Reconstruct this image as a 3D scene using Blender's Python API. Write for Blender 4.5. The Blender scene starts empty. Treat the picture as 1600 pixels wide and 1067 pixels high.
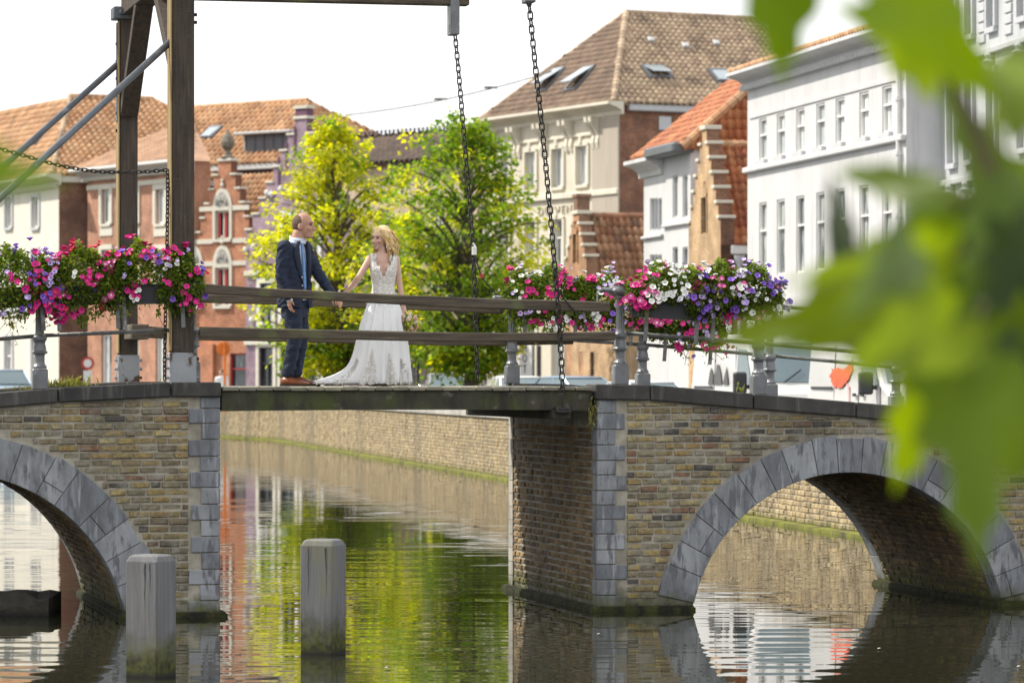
import bpy, bmesh, math, random
from mathutils import Vector, Matrix, Quaternion
R = random.Random(7)
rad = math.radians
scene = bpy.context.scene
COL = scene.collection

# ------------------------------------------------------------------ camera
F = 5840.0            # focal length in photograph pixels
HZ = 590.0            # horizon row in the photograph
CZ = 2.5              # eye height above the water
cam = bpy.data.cameras.new('camera')
cam.sensor_width = 36
cam.lens = F / 1600 * 36
cam.shift_y = (HZ - 533.5) / 1600
cam.clip_start = 0.3
cam.clip_end = 6000
cam.dof.use_dof = True
cam.dof.focus_distance = 40.8
cam.dof.aperture_fstop = 3.6
camo = bpy.data.objects.new('camera', cam)
camo.location = (0, 0, CZ)
camo.rotation_euler = (rad(90), 0, 0)
COL.objects.link(camo)
scene.camera = camo

# ------------------------------------------------------------------ light
SUN_AZ = Vector((-0.965, 0.26, 0)).normalized()     # towards the sun, on plan
SUN_EL = rad(47)
world = bpy.data.worlds.new('World')
scene.world = world
world.use_nodes = True
nt = world.node_tree
nt.nodes.clear()
wo = nt.nodes.new('ShaderNodeOutputWorld')
bg = nt.nodes.new('ShaderNodeBackground')
bg.inputs['Strength'].default_value = 0.1
sky = nt.nodes.new('ShaderNodeTexSky')
sky.sky_type = 'NISHITA'
sky.sun_disc = False
sky.sun_elevation = SUN_EL
sky.sun_rotation = math.atan2(SUN_AZ.x, SUN_AZ.y)
sky.dust_density = 2.5
tc = nt.nodes.new('ShaderNodeTexCoord')
mp = nt.nodes.new('ShaderNodeMapping'); mp.inputs['Scale'].default_value = (3.0, 3.0, 7.0)
nz = nt.nodes.new('ShaderNodeTexNoise'); nz.inputs['Scale'].default_value = 2.2; nz.inputs['Detail'].default_value = 7
rp = nt.nodes.new('ShaderNodeValToRGB')
rp.color_ramp.elements[0].position = 0.30; rp.color_ramp.elements[0].color = (0.72, 0.72, 0.72, 1)
rp.color_ramp.elements[1].position = 0.62; rp.color_ramp.elements[1].color = (0.97, 0.97, 0.97, 1)
mx = nt.nodes.new('ShaderNodeMixRGB'); mx.inputs[2].default_value = (9.2, 9.2, 9.25, 1)
L = nt.links.new
L(tc.outputs['Generated'], mp.inputs['Vector']); L(mp.outputs[0], nz.inputs['Vector'])
L(nz.outputs['Fac'], rp.inputs[0]); L(rp.outputs[0], mx.inputs[0]); L(sky.outputs[0], mx.inputs[1])
L(mx.outputs[0], bg.inputs['Color']); L(bg.outputs[0], wo.inputs['Surface'])
sun = bpy.data.lights.new('sun', 'SUN')
sun.energy = 3.6
sun.angle = rad(0.5)
sun.color = (1.0, 0.93, 0.82)
suno = bpy.data.objects.new('sun', sun)
sd = Vector((SUN_AZ.x * math.cos(SUN_EL), SUN_AZ.y * math.cos(SUN_EL), math.sin(SUN_EL)))
suno.rotation_euler = sd.to_track_quat('Z', 'Y').to_euler()
suno.location = (-30, 20, 40)
COL.objects.link(suno)
vs = scene.view_settings
scene.display_settings.display_device = 'sRGB'
vs.view_transform = 'Standard'; vs.look = 'None'; vs.exposure = 0.62; vs.gamma = 1.0; vs.use_curve_mapping = False
scene.render.engine = 'CYCLES'
scene.cycles.use_denoising = True
scene.cycles.max_bounces = 8
scene.cycles.transparent_max_bounces = 12
scene.cycles.caustics_reflective = False
scene.cycles.caustics_refractive = False

# ------------------------------------------------------------------ helpers
def V(*a): return Vector(a)
def px3(px, py, Y):
    return V((px - 800) / F * Y, Y, CZ - (py - HZ) / F * Y)

WL = {}
def wloc(o): return WL.get(o.name, V(0, 0, 0))

def tag(o, label=None, cat=None, group=None, kind=None):
    if label: o['label'] = label
    if cat: o['category'] = cat
    if group: o['group'] = group
    if kind: o['kind'] = kind
    return o

def thing(name, loc, label, cat, group=None):
    o = bpy.data.objects.new(name, None)
    o.empty_display_size = 0.2
    COL.objects.link(o)
    o.location = loc
    WL[o.name] = Vector(loc)
    return tag(o, label, cat, group)

class MB:
    def __init__(s): s.v = []; s.f = []; s.m = []; s.mi = 0
    def add(s, vs_, fs):
        n = len(s.v)
        s.v.extend([tuple(p) for p in vs_])
        s.f.extend([tuple(i + n for i in f) for f in fs])
        s.m.extend([s.mi] * len(fs))
        return s
    def hexa(s, p):   # 8 points: bottom 0-3 ccw, top 4-7
        return s.add(p, [(3, 2, 1, 0), (4, 5, 6, 7), (0, 1, 5, 4), (1, 2, 6, 5), (2, 3, 7, 6), (3, 0, 4, 7)])
    def box(s, c, ax, ay, az):
        c = Vector(c)
        P = []
        for k in (-1, 1):
            for i, j in ((-1, -1), (1, -1), (1, 1), (-1, 1)):
                P.append(c + ax * i + ay * j + az * k)
        return s.hexa(P)
    def abox(s, x0, x1, y0, y1, z0, z1):
        return s.hexa([(x0, y0, z0), (x1, y0, z0), (x1, y1, z0), (x0, y1, z0), (x0, y0, z1), (x1, y0, z1), (x1, y1, z1), (x0, y1, z1)])
    def cbox(s, c, ax, ay, az, b=0.01):
        """chamfered box: every edge cut at 45 degrees"""
        c = Vector(c); la, lb, lc = ax.length, ay.length, az.length
        b = min(b, la * .45, lb * .45, lc * .45)
        ex, ey, ez = ax / la, ay / lb, az / lc
        idx = {}; P = []
        for i in (-1, 1):
            for j in (-1, 1):
                for k in (-1, 1):
                    for q in range(3):
                        l = [la, lb, lc]
                        d = [l[0] - b, l[1] - b, l[2] - b]; d[q] = l[q]
                        idx[(i, j, k, q)] = len(P)
                        P.append(c + ex * (i * d[0]) + ey * (j * d[1]) + ez * (k * d[2]))
        fs = []
        for i in (-1, 1):
            fs.append([idx[(i, j, k, 0)] for j, k in ((-1, -1), (1, -1), (1, 1), (-1, 1))][::i])
            fs.append([idx[(k, i, j, 1)] for j, k in ((-1, -1), (1, -1), (1, 1), (-1, 1))][::i])
            fs.append([idx[(j, k, i, 2)] for j, k in ((-1, -1), (1, -1), (1, 1), (-1, 1))][::i])
            for j in (-1, 1):
                o = i * j
                fs.append([idx[(i, j, -1, 0)], idx[(i, j, -1, 1)], idx[(i, j, 1, 1)], idx[(i, j, 1, 0)]][::o])
                fs.append([idx[(-1, i, j, 1)], idx[(-1, i, j, 2)], idx[(1, i, j, 2)], idx[(1, i, j, 1)]][::o])
                fs.append([idx[(j, -1, i, 2)], idx[(j, -1, i, 0)], idx[(j, 1, i, 0)], idx[(j, 1, i, 2)]][::o])
                for k in (-1, 1):
                    fs.append([idx[(i, j, k, 0)], idx[(i, j, k, 1)], idx[(i, j, k, 2)]][::i * j * k])
        return s.add(P, fs)
    def tube(s, pts, r, n=8, cap=True):
        pts = [Vector(p) for p in pts]
        rr = r if isinstance(r, (list, tuple)) else [r] * len(pts)
        up = V(0.13, 0.27, 0.95)
        base = len(s.v); prev = None
        V_ = []
        for i, p in enumerate(pts):
            a = pts[max(i - 1, 0)]; b = pts[min(i + 1, len(pts) - 1)]
            t = (b - a).normalized()
            if prev is None:
                x = t.cross(up)
                if x.length < .1: x = t.cross(V(1, 0, 0))
            else:
                x = prev - t * prev.dot(t)
            x.normalize(); prev = x
            y = t.cross(x)
            for k in range(n):
                an = 2 * math.pi * k / n
                V_.append(p + (x * math.cos(an) + y * math.sin(an)) * rr[i])
        fs = []
        for i in range(len(pts) - 1):
            for k in range(n):
                k2 = (k + 1) % n
                fs.append((i * n + k, i * n + k2, (i + 1) * n + k2, (i + 1) * n + k))
        if cap:
            fs.append(tuple(range(n))[::-1]); fs.append(tuple((len(pts) - 1) * n + k for k in range(n)))
        return s.add(V_, fs)
    def lathe(s, base, prof, n=14):
        b = Vector(base)
        V_ = []; fs = []
        for r, z in prof:
            for k in range(n):
                a = 2 * math.pi * k / n
                V_.append(b + V(r * math.cos(a), r * math.sin(a), z))
        m = len(prof)
        for i in range(m - 1):
            for k in range(n):
                k2 = (k + 1) % n
                fs.append((i * n + k, i * n + k2, (i + 1) * n + k2, (i + 1) * n + k))
        fs.append(tuple(range(n))[::-1]); fs.append(tuple((m - 1) * n + k for k in range(n)))
        return s.add(V_, fs)
    def loft(s, rings, cap=True):
        n = len(rings[0]); V_ = [p for r in rings for p in r]; fs = []
        for i in range(len(rings) - 1):
            for k in range(n):
                k2 = (k + 1) % n
                fs.append((i * n + k, i * n + k2, (i + 1) * n + k2, (i + 1) * n + k))
        if cap:
            fs.append(tuple(range(n))[::-1]); fs.append(tuple((len(rings) - 1) * n + k for k in range(n)))
        return s.add(V_, fs)
    def prism(s, poly, off):
        """closed polygon (3d points) pushed along off"""
        n = len(poly); P = [Vector(p) for p in poly] + [Vector(p) + off for p in poly]
        fs = [tuple(range(n))[::-1], tuple(range(n, 2 * n))]
        for k in range(n):
            k2 = (k + 1) % n
            fs.append((k, k2, n + k2, n + k))
        return s.add(P, fs)
    def mesh(s, name, mats, smooth=False):
        me = bpy.data.meshes.new(name)
        me.from_pydata(s.v, [], s.f)
        if not isinstance(mats, (list, tuple)): mats = [mats]
        for m in mats: me.materials.append(m)
        if len(mats) > 1: me.polygons.foreach_set('material_index', s.m)
        if smooth: me.polygons.foreach_set('use_smooth', [True] * len(s.f))
        me.update()
        return me
    def fix(s, me):
        bm = bmesh.new(); bm.from_mesh(me); bmesh.ops.recalc_face_normals(bm, faces=bm.faces); bm.to_mesh(me); bm.free()
        return me
    def build(s, name, mats, parent=None, smooth=False, fix=True, auto=None):
        me = s.mesh(name, mats, smooth)
        if fix: s.fix(me)
        return link(name, me, parent)

def link(name, me, parent=None, M=None):
    """object whose vertices (or matrix M) are given in world space"""
    o = bpy.data.objects.new(name, me)
    COL.objects.link(o)
    if parent is not None:
        o.parent = parent
        pw = wloc(parent)
    else:
        pw = V(0, 0, 0)
    if M is None:
        o.location = -pw
        WL[o.name] = V(0, 0, 0)
    else:
        o.matrix_basis = Matrix.Translation(-pw) @ M
    return o

def frame_mat(c, ax, ay, az):
    """matrix with given columns (they may be scaled)"""
    return Matrix(((ax.x, ay.x, az.x, c.x), (ax.y, ay.y, az.y, c.y), (ax.z, ay.z, az.z, c.z), (0, 0, 0, 1)))

# ------------------------------------------------------------------ materials
class NT:
    def __init__(s, name):
        s.m = bpy.data.materials.new(name); s.m.use_nodes = True
        s.t = s.m.node_tree; s.b = s.t.nodes['Principled BSDF']; s.out = s.t.nodes['Material Output']
        s.pos = s.n('ShaderNodeNewGeometry').outputs['Position']
    def n(s, ty, **kw):
        x = s.t.nodes.new(ty)
        for k, v in kw.items(): setattr(x, k, v)
        return x
    def l(s, a, b): s.t.links.new(a, b)
    def noise(s, scale, detail=4, stretch=(1, 1, 1), vec=None, rough=.55):
        mp = s.n('ShaderNodeMapping'); mp.inputs['Scale'].default_value = stretch
        s.l(vec or s.pos, mp.inputs['Vector'])
        x = s.n('ShaderNodeTexNoise'); x.inputs['Scale'].default_value = scale; x.inputs['Detail'].default_value = detail
        x.inputs['Roughness'].default_value = rough
        s.l(mp.outputs[0], x.inputs['Vector'])
        return x.outputs['Fac']
    def ramp(s, fac, stops, interp='LINEAR'):
        r = s.n('ShaderNodeValToRGB'); cr = r.color_ramp; cr.interpolation = interp
        while len(cr.elements) < len(stops): cr.elements.new(0.5)
        for e, (p, c) in zip(cr.elements, stops):
            e.position = p
            e.color = (c, c, c, 1) if not isinstance(c, (tuple, list)) else tuple(c)[:3] + (1,)
        s.l(fac, r.inputs[0])
        return r.outputs[0]
    def mix(s, fac, a, b, blend='MIX'):
        x = s.n('ShaderNodeMixRGB', blend_type=blend)
        for i, q in ((0, fac), (1, a), (2, b)):
            if isinstance(q, (int, float)): x.inputs[i].default_value = q if i == 0 else (q, q, q, 1)
            elif isinstance(q, (tuple, list)): x.inputs[i].default_value = tuple(q)[:3] + (1,)
            else: s.l(q, x.inputs[i])
        return x.outputs[0]
    def math(s, op, a, b=0.0):
        x = s.n('ShaderNodeMath', operation=op)
        for i, q in enumerate((a, b)):
            if isinstance(q, (int, float)): x.inputs[i].default_value = q
            else: s.l(q, x.inputs[i])
        return x.outputs[0]
    def sepz(s):
        x = s.n('ShaderNodeSeparateXYZ'); s.l(s.pos, x.inputs[0]); return x.outputs['Z']
    def rnd(s):
        a = s.n('ShaderNodeObjectInfo').outputs['Random']
        b = s.n('ShaderNodeNewGeometry').outputs['Random Per Island']
        return s.math('FRACT', s.math('ADD', a, b))
    def bump(s, h, strength=.4, dist=.01):
        x = s.n('ShaderNodeBump'); x.inputs['Strength'].default_value = strength; x.inputs['Distance'].default_value = dist
        s.l(h, x.inputs['Height']); s.l(x.outputs[0], s.b.inputs['Normal'])

def mat(name, cols, rough=.8, nscale=6, nvar=.3, stretch=(1, 1, 1), bscale=40, bstr=.3, bdist=.006, stains=(), moss=None, metal=0.0, spec=.4):
    """cols: one colour, or a list picked at random per piece. stains: (colour, scale, lo, hi, stretch)"""
    s = NT(name)
    if isinstance(cols[0], (tuple, list)):
        k = len(cols)
        c = s.ramp(s.rnd(), [(i / k, x) for i, x in enumerate(cols)], 'CONSTANT')
    else:
        r = s.n('ShaderNodeRGB'); r.outputs[0].default_value = tuple(cols) + (1,)
        c = r.outputs[0]
    n1 = s.noise(nscale, 6, stretch)
    c = s.mix(1.0, c, s.ramp(n1, [(.25, 1 - nvar), (.75, 1 + nvar)]), 'MULTIPLY')
    for sc, ss, lo, hi, st in stains:
        c = s.mix(s.ramp(s.noise(ss, 6, st), [(lo, 0.0), (hi, 1.0)]), c, sc)
    if moss:
        z0, z1, mc, dc = moss
        zz = s.math('ADD', s.sepz(), s.math('MULTIPLY', s.math('SUBTRACT', s.noise(5, 6), .5), (z1 - z0) * 1.6))
        f = s.ramp(s.math('DIVIDE', s.math('SUBTRACT', zz, z0), z1 - z0), [(0, 1.0), (1, 0.0)])
        c = s.mix(f, c, s.mix(s.ramp(s.noise(14, 5), [(.35, 0.0), (.6, 1.0)]), dc, mc))
        c = s.mix(s.ramp(s.sepz(), [(.015, 1.0), (.075, 0.0)]), c, (.012, .012, .01))
    s.l(c, s.b.inputs['Base Color'])
    s.b.inputs['Roughness'].default_value = rough
    s.b.inputs['Metallic'].default_value = metal
    s.b.inputs['Specular IOR Level'].default_value = spec
    if bstr: s.bump(s.noise(bscale, 6, stretch), bstr, bdist)
    return s.m

def brickmat(name, d, cols, mortar, bw=.22, bh=.075, nvar=.35, stain=None):
    """far brickwork: d is the plan direction of the wall"""
    s = NT(name)
    dt = s.n('ShaderNodeVectorMath', operation='DOT_PRODUCT'); s.l(s.pos, dt.inputs[0]); dt.inputs[1].default_value = (d.x, d.y, 0)
    cb = s.n('ShaderNodeCombineXYZ'); s.l(dt.outputs['Value'], cb.inputs[0]); s.l(s.sepz(), cb.inputs[1])
    b = s.n('ShaderNodeTexBrick'); s.l(cb.outputs[0], b.inputs['Vector'])
    b.inputs['Scale'].default_value = 1.0; b.inputs['Brick Width'].default_value = bw; b.inputs['Row Height'].default_value = bh
    b.inputs['Mortar Size'].default_value = .008; b.inputs['Bias'].default_value = 0.0
    b.inputs['Color1'].default_value = tuple(cols[0]) + (1,); b.inputs['Color2'].default_value = tuple(cols[1]) + (1,)
    b.inputs['Mortar'].default_value = tuple(mortar) + (1,)
    c = s.mix(1.0, b.outputs['Color'], s.ramp(s.noise(1.3, 7), [(.3, 1 - nvar), (.7, 1 + nvar)]), 'MULTIPLY')
    c = s.mix(1.0, c, s.ramp(s.noise(9, 4, (1, 1, 3)), [(.3, 1 - nvar), (.7, 1 + nvar)]), 'MULTIPLY')
    if stain: c = s.mix(s.ramp(s.noise(.6, 6), [(stain[1], 0.0), (stain[2], 1.0)]), c, stain[0])
    s.l(c, s.b.inputs['Base Color']); s.b.inputs['Roughness'].default_value = .88
    s.bump(b.outputs['Fac'], -.5, .006)
    return s.m

BRICK = mat('canal_brick', [(0.329, 0.250, 0.104), (0.268, 0.207, 0.104), (0.220, 0.195, 0.128), (0.378, 0.299, 0.140), (0.183, 0.152, 0.098), (0.305, 0.220, 0.091), (0.256, 0.232, 0.171), (0.220, 0.128, 0.079), (0.091, 0.083, 0.073), (0.342, 0.287, 0.159), (0.244, 0.195, 0.116), (0.293, 0.220, 0.104), (0.244, 0.220, 0.140), (0.195, 0.165, 0.110)],
            nscale=22, nvar=.42, bscale=60, bstr=1.0, bdist=.014, moss=(0.02, .24, (.07, .085, .015), (.03, .028, .018)),
            stains=[((.075, .066, .05), 1.1, .52, .74, (1, 1, .5)), ((.29, .275, .24), 5, .52, .70, (1, 1, 1))])
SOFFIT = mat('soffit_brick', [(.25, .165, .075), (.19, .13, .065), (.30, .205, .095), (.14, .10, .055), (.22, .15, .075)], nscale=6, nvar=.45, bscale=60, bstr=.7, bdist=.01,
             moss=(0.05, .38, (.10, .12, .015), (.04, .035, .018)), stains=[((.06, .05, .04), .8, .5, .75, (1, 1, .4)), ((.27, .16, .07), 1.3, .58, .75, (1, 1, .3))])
MORTAR = mat('lime_mortar', (.37, .34, .275), nscale=10, nvar=.3, bscale=120, bstr=.7, bdist=.008, moss=(0.02, .26, (.06, .075, .015), (.03, .028, .018)),
             stains=[((.10, .09, .075), 1.0, .5, .75, (1, 1, .4))])
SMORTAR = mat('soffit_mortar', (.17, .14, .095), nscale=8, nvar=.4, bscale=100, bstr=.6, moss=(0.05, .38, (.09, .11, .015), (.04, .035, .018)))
BLUESTONE = mat('blue_stone', [(.245, .258, .275), (.21, .225, .245), (.275, .288, .305), (.185, .198, .218), (.26, .272, .29)], rough=.65, nscale=3.5, nvar=.42, stretch=(1, 1, .6), bscale=38, bstr=.7, bdist=.008,
                moss=(0.03, .22, (.10, .11, .03), (.05, .05, .035)),
                stains=[((.12, .125, .138), 2.8, .52, .70, (1.4, 1.4, .5)), ((.38, .39, .40), 7, .56, .70, (3, 3, .25)), ((.13, .135, .15), 16, .52, .62, (1, 1, .25)), ((.07, .07, .075), 18, .70, .78, (1, 1, 1))])
COPING = mat('coping_stone', [(.055, .053, .05), (.065, .063, .058), (.046, .046, .045)], rough=.8, nscale=5, nvar=.4, bscale=60, bstr=.5, bdist=.006,
             stains=[((.12, .115, .10), 5, .56, .72, (3, 3, .3)), ((.14, .13, .035), 3.4, .64, .72, (1, 1, 1)), ((.04, .04, .04), 4, .56, .7, (4, 4, .2))])
PALESTONE = mat('pale_stone', [(.42, .40, .36), (.36, .35, .32)], nscale=4, nvar=.25, stains=[((.22, .20, .16), 3, .55, .75, (2, 2, .4))], moss=(0.02, .22, (.10, .11, .03), (.05, .05, .035)))
def woodmat(name, cols, gdir=(1, 1, 12), rough=.8, moss=None, stains=(), nvar=.45):
    return mat(name, cols, rough=rough, nscale=3, nvar=nvar, stretch=gdir, bscale=18, bstr=.6, bdist=.01, stains=stains, moss=moss)
DARKWOOD_V = woodmat('dark_tarred_wood', (.062, .047, .037), (9, 9, .7), stains=[((.115, .092, .065), 5, .56, .75, (6, 6, .4)), ((.08, .07, .055), 30, .55, .7, (.3, .3, 3)), ((.04, .032, .028), 3, .55, .7, (6, 6, .4))])
DARKWOOD_H = woodmat('weathered_rail_wood', (.10, .08, .058), (.7, .7, 10), stains=[((.165, .145, .11), 5, .56, .74, (.6, .6, 8)), ((.055, .045, .035), 4, .52, .68, (.5, .5, 9)), ((.14, .15, .06), 2, .6, .72, (1, 1, 1))])
DECKWOOD = woodmat('mossy_deck_beam', (.052, .049, .033), (2, 2, 2), stains=[((.06, .075, .02), 2, .48, .68, (1, 1, 1.5)), ((.03, .027, .022), 3, .5, .66, (2, 2, .5)), ((.14, .135, .11), 7, .62, .72, (1, 1, 1))])
PLANK = woodmat('grey_deck_plank', [(.24, .225, .18), (.20, .19, .15), (.28, .26, .20)], (2, 2, 2), stains=[((.14, .15, .05), 6, .56, .7, (1, 1, 1))])
GREYWOOD = woodmat('silver_grey_wood', (.165, .166, .17), (14, 14, .5), nvar=.3, stains=[((.155, .155, .16), 3, .45, .75, (16, 16, .4)), ((.25, .25, .25), 4, .6, .8, (14, 14, .3)), ((.20, .20, .10), 1.6, .55, .75, (1, 1, .7))],
                   moss=(0.13, .42, (.075, .085, .014), (.024, .022, .011)))
IRON = mat('silver_grey_iron_paint', (.165, .172, .182), rough=.42, nscale=7, nvar=.25, bscale=70, bstr=.25, metal=.35, stains=[((.15, .16, .17), 6, .56, .72, (1, 1, .6)), ((.40, .41, .42), 12, .64, .74, (1, 1, 1)), ((.13, .09, .06), 9, .68, .76, (1, 1, 1))])
PIPE = mat('grey_rail_pipe', (.17, .17, .17), rough=.5, nscale=9, nvar=.4, metal=.3, stains=[((.08, .07, .06), 5, .5, .7, (1, 1, 1)), ((.30, .30, .29), 8, .6, .72, (1, 1, 1))])
RODMAT = mat('grey_stay_rod', (.13, .145, .165), rough=.45, nscale=5, nvar=.3, metal=.3, stains=[((.30, .32, .34), 4, .62, .72, (1, 1, 1)), ((.09, .065, .045), 5, .6, .72, (1, 1, 1))])
CHAIN = mat('dark_chain_iron', (.035, .033, .032), rough=.5, nscale=20, nvar=.4, metal=.5, bstr=.1)
RUSTPAINT = mat('flaking_grey_paint', (.30, .315, .335), rough=.6, nscale=4, nvar=.15, bscale=30, stains=[((.085, .05, .03), 3.2, .56, .60, (1, 1, .7)), ((.16, .11, .08), 6, .62, .68, (1, 1, .6))])
DARKBOX = mat('anthracite_trough', (.055, .055, .062), rough=.6, nvar=.12, bstr=.05)
MOSSM = mat('moss_and_algae', (.045, .05, .012), rough=.95, nscale=9, nvar=.6, bscale=60, bstr=1, bdist=.02, stains=[((.018, .017, .012), 6, .45, .6, (1, 1, 1))])
# ------------------------------------------------------------------ bridge frame
BA = rad(12.5)
BU = V(math.cos(BA), math.sin(BA), 0)        # along the face, to the right
BW = V(-math.sin(BA), math.cos(BA), 0)       # across the bridge, away from the eye
BO = V((935 - 800) / F * 40, 40, 0)          # foot of the right pier corner
W = 4.35
UZ = V(0, 0, 1)
def Bp(s, t, z): return BO + BU * s + BW * t + UZ * z
def S(px, t=0.0):
    k = (px - 800) / F; ox = BO.x + t * BW.x; oy = BO.y + t * BW.y
    return (k * oy - ox) / (BU.x - k * BU.y)
def Z(py, s, t=0.0):
    return CZ - (py - HZ) / F * (BO.y + s * BU.y + t * BW.y)
def BZ(px, py, t=0.0):
    s = S(px, t); return s, Z(py, s, t)
STREET = 1.1

# ------------------------------------------------------------------ water, ground
wm = NT('canal_water')
wm.b.inputs['Base Color'].default_value = (.022, .023, .013, 1)
wm.b.inputs['Roughness'].default_value = .015
wm.b.inputs['IOR'].default_value = 1.33
wm.b.inputs['Specular IOR Level'].default_value = .62
h1 = wm.noise(1.0, 0, (.8, 2.6, 1))
h2 = wm.noise(1.0, 1, (.33, 1.0, 1))
h3 = wm.noise(.09, 2, (1, 1.6, 1))
am = wm.ramp(h3, [(.36, .35), (.62, 1.0)])
hh = wm.math('ADD', wm.math('MULTIPLY', h1, .30), wm.math('MULTIPLY', h2, .5))
hh = wm.math('MULTIPLY', hh, am)
wm.bump(hh, 1.0, .012)
m = MB()
m.add([(-140, -6, 0), (60, -6, 0), (60, 250, 0), (-140, 250, 0)], [(0, 1, 2, 3)])
water = m.build('water', wm.m, fix=False)
tag(water, kind='structure')
bedm = mat('canal_bed', (.05, .045, .03))
m = MB(); m.add([(-160, -20, -2.2), (80, -20, -2.2), (80, 280, -2.2), (-160, 280, -2.2)], [(0, 1, 2, 3)])
tag(m.build('canal_bed_ground', bedm, fix=False), kind='structure')

QL = [V(7.6, 46.5, 0), V(5.5, 59, 0), V(-.5, 94, 0), V(-9.4, 149, 0), V(-12.4, 158, 0), V(-26, 186, 0), V(-60, 225, 0), V(-140, 260, 0)]
setts = mat('street_setts', [(.16, .15, .14), (.19, .18, .165), (.13, .125, .12)], nscale=3, nvar=.3, bscale=12, bstr=.4)
m = MB()
q = [p + V(0.35, 0.1, STREET) for p in QL]
far = [V(60, 46, STREET), V(900, 80, STREET), V(900, 2500, STREET), V(-900, 2500, STREET), V(-900, 300, STREET), V(-141, 262, STREET)]
m.add(q + far[::-1][0:0], [])
pts = [V(60, 30, STREET), V(7.9, 30, STREET)] + q + [V(-900, 300, STREET), V(-900, 2500, STREET), V(900, 2500, STREET), V(900, 30, STREET)]
m.add(pts, [tuple(range(len(pts)))])
street = m.build('street', setts, fix=True)
bm = bmesh.new(); bm.from_mesh(street.data); bmesh.ops.triangulate(bm, faces=bm.faces)
for f in bm.faces:
    if f.normal.z < 0: f.normal_flip()
bm.to_mesh(street.data); bm.free()
tag(street, kind='structure')

# ------------------------------------------------------------------ brick pieces
def unit_brick(name, jit, matl):
    rr = random.Random(jit); b = .09; c = .14
    def j(a=.035): return rr.uniform(-a, a)
    P = []
    for x, z in ((0, 0), (1, 0), (1, 1), (0, 1)): P.append((x - .5, 1, z - .5))
    sx = .5; 
    ring = [(-.5, -.5), (.5, -.5), (.5, .5), (-.5, .5)]
    for x, z in ring: P.append((x + j(.02), .45 + j(), z + j(.04)))
    for x, z in ring: P.append((x * .90 + j(.02), 0 + j(.1), z * .72 + j(.05)))
    fs = [(8, 9, 10, 11)]
    for k in range(4):
        k2 = (k + 1) % 4
        fs += [(k, k2, 4 + k2, 4 + k), (4 + k, 4 + k2, 8 + k2, 8 + k)]
    me = bpy.data.meshes.new(name); me.from_pydata(P, [], fs); me.materials.append(matl); me.update()
    bm = bmesh.new(); bm.from_mesh(me); bm.normal_update()
    # the front looks along -y
    for f in bm.faces: pass
    bmesh.ops.recalc_face_normals(bm, faces=bm.faces)
    if [f for f in bm.faces if len(f.verts) == 4 and abs(f.normal.y) > .8][0].normal.y > 0:
        bmesh.ops.reverse_faces(bm, faces=bm.faces)
    bm.to_mesh(me); bm.free()
    return me
BRICKS = [unit_brick('brick', i, BRICK) for i in range(5)]
SBRICKS = [unit_brick('soffit_brick', i, SOFFIT) for i in range(5)]

class Bricker:
    """collects bricks as matrices; the first n become objects, the rest one mesh"""
    def __init__(s): s.l = []
    def put(s, c, ax, ay, az): s.l.append(frame_mat(c, ax, ay, az))
    def flush(s, parent, meshes, matl, n=300, name='brick', stuff='brickwork'):
        def key(M):
            p = M.translation
            px = 800 + F * p.x / p.y; py = HZ - F * (p.z - CZ) / p.y
            inside = -10 < px < 1610 and -10 < py < 1077
            return (0 if inside else 1, -(M.col[0].xyz.length / p.y))
        s.l.sort(key=key)
        for M in s.l[:n]:
            link(name, R.choice(meshes), parent, M)
        rest = s.l[n:]
        if rest:
            mb = MB()
            for M in rest:
                me = R.choice(meshes)
                mb.add([M @ v.co for v in me.vertices], [tuple(p.vertices) for p in me.polygons])
            o = mb.build(stuff, matl, parent, fix=False)
            o['kind'] = 'stuff'

def courses(br, c0, ex, ez, zlo, zhi, allowed, depth=.045, proud=.014, h=.0765, joint=.012, lens=(.115, .19, .21, .22), top=None, zstart=0.0):
    """rows of bricks on the plane c0 + x*ex + z*ez; n points out of the wall"""
    n = ex.cross(ez)       # for ex to the right and ez up this points towards the eye
    z = zlo + zstart
    while z < zhi - .02:
        z1 = min(z + h, zhi)
        for a, b in allowed(z + .006, z1 - .006):
            x = a + R.uniform(0, .05)
            if b - a < .05: continue
            x = a
            first = True
            while x < b - .03:
                l = R.choice(lens) * R.uniform(.93, 1.07)
                if first: l *= R.uniform(.45, 1); first = False
                if b - (x + l) < .07: l = b - x
                zz1 = z1
                if top: zz1 = min(z1, top(x), top(x + l))
                if zz1 - z > .035:
                    pr = proud + R.uniform(-.009, .009)
                    hh = zz1 - z - joint * R.uniform(.8, 1.25)
                    c = c0 + ex * (x + l / 2) + ez * ((z + zz1) / 2 + R.uniform(-.003, .003)) + n * pr
                    az = (ez + ex * R.uniform(-.03, .03)) * (hh * R.uniform(.9, 1.04))
                    br.put(c, ex * (l - joint * R.uniform(.8, 1.3)), -n * depth, az)
                x += l
        z += h

# ------------------------------------------------------------------ abutments
zc_arch = -.315
def line_top(pts):
    """coping line given by pixels (px, py of its upper edge) on the near face"""
    q = [BZ(px, py) for px, py in pts]
    def f(s):
        if s <= q[0][0]: a, b = q[0], q[1]
        elif s >= q[-1][0]: a, b = q[-2], q[-1]
        else:
            for a, b in zip(q, q[1:]):
                if a[0] <= s <= b[0]: break
        return a[1] + (s - a[0]) / (b[0] - a[0]) * (b[1] - a[1])
    return f
TOP_R = line_top([(928, 600), (1014, 601), (1175, 615), (1335, 628), (1600, 652), (1900, 682)])
TOP_L = line_top([(-500, 668), (-200, 631), (0, 613), (90, 606), (266, 597), (345, 597)])
COP_H = {'R': .165, 'L': .152}

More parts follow.
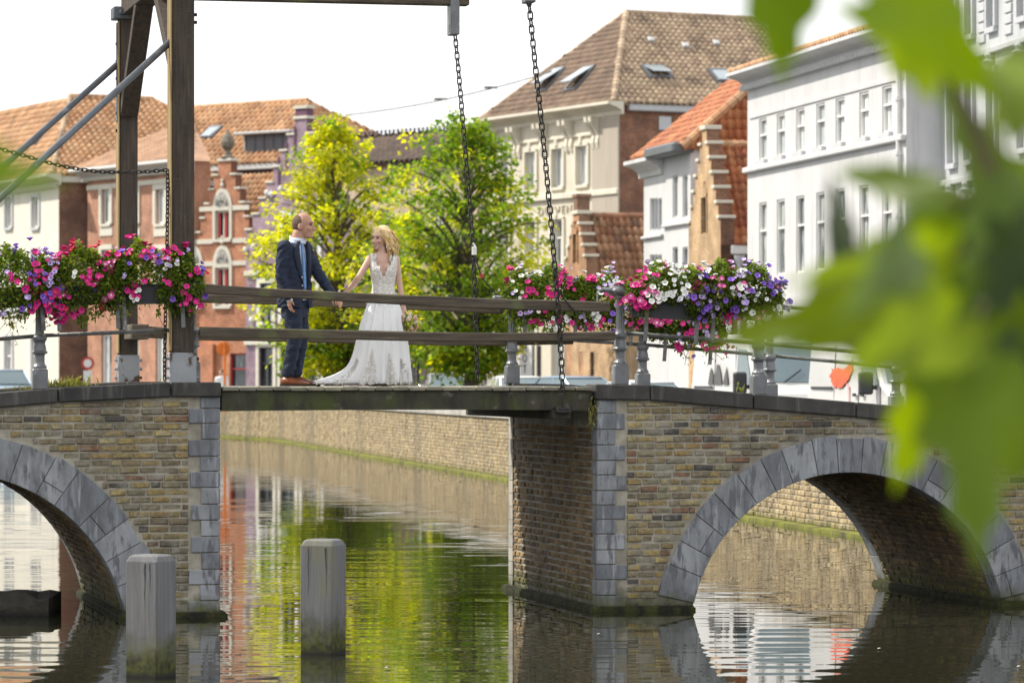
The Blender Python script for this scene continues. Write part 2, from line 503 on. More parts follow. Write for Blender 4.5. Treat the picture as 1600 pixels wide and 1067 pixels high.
def abutment(side):
    top = TOP_R if side == 'R' else TOP_L
    ch = COP_H[side]
    if side == 'R':
        s0, s1 = 0.0, S(1990); sc = S(1326); ri, ro = 1.79, 2.18
        lab = 'grey and yellow brick bridge abutment with a full round arch behind the green leaves'
    else:
        s0, s1 = S(-470), S(341); sc = S(-78); ri, ro = 1.84, 2.27
        lab = 'yellow brick bridge abutment under the timber gantry, its arch cut by the frame edge'
    root = thing('bridge_abutment', Bp((s0 + s1) / 2, W / 2, 0), lab, 'bridge abutment')
    bot = lambda s: top(s) - ch
    # core: columns of the face with the arch cut out
    m = MB(); m2 = MB()
    N = 90
    xs = sorted(set([s0 + (s1 - s0) * i / N for i in range(N + 1)] + [sc + ri * math.cos(math.pi * i / 40) for i in range(41)]))
    xs = [x for x in xs if s0 <= x <= s1]
    def low(s):
        d = abs(s - sc)
        return max(zc_arch + math.sqrt(max(ri * ri - d * d, 0)), -.9) if d < ri else -.9
    for a, b in zip(xs, xs[1:]):
        for t, rev in ((0.0, False), (W, True)):
            P = [Bp(a, t, low(a)), Bp(b, t, low(b)), Bp(b, t, bot(b) + .02), Bp(a, t, bot(a) + .02)]
            m.add(P, [(0, 1, 2, 3)])
        if (a + b) / 2 > sc - ri and (a + b) / 2 < sc + ri:
            m2.add([Bp(a, 0, low(a)), Bp(b, 0, low(b)), Bp(b, W, low(b)), Bp(a, W, low(a))], [(0, 1, 2, 3)])
    for s in (s0, s1):
        m.add([Bp(s, 0, -.9), Bp(s, W, -.9), Bp(s, W, bot(s)), Bp(s, 0, bot(s))], [(0, 1, 2, 3)])
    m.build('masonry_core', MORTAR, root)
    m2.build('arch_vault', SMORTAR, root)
    # roadway between the parapets
    m = MB()
    for a, b in zip(xs[::3], xs[3::3] + []):
        m.add([Bp(a, .25, top(a) - .05), Bp(b, .25, top(b) - .05), Bp(b, W - .25, top(b) - .05), Bp(a, W - .25, top(a) - .05)], [(0, 1, 2, 3)])
    a, b = xs[::3][-1], s1
    if b - a > .01:
        m.add([Bp(a, .25, top(a) - .05), Bp(b, .25, top(b) - .05), Bp(b, W - .25, top(b) - .05), Bp(a, W - .25, top(a) - .05)], [(0, 1, 2, 3)])
    m.build('roadway', setts, root)
    # coping stones, near and far parapet
    cuts = [S(928), S(1014), S(1175), S(1335), S(1490), S(1650), S(1810), S(1990)] if side == 'R' else [S(-470), S(-300), S(-120), S(90), S(266), S(345)]
    for t0, t1 in ((-.07, .42), (W - .42, W + .07)):
        for a, b in zip(cuts, cuts[1:]):
            a2, b2 = a + .006, b - .006
            P = []
            for dz in (-ch, 0):
                for s, t in ((a2, t0), (b2, t0), (b2, t1), (a2, t1)):
                    P.append(Bp(s, t, top(s) + dz + R.uniform(-.002, .002)))
            mb = MB(); mb.hexa(P)
            me = mb.mesh('coping_stone', COPING); mb.fix(me)
            bm = bmesh.new(); bm.from_mesh(me); bmesh.ops.bevel(bm, geom=bm.edges[:], offset=.012, segments=1, affect='EDGES', profile=.5); bm.to_mesh(me); bm.free()
            link('coping_stone', me, root)
    # voussoirs
    a_sp = math.asin((.12 - zc_arch) / ((ri + ro) / 2))
    nv = 19
    for face_t, sg in ((0.0, 1), (W, -1)):
        cuts_a = [a_sp + (math.pi - 2 * a_sp) * i / nv for i in range(nv + 1)]
        cuts_a = [cuts_a[0]] + [c + R.uniform(-.022, .022) for c in cuts_a[1:-1]] + [cuts_a[-1]]
        for a, b in zip(cuts_a, cuts_a[1:]):
            a += .0018; b -= .0018
            o = ro + R.uniform(-.022, .014)
            pr = -.02 - R.uniform(0, .006)
            parts = [(ri - .004, o)] if R.random() > .22 else [(ri - .004, ri + (o - ri) * .34 - .004), (ri + (o - ri) * .34 + .004, o)]
            for r0, r1 in parts:
                P = []
                k = 3
                for t in (face_t + sg * pr, face_t + sg * .32):
                    for rr_ in (r0, r1):
                        for i in range(k + 1):
                            an = a + (b - a) * i / k
                            P.append(Bp(sc + rr_ * math.cos(an), t, zc_arch + rr_ * math.sin(an)))
                q_ = k + 1
                def id_(t, r, i): return (t * 2 + r) * q_ + i
                fs = []
                for i in range(k):
                    fs += [(id_(0, 0, i), id_(0, 0, i + 1), id_(0, 1, i + 1), id_(0, 1, i)), (id_(1, 0, i), id_(1, 1, i), id_(1, 1, i + 1), id_(1, 0, i + 1)),
                           (id_(0, 0, i), id_(1, 0, i), id_(1, 0, i + 1), id_(0, 0, i + 1)), (id_(0, 1, i), id_(0, 1, i + 1), id_(1, 1, i + 1), id_(1, 1, i))]
                fs += [(id_(0, 0, 0), id_(0, 1, 0), id_(1, 1, 0), id_(1, 0, 0)), (id_(0, 0, k), id_(1, 0, k), id_(1, 1, k), id_(0, 1, k))]
                me = bpy.data.meshes.new('arch_stone'); me.from_pydata(P, [], fs); me.materials.append(BLUESTONE)
                bm = bmesh.new(); bm.from_mesh(me); bmesh.ops.recalc_face_normals(bm, faces=bm.faces)
                ed = [e for e in bm.edges if len(e.link_faces) == 2 and e.calc_face_angle(0) > .6]
                bmesh.ops.bevel(bm, geom=ed, offset=.005, segments=1, affect='EDGES', profile=.5)
                bm.to_mesh(me); bm.free()
                link('arch_stone', me, root)
    # quoins on the corner by the lifting span
    cs = 0.0 if side == 'R' else S(341)
    sg = 1 if side == 'R' else -1
    z = -.02; i = 0
    while z < top(cs) - ch - .06:
        h = min(.165 * R.uniform(.93, 1.07), top(cs) - ch - z)
        if z < .1: h = .19
        ln = (.30, .185)[i % 2] * R.uniform(.94, 1.06); dp = (.16, .24)[i % 2]
        P = []
        for zz in (z + .004, z + h - .004):
            for s, t in ((cs - sg * .018, -.02), (cs + sg * ln, -.02), (cs + sg * ln, dp), (cs - sg * .018, dp)):
                P.append(Bp(s, t + R.uniform(-.003, .003), zz))
        mb = MB(); mb.hexa(P); me = mb.mesh('quoin', BLUESTONE); mb.fix(me)
        bm = bmesh.new(); bm.from_mesh(me); bmesh.ops.bevel(bm, geom=bm.edges[:], offset=.007, segments=1, affect='EDGES'); bm.to_mesh(me); bm.free()
        link('quoin', me, root)
        # far corner strip of pale stone
        P = []
        for zz in (z + .004, z + h - .004):
            for s, t in ((cs - sg * .02, W - .2), (cs + sg * .2, W - .2), (cs + sg * .2, W + .02), (cs - sg * .02, W + .02)):
                P.append(Bp(s, t, zz))
        mb = MB(); mb.hexa(P); me = mb.mesh('corner_stone', PALESTONE); mb.fix(me)
        link('corner_stone', me, root)
        z += h; i += 1
    # face bricks
    br = Bricker()
    qa = cs + sg * .31
    def allowed(z0, z1):
        iv = [(qa, s1)] if side == 'R' else [(s0, qa)]
        # the short quoins let half bricks in
        r = ro + .016
        zz = max(z0 - zc_arch, 0)
        out = []
        for a, b in iv:
            if zz < r and z0 > -.1:
                d = math.sqrt(r * r - zz * zz)
                L_, R_ = sc - d, sc + d
                if L_ > a: out.append((a, min(b, L_)))
                if R_ < b: out.append((max(a, R_), b))
            else: out.append((a, b))
        return out
    courses(br, Bp(0, 0, 0), BU, UZ, .12, 2.4, allowed, top=lambda s: bot(s) - .008)
    br.flush(root, BRICKS, BRICK, 300)
    # hidden-side brickwork and, on the pier, the side under the lifting span
    br = Bricker()
    n_side = -BU * sg
    if side == 'R':
        ex = -BW            # seen from the span, right is towards the eye
        courses(br, Bp(0, W, 0), ex, UZ, .10, 2.0, lambda a, b: [(.21, W - .25)], lens=(.11, .2, .21), proud=.014, depth=.05, h=.075)
    else:
        courses(br, Bp(cs, 0, 0), BW, UZ, .10, 2.0, lambda a, b: [(.25, W - .21)], lens=(.11, .2, .21), proud=.014, depth=.05, h=.075)
    # vault
    rows = int(ri * math.pi / .078)
    for i in range(rows):
        an = math.pi * (i + .5) / rows
        zc = zc_arch + ri * math.sin(an)
        if zc < .1: continue
        nrm = -(BU * math.cos(an) + UZ * math.sin(an))
        tang = (-BU * math.sin(an) + UZ * math.cos(an))
        x = .33 + R.uniform(0, .1)
        while x < W - .35:
            l = R.choice((.11, .2, .21, .215)) * R.uniform(.94, 1.05)
            l = min(l, W - .33 - x)
            c = Bp(sc + ri * math.cos(an), x + l / 2, zc) + nrm * (.012 + R.uniform(-.007, .008))
            br.put(c, BW * (l - .012), -nrm * .05, tang * .064)
            x += l
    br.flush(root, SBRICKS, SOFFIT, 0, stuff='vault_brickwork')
    # low plinth at the water line
    def plinth(a, b, t0, t1, nm='plinth', h=.055):
        mb = MB()
        P = []
        for zz in (-.5, h):
            for s, t in ((a, t0), (b, t0), (b, t1), (a, t1)): P.append(Bp(s, t, zz))
        mb.hexa(P); me = mb.mesh(nm, MOSSM); mb.fix(me)
        bm = bmesh.new(); bm.from_mesh(me); bmesh.ops.bevel(bm, geom=bm.edges[:], offset=.02, segments=2, affect='EDGES'); bm.to_mesh(me); bm.free()
        link(nm, me, root)
    if side == 'R':
        plinth(-.10, sc - ri + .05, -.09, W + .1)
        plinth(sc + ri - .09, sc + ri + 3, -.09, W + .1)
    else:
        plinth(sc + ri - .09, cs + .09, -.09, W + .1)
        plinth(sc - ri - 2, sc - ri + .09, -.09, W + .1)
    return root
abR = abutment('R')
abL = abutment('L')

# ------------------------------------------------------------------ lifting deck
ZD = 2.404
sL, sR = S(345) + .01, S(926) - .01
deck = thing('lifting_deck', Bp((sL + sR) / 2, W / 2, ZD - .3), 'mossy timber lifting span with grey planks and brown plank railings, bride and groom on it', 'bridge deck')
npl = 22
for i in range(npl):
    a = sL + (sR - sL) * i / npl + .004; b = sL + (sR - sL) * (i + 1) / npl - .004
    m = MB(); m.cbox(Bp((a + b) / 2, W / 2, ZD - .021 + R.uniform(-.003, .003)), BU * ((b - a) / 2), BW * (W / 2 + .03 + R.uniform(-.012, .012)), UZ * .0205, .006)
    m.build('plank', PLANK, deck)
for t in (.06, W * .36, W * .66, W - .06):
    m = MB(); rings = []
    n = 12
    for i in range(n + 1):
        s = sL + (sR - sL) * i / n
        cam_ = .012 * math.sin(math.pi * i / n)
        P = [Bp(s, t - .055, ZD - .255 + cam_), Bp(s, t + .055, ZD - .255 + cam_), Bp(s, t + .055, ZD - .043), Bp(s, t - .055, ZD - .043)]
        rings.append(P)
    m.loft(rings)
    m.build('edge_beam' if t < .1 or t > W - .1 else 'bearer_beam', DECKWOOD, deck)
m = MB(); m.cbox(Bp(sR - .35, W * .5, ZD - .3), BU * .10, BW * (W / 2 + .09), UZ * .045, .01)
m.build('cross_beam', DECKWOOD, deck)
def rail(pts, t, th=.055, name='rail'):
    """pts: (px, y top, y bottom) on the plane t"""
    rings = []
    for px, y0, y1 in pts:
        s = S(px, t); a, b = Z(y0, s, t), Z(y1, s, t)
        c = .012
        rings.append([Bp(s, t - th / 2, b + c), Bp(s, t - th / 2 + c, b), Bp(s, t + th / 2 - c, b), Bp(s, t + th / 2, b + c),
                      Bp(s, t + th / 2, a - c), Bp(s, t + th / 2 - c, a), Bp(s, t - th / 2 + c, a), Bp(s, t - th / 2, a - c)])
    m = MB(); m.loft(rings); return m.build(name, DARKWOOD_H, deck)
rail([(312, 443.5, 459), (400, 449.5, 463.5), (480, 453.5, 468), (560, 457.5, 472.5), (640, 461.5, 477), (720, 464.5, 481), (800, 467.5, 484), (880, 469, 486), (952, 472, 488)], .0)
rail([(312, 510.5, 528), (400, 512.5, 529), (480, 514.5, 530), (560, 516, 531), (640, 518, 533), (720, 519.5, 534), (800, 520, 534), (880, 519, 533), (960, 517.5, 532)], .0)
rail([(212, 455, 469.5), (310, 459, 473), (380, 461.5, 475), (450, 464, 476.5), (520, 466, 480), (600, 470, 483), (680, 473, 486), (760, 476, 490), (830, 478, 492), (892, 480, 494)], W)
rail([(212, 508, 527), (310, 516, 532), (400, 519, 533), (520, 524.5, 536), (600, 526, 538), (700, 527, 540), (780, 527, 540), (895, 526, 538)], W)
# uprights that carry the rails
for px in (340, 640, 905):
    pass

# ------------------------------------------------------------------ gantry
tN, tF = .12, 4.28
sN, sF = S(284, tN), S(199.5, tF)
gan = thing('drawbridge_gantry', Bp((sN + sF) / 2, W / 2, 2.4), 'tall dark timber drawbridge gantry with two squared posts, stay rods and balance beams', 'gantry')
def gpost(s, t, hw, ztop, label=None):
    m = MB()
    m.cbox(Bp(s, t, (2.35 + ztop) / 2), BU * hw, BW * hw, UZ * ((ztop - 2.35) / 2), .012)
    return m.build('post', DARKWOOD_V, gan)
pN = gpost(sN, tN, .118, 7.2); pF = gpost(sF, tF, .105, 6.66)
# bolt straps; added strips below paint the sunlit left faces
for s, t, hw, P_ in ((sN, tN, .118, pN), (sF, tF, .105, pF)):
    base = MB(); base.cbox(Bp(s, t, 2.4 + .17), BU * (hw + .02), BW * (hw + .02), UZ * .19, .01)
    sh = base.build('post_shoe', RUSTPAINT, gan)
    mb = MB()
    for z in (2.5, 2.6, 2.7):
        for sg in (-1, 1):
            mb.tube([Bp(s + sg * (hw + .015), t - .06, z), Bp(s + sg * (hw + .055), t - .06, z)], .016, 6)
    mb.build('bolt', RUSTPAINT, sh)
SUNLIT_EDGE = woodmat('painted_sunlit_wood', (.30, .215, .10), (9, 9, .7), stains=[((.16, .12, .06), 5, .55, .75, (6, 6, .4))])  # added pale strips: sun on the posts' left faces put into the colour
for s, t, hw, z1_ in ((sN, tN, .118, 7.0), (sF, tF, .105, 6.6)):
    m = MB(); m.cbox(Bp(s - hw - .009, t, (2.78 + z1_) / 2), BU * .008, BW * (hw + .02), UZ * ((z1_ - 2.78) / 2), .003); m.build('sunlit_edge_strip', SUNLIT_EDGE, gan)
for z in (5.35, 5.55, 5.75, 5.95, 6.15, 6.35):
    m = MB(); m.tube([Bp(sF - .105, tF, z), Bp(sF - .14, tF, z)], .018, 6); m.build('bolt', CHAIN, gan)
for z in (6.22, 6.3):
    m = MB(); m.tube([Bp(sN + .11, tN, z), Bp(sN + .16, tN, z)], .018, 6); m.build('bolt', CHAIN, gan)
m = MB(); m.cbox(Bp(sF - .125, tF, 6.0), BU * .008, BW * .045, UZ * .55, .003); m.build('strap', RODMAT, gan)
m = MB(); m.cbox(Bp((sN + sF) / 2, (tN + tF) / 2, 6.78), BU * .12, BW * ((tF - tN) / 2 - .02), UZ * .11, .012); m.build('cross_beam', DARKWOOD_V, gan)
def brace(a, b, hw, hh, name, matl=DARKWOOD_V):
    d = (b - a); l = d.length; d.normalize()
    up = d.cross(BU).normalized()
    m = MB(); m.cbox((a + b) / 2, BU * hw, up * hh, d * (l / 2), .01)
    return m.build(name, matl, gan)
brace(Bp(sF, tF - .12, 5.55), Bp(sF + .03, tF - 1.35, 6.72), .10, .07, 'knee_brace')
brace(Bp(sN, tN + .12, 5.68), Bp(sN - .02, tN + 1.5, 6.72), .10, .07, 'knee_brace')
# balance beams along the bridge
for t, z, s1 in ((W + .06, 6.92, S(733, W)), (-.06, 6.92, S(850, 0))):
    m = MB(); m.cbox(Bp((sN - 4.5 + s1) / 2, t, z + .1), BU * ((s1 - sN + 4.5) / 2), BW * .09, UZ * .13, .012); m.build('balance_beam', DARKWOOD_H, gan)
sh_ = S(710, W)
m = MB(); m.cbox(Bp(sh_, W + .06, 6.76), BU * .055, BW * .11, UZ * .22, .01); m.cbox(Bp(sh_ - .025, W + .06, 6.62), BU * .035, BW * .05, UZ * .05, .01)
m.build('chain_hanger', IRON, gan)
m = MB(); m.cbox(Bp(S(826, -.06), -.06, 6.72), BU * .055, BW * .11, UZ * .24, .01); m.build('chain_hanger', IRON, gan)
# pieces where post, beam and straps meet
m = MB(); m.cbox(Bp(sF - .02, tF + .0, 6.70), BU * .16, BW * .16, UZ * .07, .01)
for k in (-.09, .05): m.tube([Bp(sF + k, tF - .3, 6.70), Bp(sF + k, tF - .1, 6.70)], .03, 8)
m.build('bearing_block', RODMAT, gan)
# stay rods down to the left land
for (x0, y0, x1, y1, t) in ((266, 66, 0, 310, tN - .02), (181, 103, 20, 247, tF - .02)):
    a = Bp(*((lambda q: (q[0], t, q[1]))(BZ(x0, y0, t))))
    b = Bp(*((lambda q: (q[0], t, q[1]))(BZ(x1, y1, t))))
    d = (b - a) / (b - a).z * (1.6 - a.z)
    m = MB(); m.tube([a - d.normalized() * .05, a + d], .036, 10); m.build('stay_rod', RODMAT, gan, smooth=True)
# spreader between the post feet (carries the old windlass)
m = MB(); m.cbox(Bp((sN + sF) / 2 + .0, W - .45, 3.02), BU * .10, BW * .5, UZ * .085, .01); m.build('tie_beam', DARKWOOD_H, gan)

# ------------------------------------------------------------------ chains
def link_mesh(name, ln, wd, r):
    m = MB(); pts = []
    n = 12
    for k in range(n):
        a = 2 * math.pi * k / n
        x = math.cos(a) * wd / 2; z = math.sin(a) * wd / 2 + (ln - wd) / 2 * (1 if math.sin(a) > 0 else -1)
        pts.append(V(x, 0, z))
    ns = 6; P = []; fs = []
    for k in range(n):
        t = (pts[(k + 1) % n] - pts[k - 1]).normalized(); b = V(0, 1, 0); c = t.cross(b)
        for j in range(ns):
            an = 2 * math.pi * j / ns
            P.append(pts[k] + (c * math.cos(an) + b * math.sin(an)) * r)
    for k in range(n):
        for j in range(ns):
            fs.append((k * ns + j, k * ns + (j + 1) % ns, ((k + 1) % n) * ns + (j + 1) % ns, ((k + 1) % n) * ns + j))
    m.add(P, fs)
    me = m.mesh(name, CHAIN, True); m.fix(me); return me
LINK = link_mesh('link', .098, .055, .0085)
LINKS = link_mesh('link', .062, .036, .0065)
def polyline(pts):
    L_ = [0]
    for a, b in zip(pts, pts[1:]): L_.append(L_[-1] + (b - a).length)
    def f(d):
        for i in range(len(pts) - 1):
            if d <= L_[i + 1] or i == len(pts) - 2:
                u = (d - L_[i]) / max(L_[i + 1] - L_[i], 1e-6)
                return pts[i].lerp(pts[i + 1], min(u, 1)), (pts[i + 1] - pts[i]).normalized()
    return f, L_[-1]
def chain(pts, me, pitch, label, group='iron chains of the drawbridge', roll=0.4):
    root = thing('chain', pts[-1], label, 'chain', group)
    f, L_ = polyline(pts)
    n = int(L_ / pitch)
    for i in range(n):
        c, d = f((i + .5) * pitch)
        x = d.cross(V(.1, 1, 0)).normalized(); y = d.cross(x)
        an = roll + (math.pi / 2 if i % 2 else 0) + R.uniform(-.12, .12)
        ax = x * math.cos(an) + y * math.sin(an); ay = d.cross(ax)
        link('link', me, root, frame_mat(c, ax, ay, d))
    return root
def smooth(pts, k=10):
    out = []
    for i in range(len(pts) - 1):
        p0 = pts[max(i - 1, 0)]; p1 = pts[i]; p2 = pts[i + 1]; p3 = pts[min(i + 2, len(pts) - 1)]
        for j in range(k):
            u = j / k
            out.append(.5 * ((2 * p1) + (p2 - p0) * u + (2 * p0 - 5 * p1 + 4 * p2 - p3) * u * u + (3 * p1 - p0 - 3 * p2 + p3) * u ** 3))
    out.append(pts[-1]); return out
def bpx(px, py, t): s, z = BZ(px, py, t); return Bp(s, t, z)
chain(smooth([bpx(826, -2, -.09), bpx(835, 90, -.09), bpx(849, 220, -.09), bpx(862, 360, -.09), bpx(871, 470, -.09), bpx(877, 560, -.09), bpx(879, 622, -.09)]), LINK, .074, 'long near drawbridge chain hanging in front of the hotel to the deck edge')
chain(smooth([bpx(710, 44, W + .06), bpx(718, 130, W + .06), bpx(729, 260, W + .06), bpx(738, 370, W + .06), bpx(743, 480, W + .06), bpx(746, 600, W + .06)]), LINK, .074, 'drawbridge chain hanging across the darker tree with a white tag tied on')
tieA = bpx(262, 266, tN)
chain(smooth([tieA, bpx(215, 269, tN), bpx(150, 268, tN), bpx(90, 258, tN), bpx(40, 244, tN), bpx(-10, 229, tN), bpx(-90, 198, tN)]), LINKS, .047, 'thin slack chain sagging leftwards from the gantry post')
chain(smooth([tieA, bpx(261.5, 350, tN - .12), bpx(259.5, 450, tN - .14), bpx(257.5, 540, tN - .12), bpx(257, 594, tN - .12)]), LINKS, .047, 'thin chain hanging straight down beside the thicker gantry post')
m = MB(); m.cbox(bpx(879, 641, -.09) , BU * .08, BW * .09, UZ * .03, .006); m.tube([bpx(879, 618, -.09), bpx(879, 638, -.09)], .014, 6); m.build('chain_bracket', CHAIN, deck)
tagm = mat('white_plastic', (.75, .75, .72), rough=.5)
m = MB(); m.cbox(bpx(741, 392, W - .02), BU * .028, BW * .01, UZ * .05, .008); m.tube([bpx(739, 380, W), bpx(744, 388, W)], .012, 6)
tag(m.build('rope_tag', tagm), 'small white tag tied on the drawbridge chain in front of the darker tree', 'tag')
ropem = mat('dark_rope', (.03, .028, .027)); redm = mat('red_paint', (.45, .035, .03), rough=.5)
rp_ = thing('safety_rope', bpx(742, 400, W), 'thin dark rope running from the chain tag down to the far flower trough', 'rope')
m = MB(); m.tube(smooth([bpx(742, 400, W), bpx(752, 430, W), bpx(768, 452, W), bpx(790, 476, W), bpx(800, 498, W)]), .008, 6); m.build('rope', ropem, rp_)
m = MB(); m.tube([bpx(751, 428, W), bpx(754, 434, W)], .018, 8); m.build('float', redm, rp_)
rp_ = thing('slack_cord', bpx(872, 478, -.05), 'thin dark cord dangling beside the near chain over the plank rail', 'rope')
m = MB(); m.tube(smooth([bpx(866, 420, -.08), bpx(873, 452, -.08), bpx(884, 470, -.05), bpx(905, 494, -.05)]), .008, 6); m.build('rope', ropem, rp_)

# ------------------------------------------------------------------ iron railings
POSTPROF = [(.0, .215), (.072, .215), (.074, .24), (.058, .262), (.052, .28), (.052, .345), (.056, .365), (.082, .375), (.084, .388), (.07, .405), (.066, .44), (.056, .48), (.062, .50), (.074, .515), (.076, .545), (.066, .562), (.05, .575), (.046, .60)]
def post_parts(root, base, sc=1.0):
    m = MB()
    b = base
    m.cbox(b + UZ * .105, BU * .08, BW * .08, UZ * .108, .012)
    m.lathe(b, POSTPROF, 16)
    # fluted shaft
    rings = []
    for z, r in ((.595, .046), (.93, .04)):
        rings.append([b + V(math.cos(a) * r * (1 if k % 2 else .84), math.sin(a) * r * (1 if k % 2 else .84), z) for k, a in enumerate([2 * math.pi * i / 24 for i in range(24)])])
    m.loft(rings)
    m.lathe(b, [(.04, .92), (.055, .935), (.05, .955), (.062, .97)], 14)
    return m.build('post', IRON, root, smooth=False)
def finial(root, base):
    """leafy cast cap"""
    m = MB(); rr = random.Random(int(base.x * 1000)); rows = 8; cols = 18; V_ = []; fs = []
    for i in range(rows + 1):
        th = math.pi * i / rows
        for k in range(cols):
            ph = 2 * math.pi * k / cols
            r = 1 + .22 * math.sin(ph * 5) * math.sin(th) + rr.uniform(-.08, .08)
            V_.append(base + BU * (.125 * r * math.sin(th) * math.cos(ph)) + BW * (.11 * r * math.sin(th) * math.sin(ph)) + UZ * (1.005 + .058 * math.cos(th) * (1 + .25 * math.sin(ph * 3))))
    for i in range(rows):
        for k in range(cols):
            k2 = (k + 1) % cols; fs.append((i * cols + k, (i + 1) * cols + k, (i + 1) * cols + k2, i * cols + k2))
    m.add(V_, fs); return m.build('leaf_finial', IRON, root, smooth=True)
def railing(posts, t, top, label, dz=(.555, .975), ext=(0, 0)):
    ss = [S(px, t) for px in posts]
    root = thing('iron_railing', Bp(ss[0], t, top(ss[0])), label, 'railing', 'grey iron railings on the bridge parapets')
    for s in ss:
        post_parts(root, Bp(s, t, top(s) - .003)); finial(root, Bp(s, t, top(s)))
    for d in dz:
        pts = [Bp(ss[0] - ext[0], t, top(ss[0] - ext[0]) + d)] + [Bp(s, t, top(s) + d) for s in ss] + [Bp(ss[-1] + ext[1], t, top(ss[-1] + ext[1]) + d)]
        for a, b in zip(pts, pts[1:]):
            if (b - a).length > .02:
                m = MB(); m.tube([a, b], .021, 10); m.build('rail_pipe', PIPE, root, smooth=True)
    return root
NT_ = .14; FT_ = W - .14
rlN = railing([-190, 62, 300], NT_, TOP_L, 'silver grey iron railing on the near parapet below the timber gantry')
rrN = railing([969, 1185, 1430, 1680], NT_, TOP_R, 'silver grey iron railing on the near parapet in front of the white vans')
rrF = railing([800, 1004, 1203, 1400, 1600], FT_, TOP_R, 'silver grey iron railing on the far parapet behind the near one')
# sockets reaching for the plank rails
for px, py, s2, rt, root in ((300, 448, 1, NT_, rlN), (300, 519, 1, NT_, rlN), (969, 454, -1, NT_, rrN), (969, 522, -1, NT_, rrN), (800, 466, -1, FT_, rrF)):
    s, z = BZ(px, py, rt)
    m = MB(); m.tube([Bp(s, rt, z), Bp(s + s2 * .2, rt - .03, z + .005)], [.032, .026], 8)
    m.lathe(Bp(s + s2 * .21, rt - .03, z - .03), [(.01, 0), (.03, .01), (.034, .03), (.03, .05), (.01, .06)], 10)
    m.build('socket', IRON, root, smooth=True)
s, z = BZ(930, 466, NT_)
m = MB(); m.cbox(Bp(s, NT_ - .1, z), (BU * .5 + UZ).normalized() * .012, BW * .02, (UZ - BU * .5).normalized() * .0 + V(0, 0, .07), .004); m.build('latch', IRON, rrN)
# ------------------------------------------------------------------ quay wall
QBRICK = mat('quay_brick', [(.40, .31, .175), (.35, .27, .15), (.45, .36, .21), (.30, .24, .15), (.38, .31, .20)], nscale=3, nvar=.35, bscale=40, bstr=.6,
             moss=(0.0, .2, (.12, .14, .015), (.05, .045, .02)), stains=[((.20, .17, .12), .35, .5, .72, (1, 1, .3)), ((.12, .12, .05), 1.1, .64, .74, (1.5, 1.5, .35))])
QMORTAR = mat('quay_mortar', (.27, .23, .16), nscale=2, nvar=.3, moss=(0.0, .2, (.12, .14, .015), (.05, .045, .02)))
LEDGE = mat('algae_ledge', (.16, .17, .025), rough=.9, nscale=4, nvar=.5, stains=[((.07, .06, .03), 2, .5, .65, (1, 1, 1)), ((.26, .27, .05), 5, .55, .7, (1, 1, 1))])
QB = [unit_brick('brick', 40 + i, QBRICK) for i in range(4)]
def quay(i0, i1, label, nb):
    a0 = QL[i0]
    root = thing('quay_wall', a0, label, 'quay wall')
    core = MB(); cop = []; br = Bricker(); led = MB()
    for p, q_ in zip(QL[i0:i1], QL[i0 + 1:i1 + 1]):
        d = (q_ - p); l = d.length; d.normalize()
        # seen from the water, right is from q to p (the wall runs away to the left)
        ex = -d; n = V(-d.y, d.x, 0)
        core.hexa([p + n * 0 - UZ * 2, q_ - UZ * 2, q_ - n * .5 - UZ * 2, p - n * .5 - UZ * 2, p + UZ * 1.5, q_ + UZ * 1.5, q_ - n * .5 + UZ * 1.5, p - n * .5 + UZ * 1.5])
        led.hexa([p + n * .22 - UZ * 1, q_ + n * .22 - UZ * 1, q_ - n * .1 - UZ * 1, p - n * .1 - UZ * 1, p + n * .22 + UZ * .05, q_ + n * .22 + UZ * .05, q_ - n * .1 + UZ * .07, p - n * .1 + UZ * .07])
        k = max(1, int(l / 1.6))
        for j in range(k):
            m = MB(); m.cbox(p + d * (l * (j + .5) / k) - n * .17 + UZ * 1.59, d * (l / k / 2 - .006), n * .24, UZ * .1, .015)
            cop.append(m)
        if p.y < 160:
            courses(br, q_ + UZ * 0, ex, UZ, .06, 1.49, lambda a, b: [(0.0, l)], lens=(.12, .24, .25, .26), h=.092, joint=.014, depth=.05, proud=.018)
    core.build('wall_core', QMORTAR, root)
    led.build('ledge', LEDGE, root)
    for m in cop: m.build('coping_stone', PALESTONE, root)
    br.flush(root, QB, QBRICK, nb)
    return root
quay(0, 3, 'sunlit yellow brick quay wall running along the canal behind the bridge', 300)
quay(3, 7, 'far yellow brick quay wall closing the canal on its outer bend', 0)

# ------------------------------------------------------------------ buildings
class Fac:
    def __init__(s, pl, Yl, pr, Yr):
        s.A = V((pl - 800) / F * Yl, Yl, 0); s.B = V((pr - 800) / F * Yr, Yr, 0)
        s.d = (s.B - s.A); s.L = s.d.length; s.d.normalize(); s.n = V(s.d.y, -s.d.x, 0)
    def a(s, px):
        k = (px - 800) / F
        return (k * s.A.y - s.A.x) / (s.d.x - k * s.d.y)
    def z(s, px, py): return CZ - (py - HZ) / F * (s.A.y + s.a(px) * s.d.y)
    def ao(s, px, o):
        """place along the facade, o metres off it, under pixel column px"""
        k = (px - 800) / F; ax = s.A.x + s.n.x * o; ay = s.A.y + s.n.y * o
        return (k * ay - ax) / (s.d.x - k * s.d.y)
    def P(s, a, z, o=0.0): return s.A + s.d * a + s.n * o + UZ * z

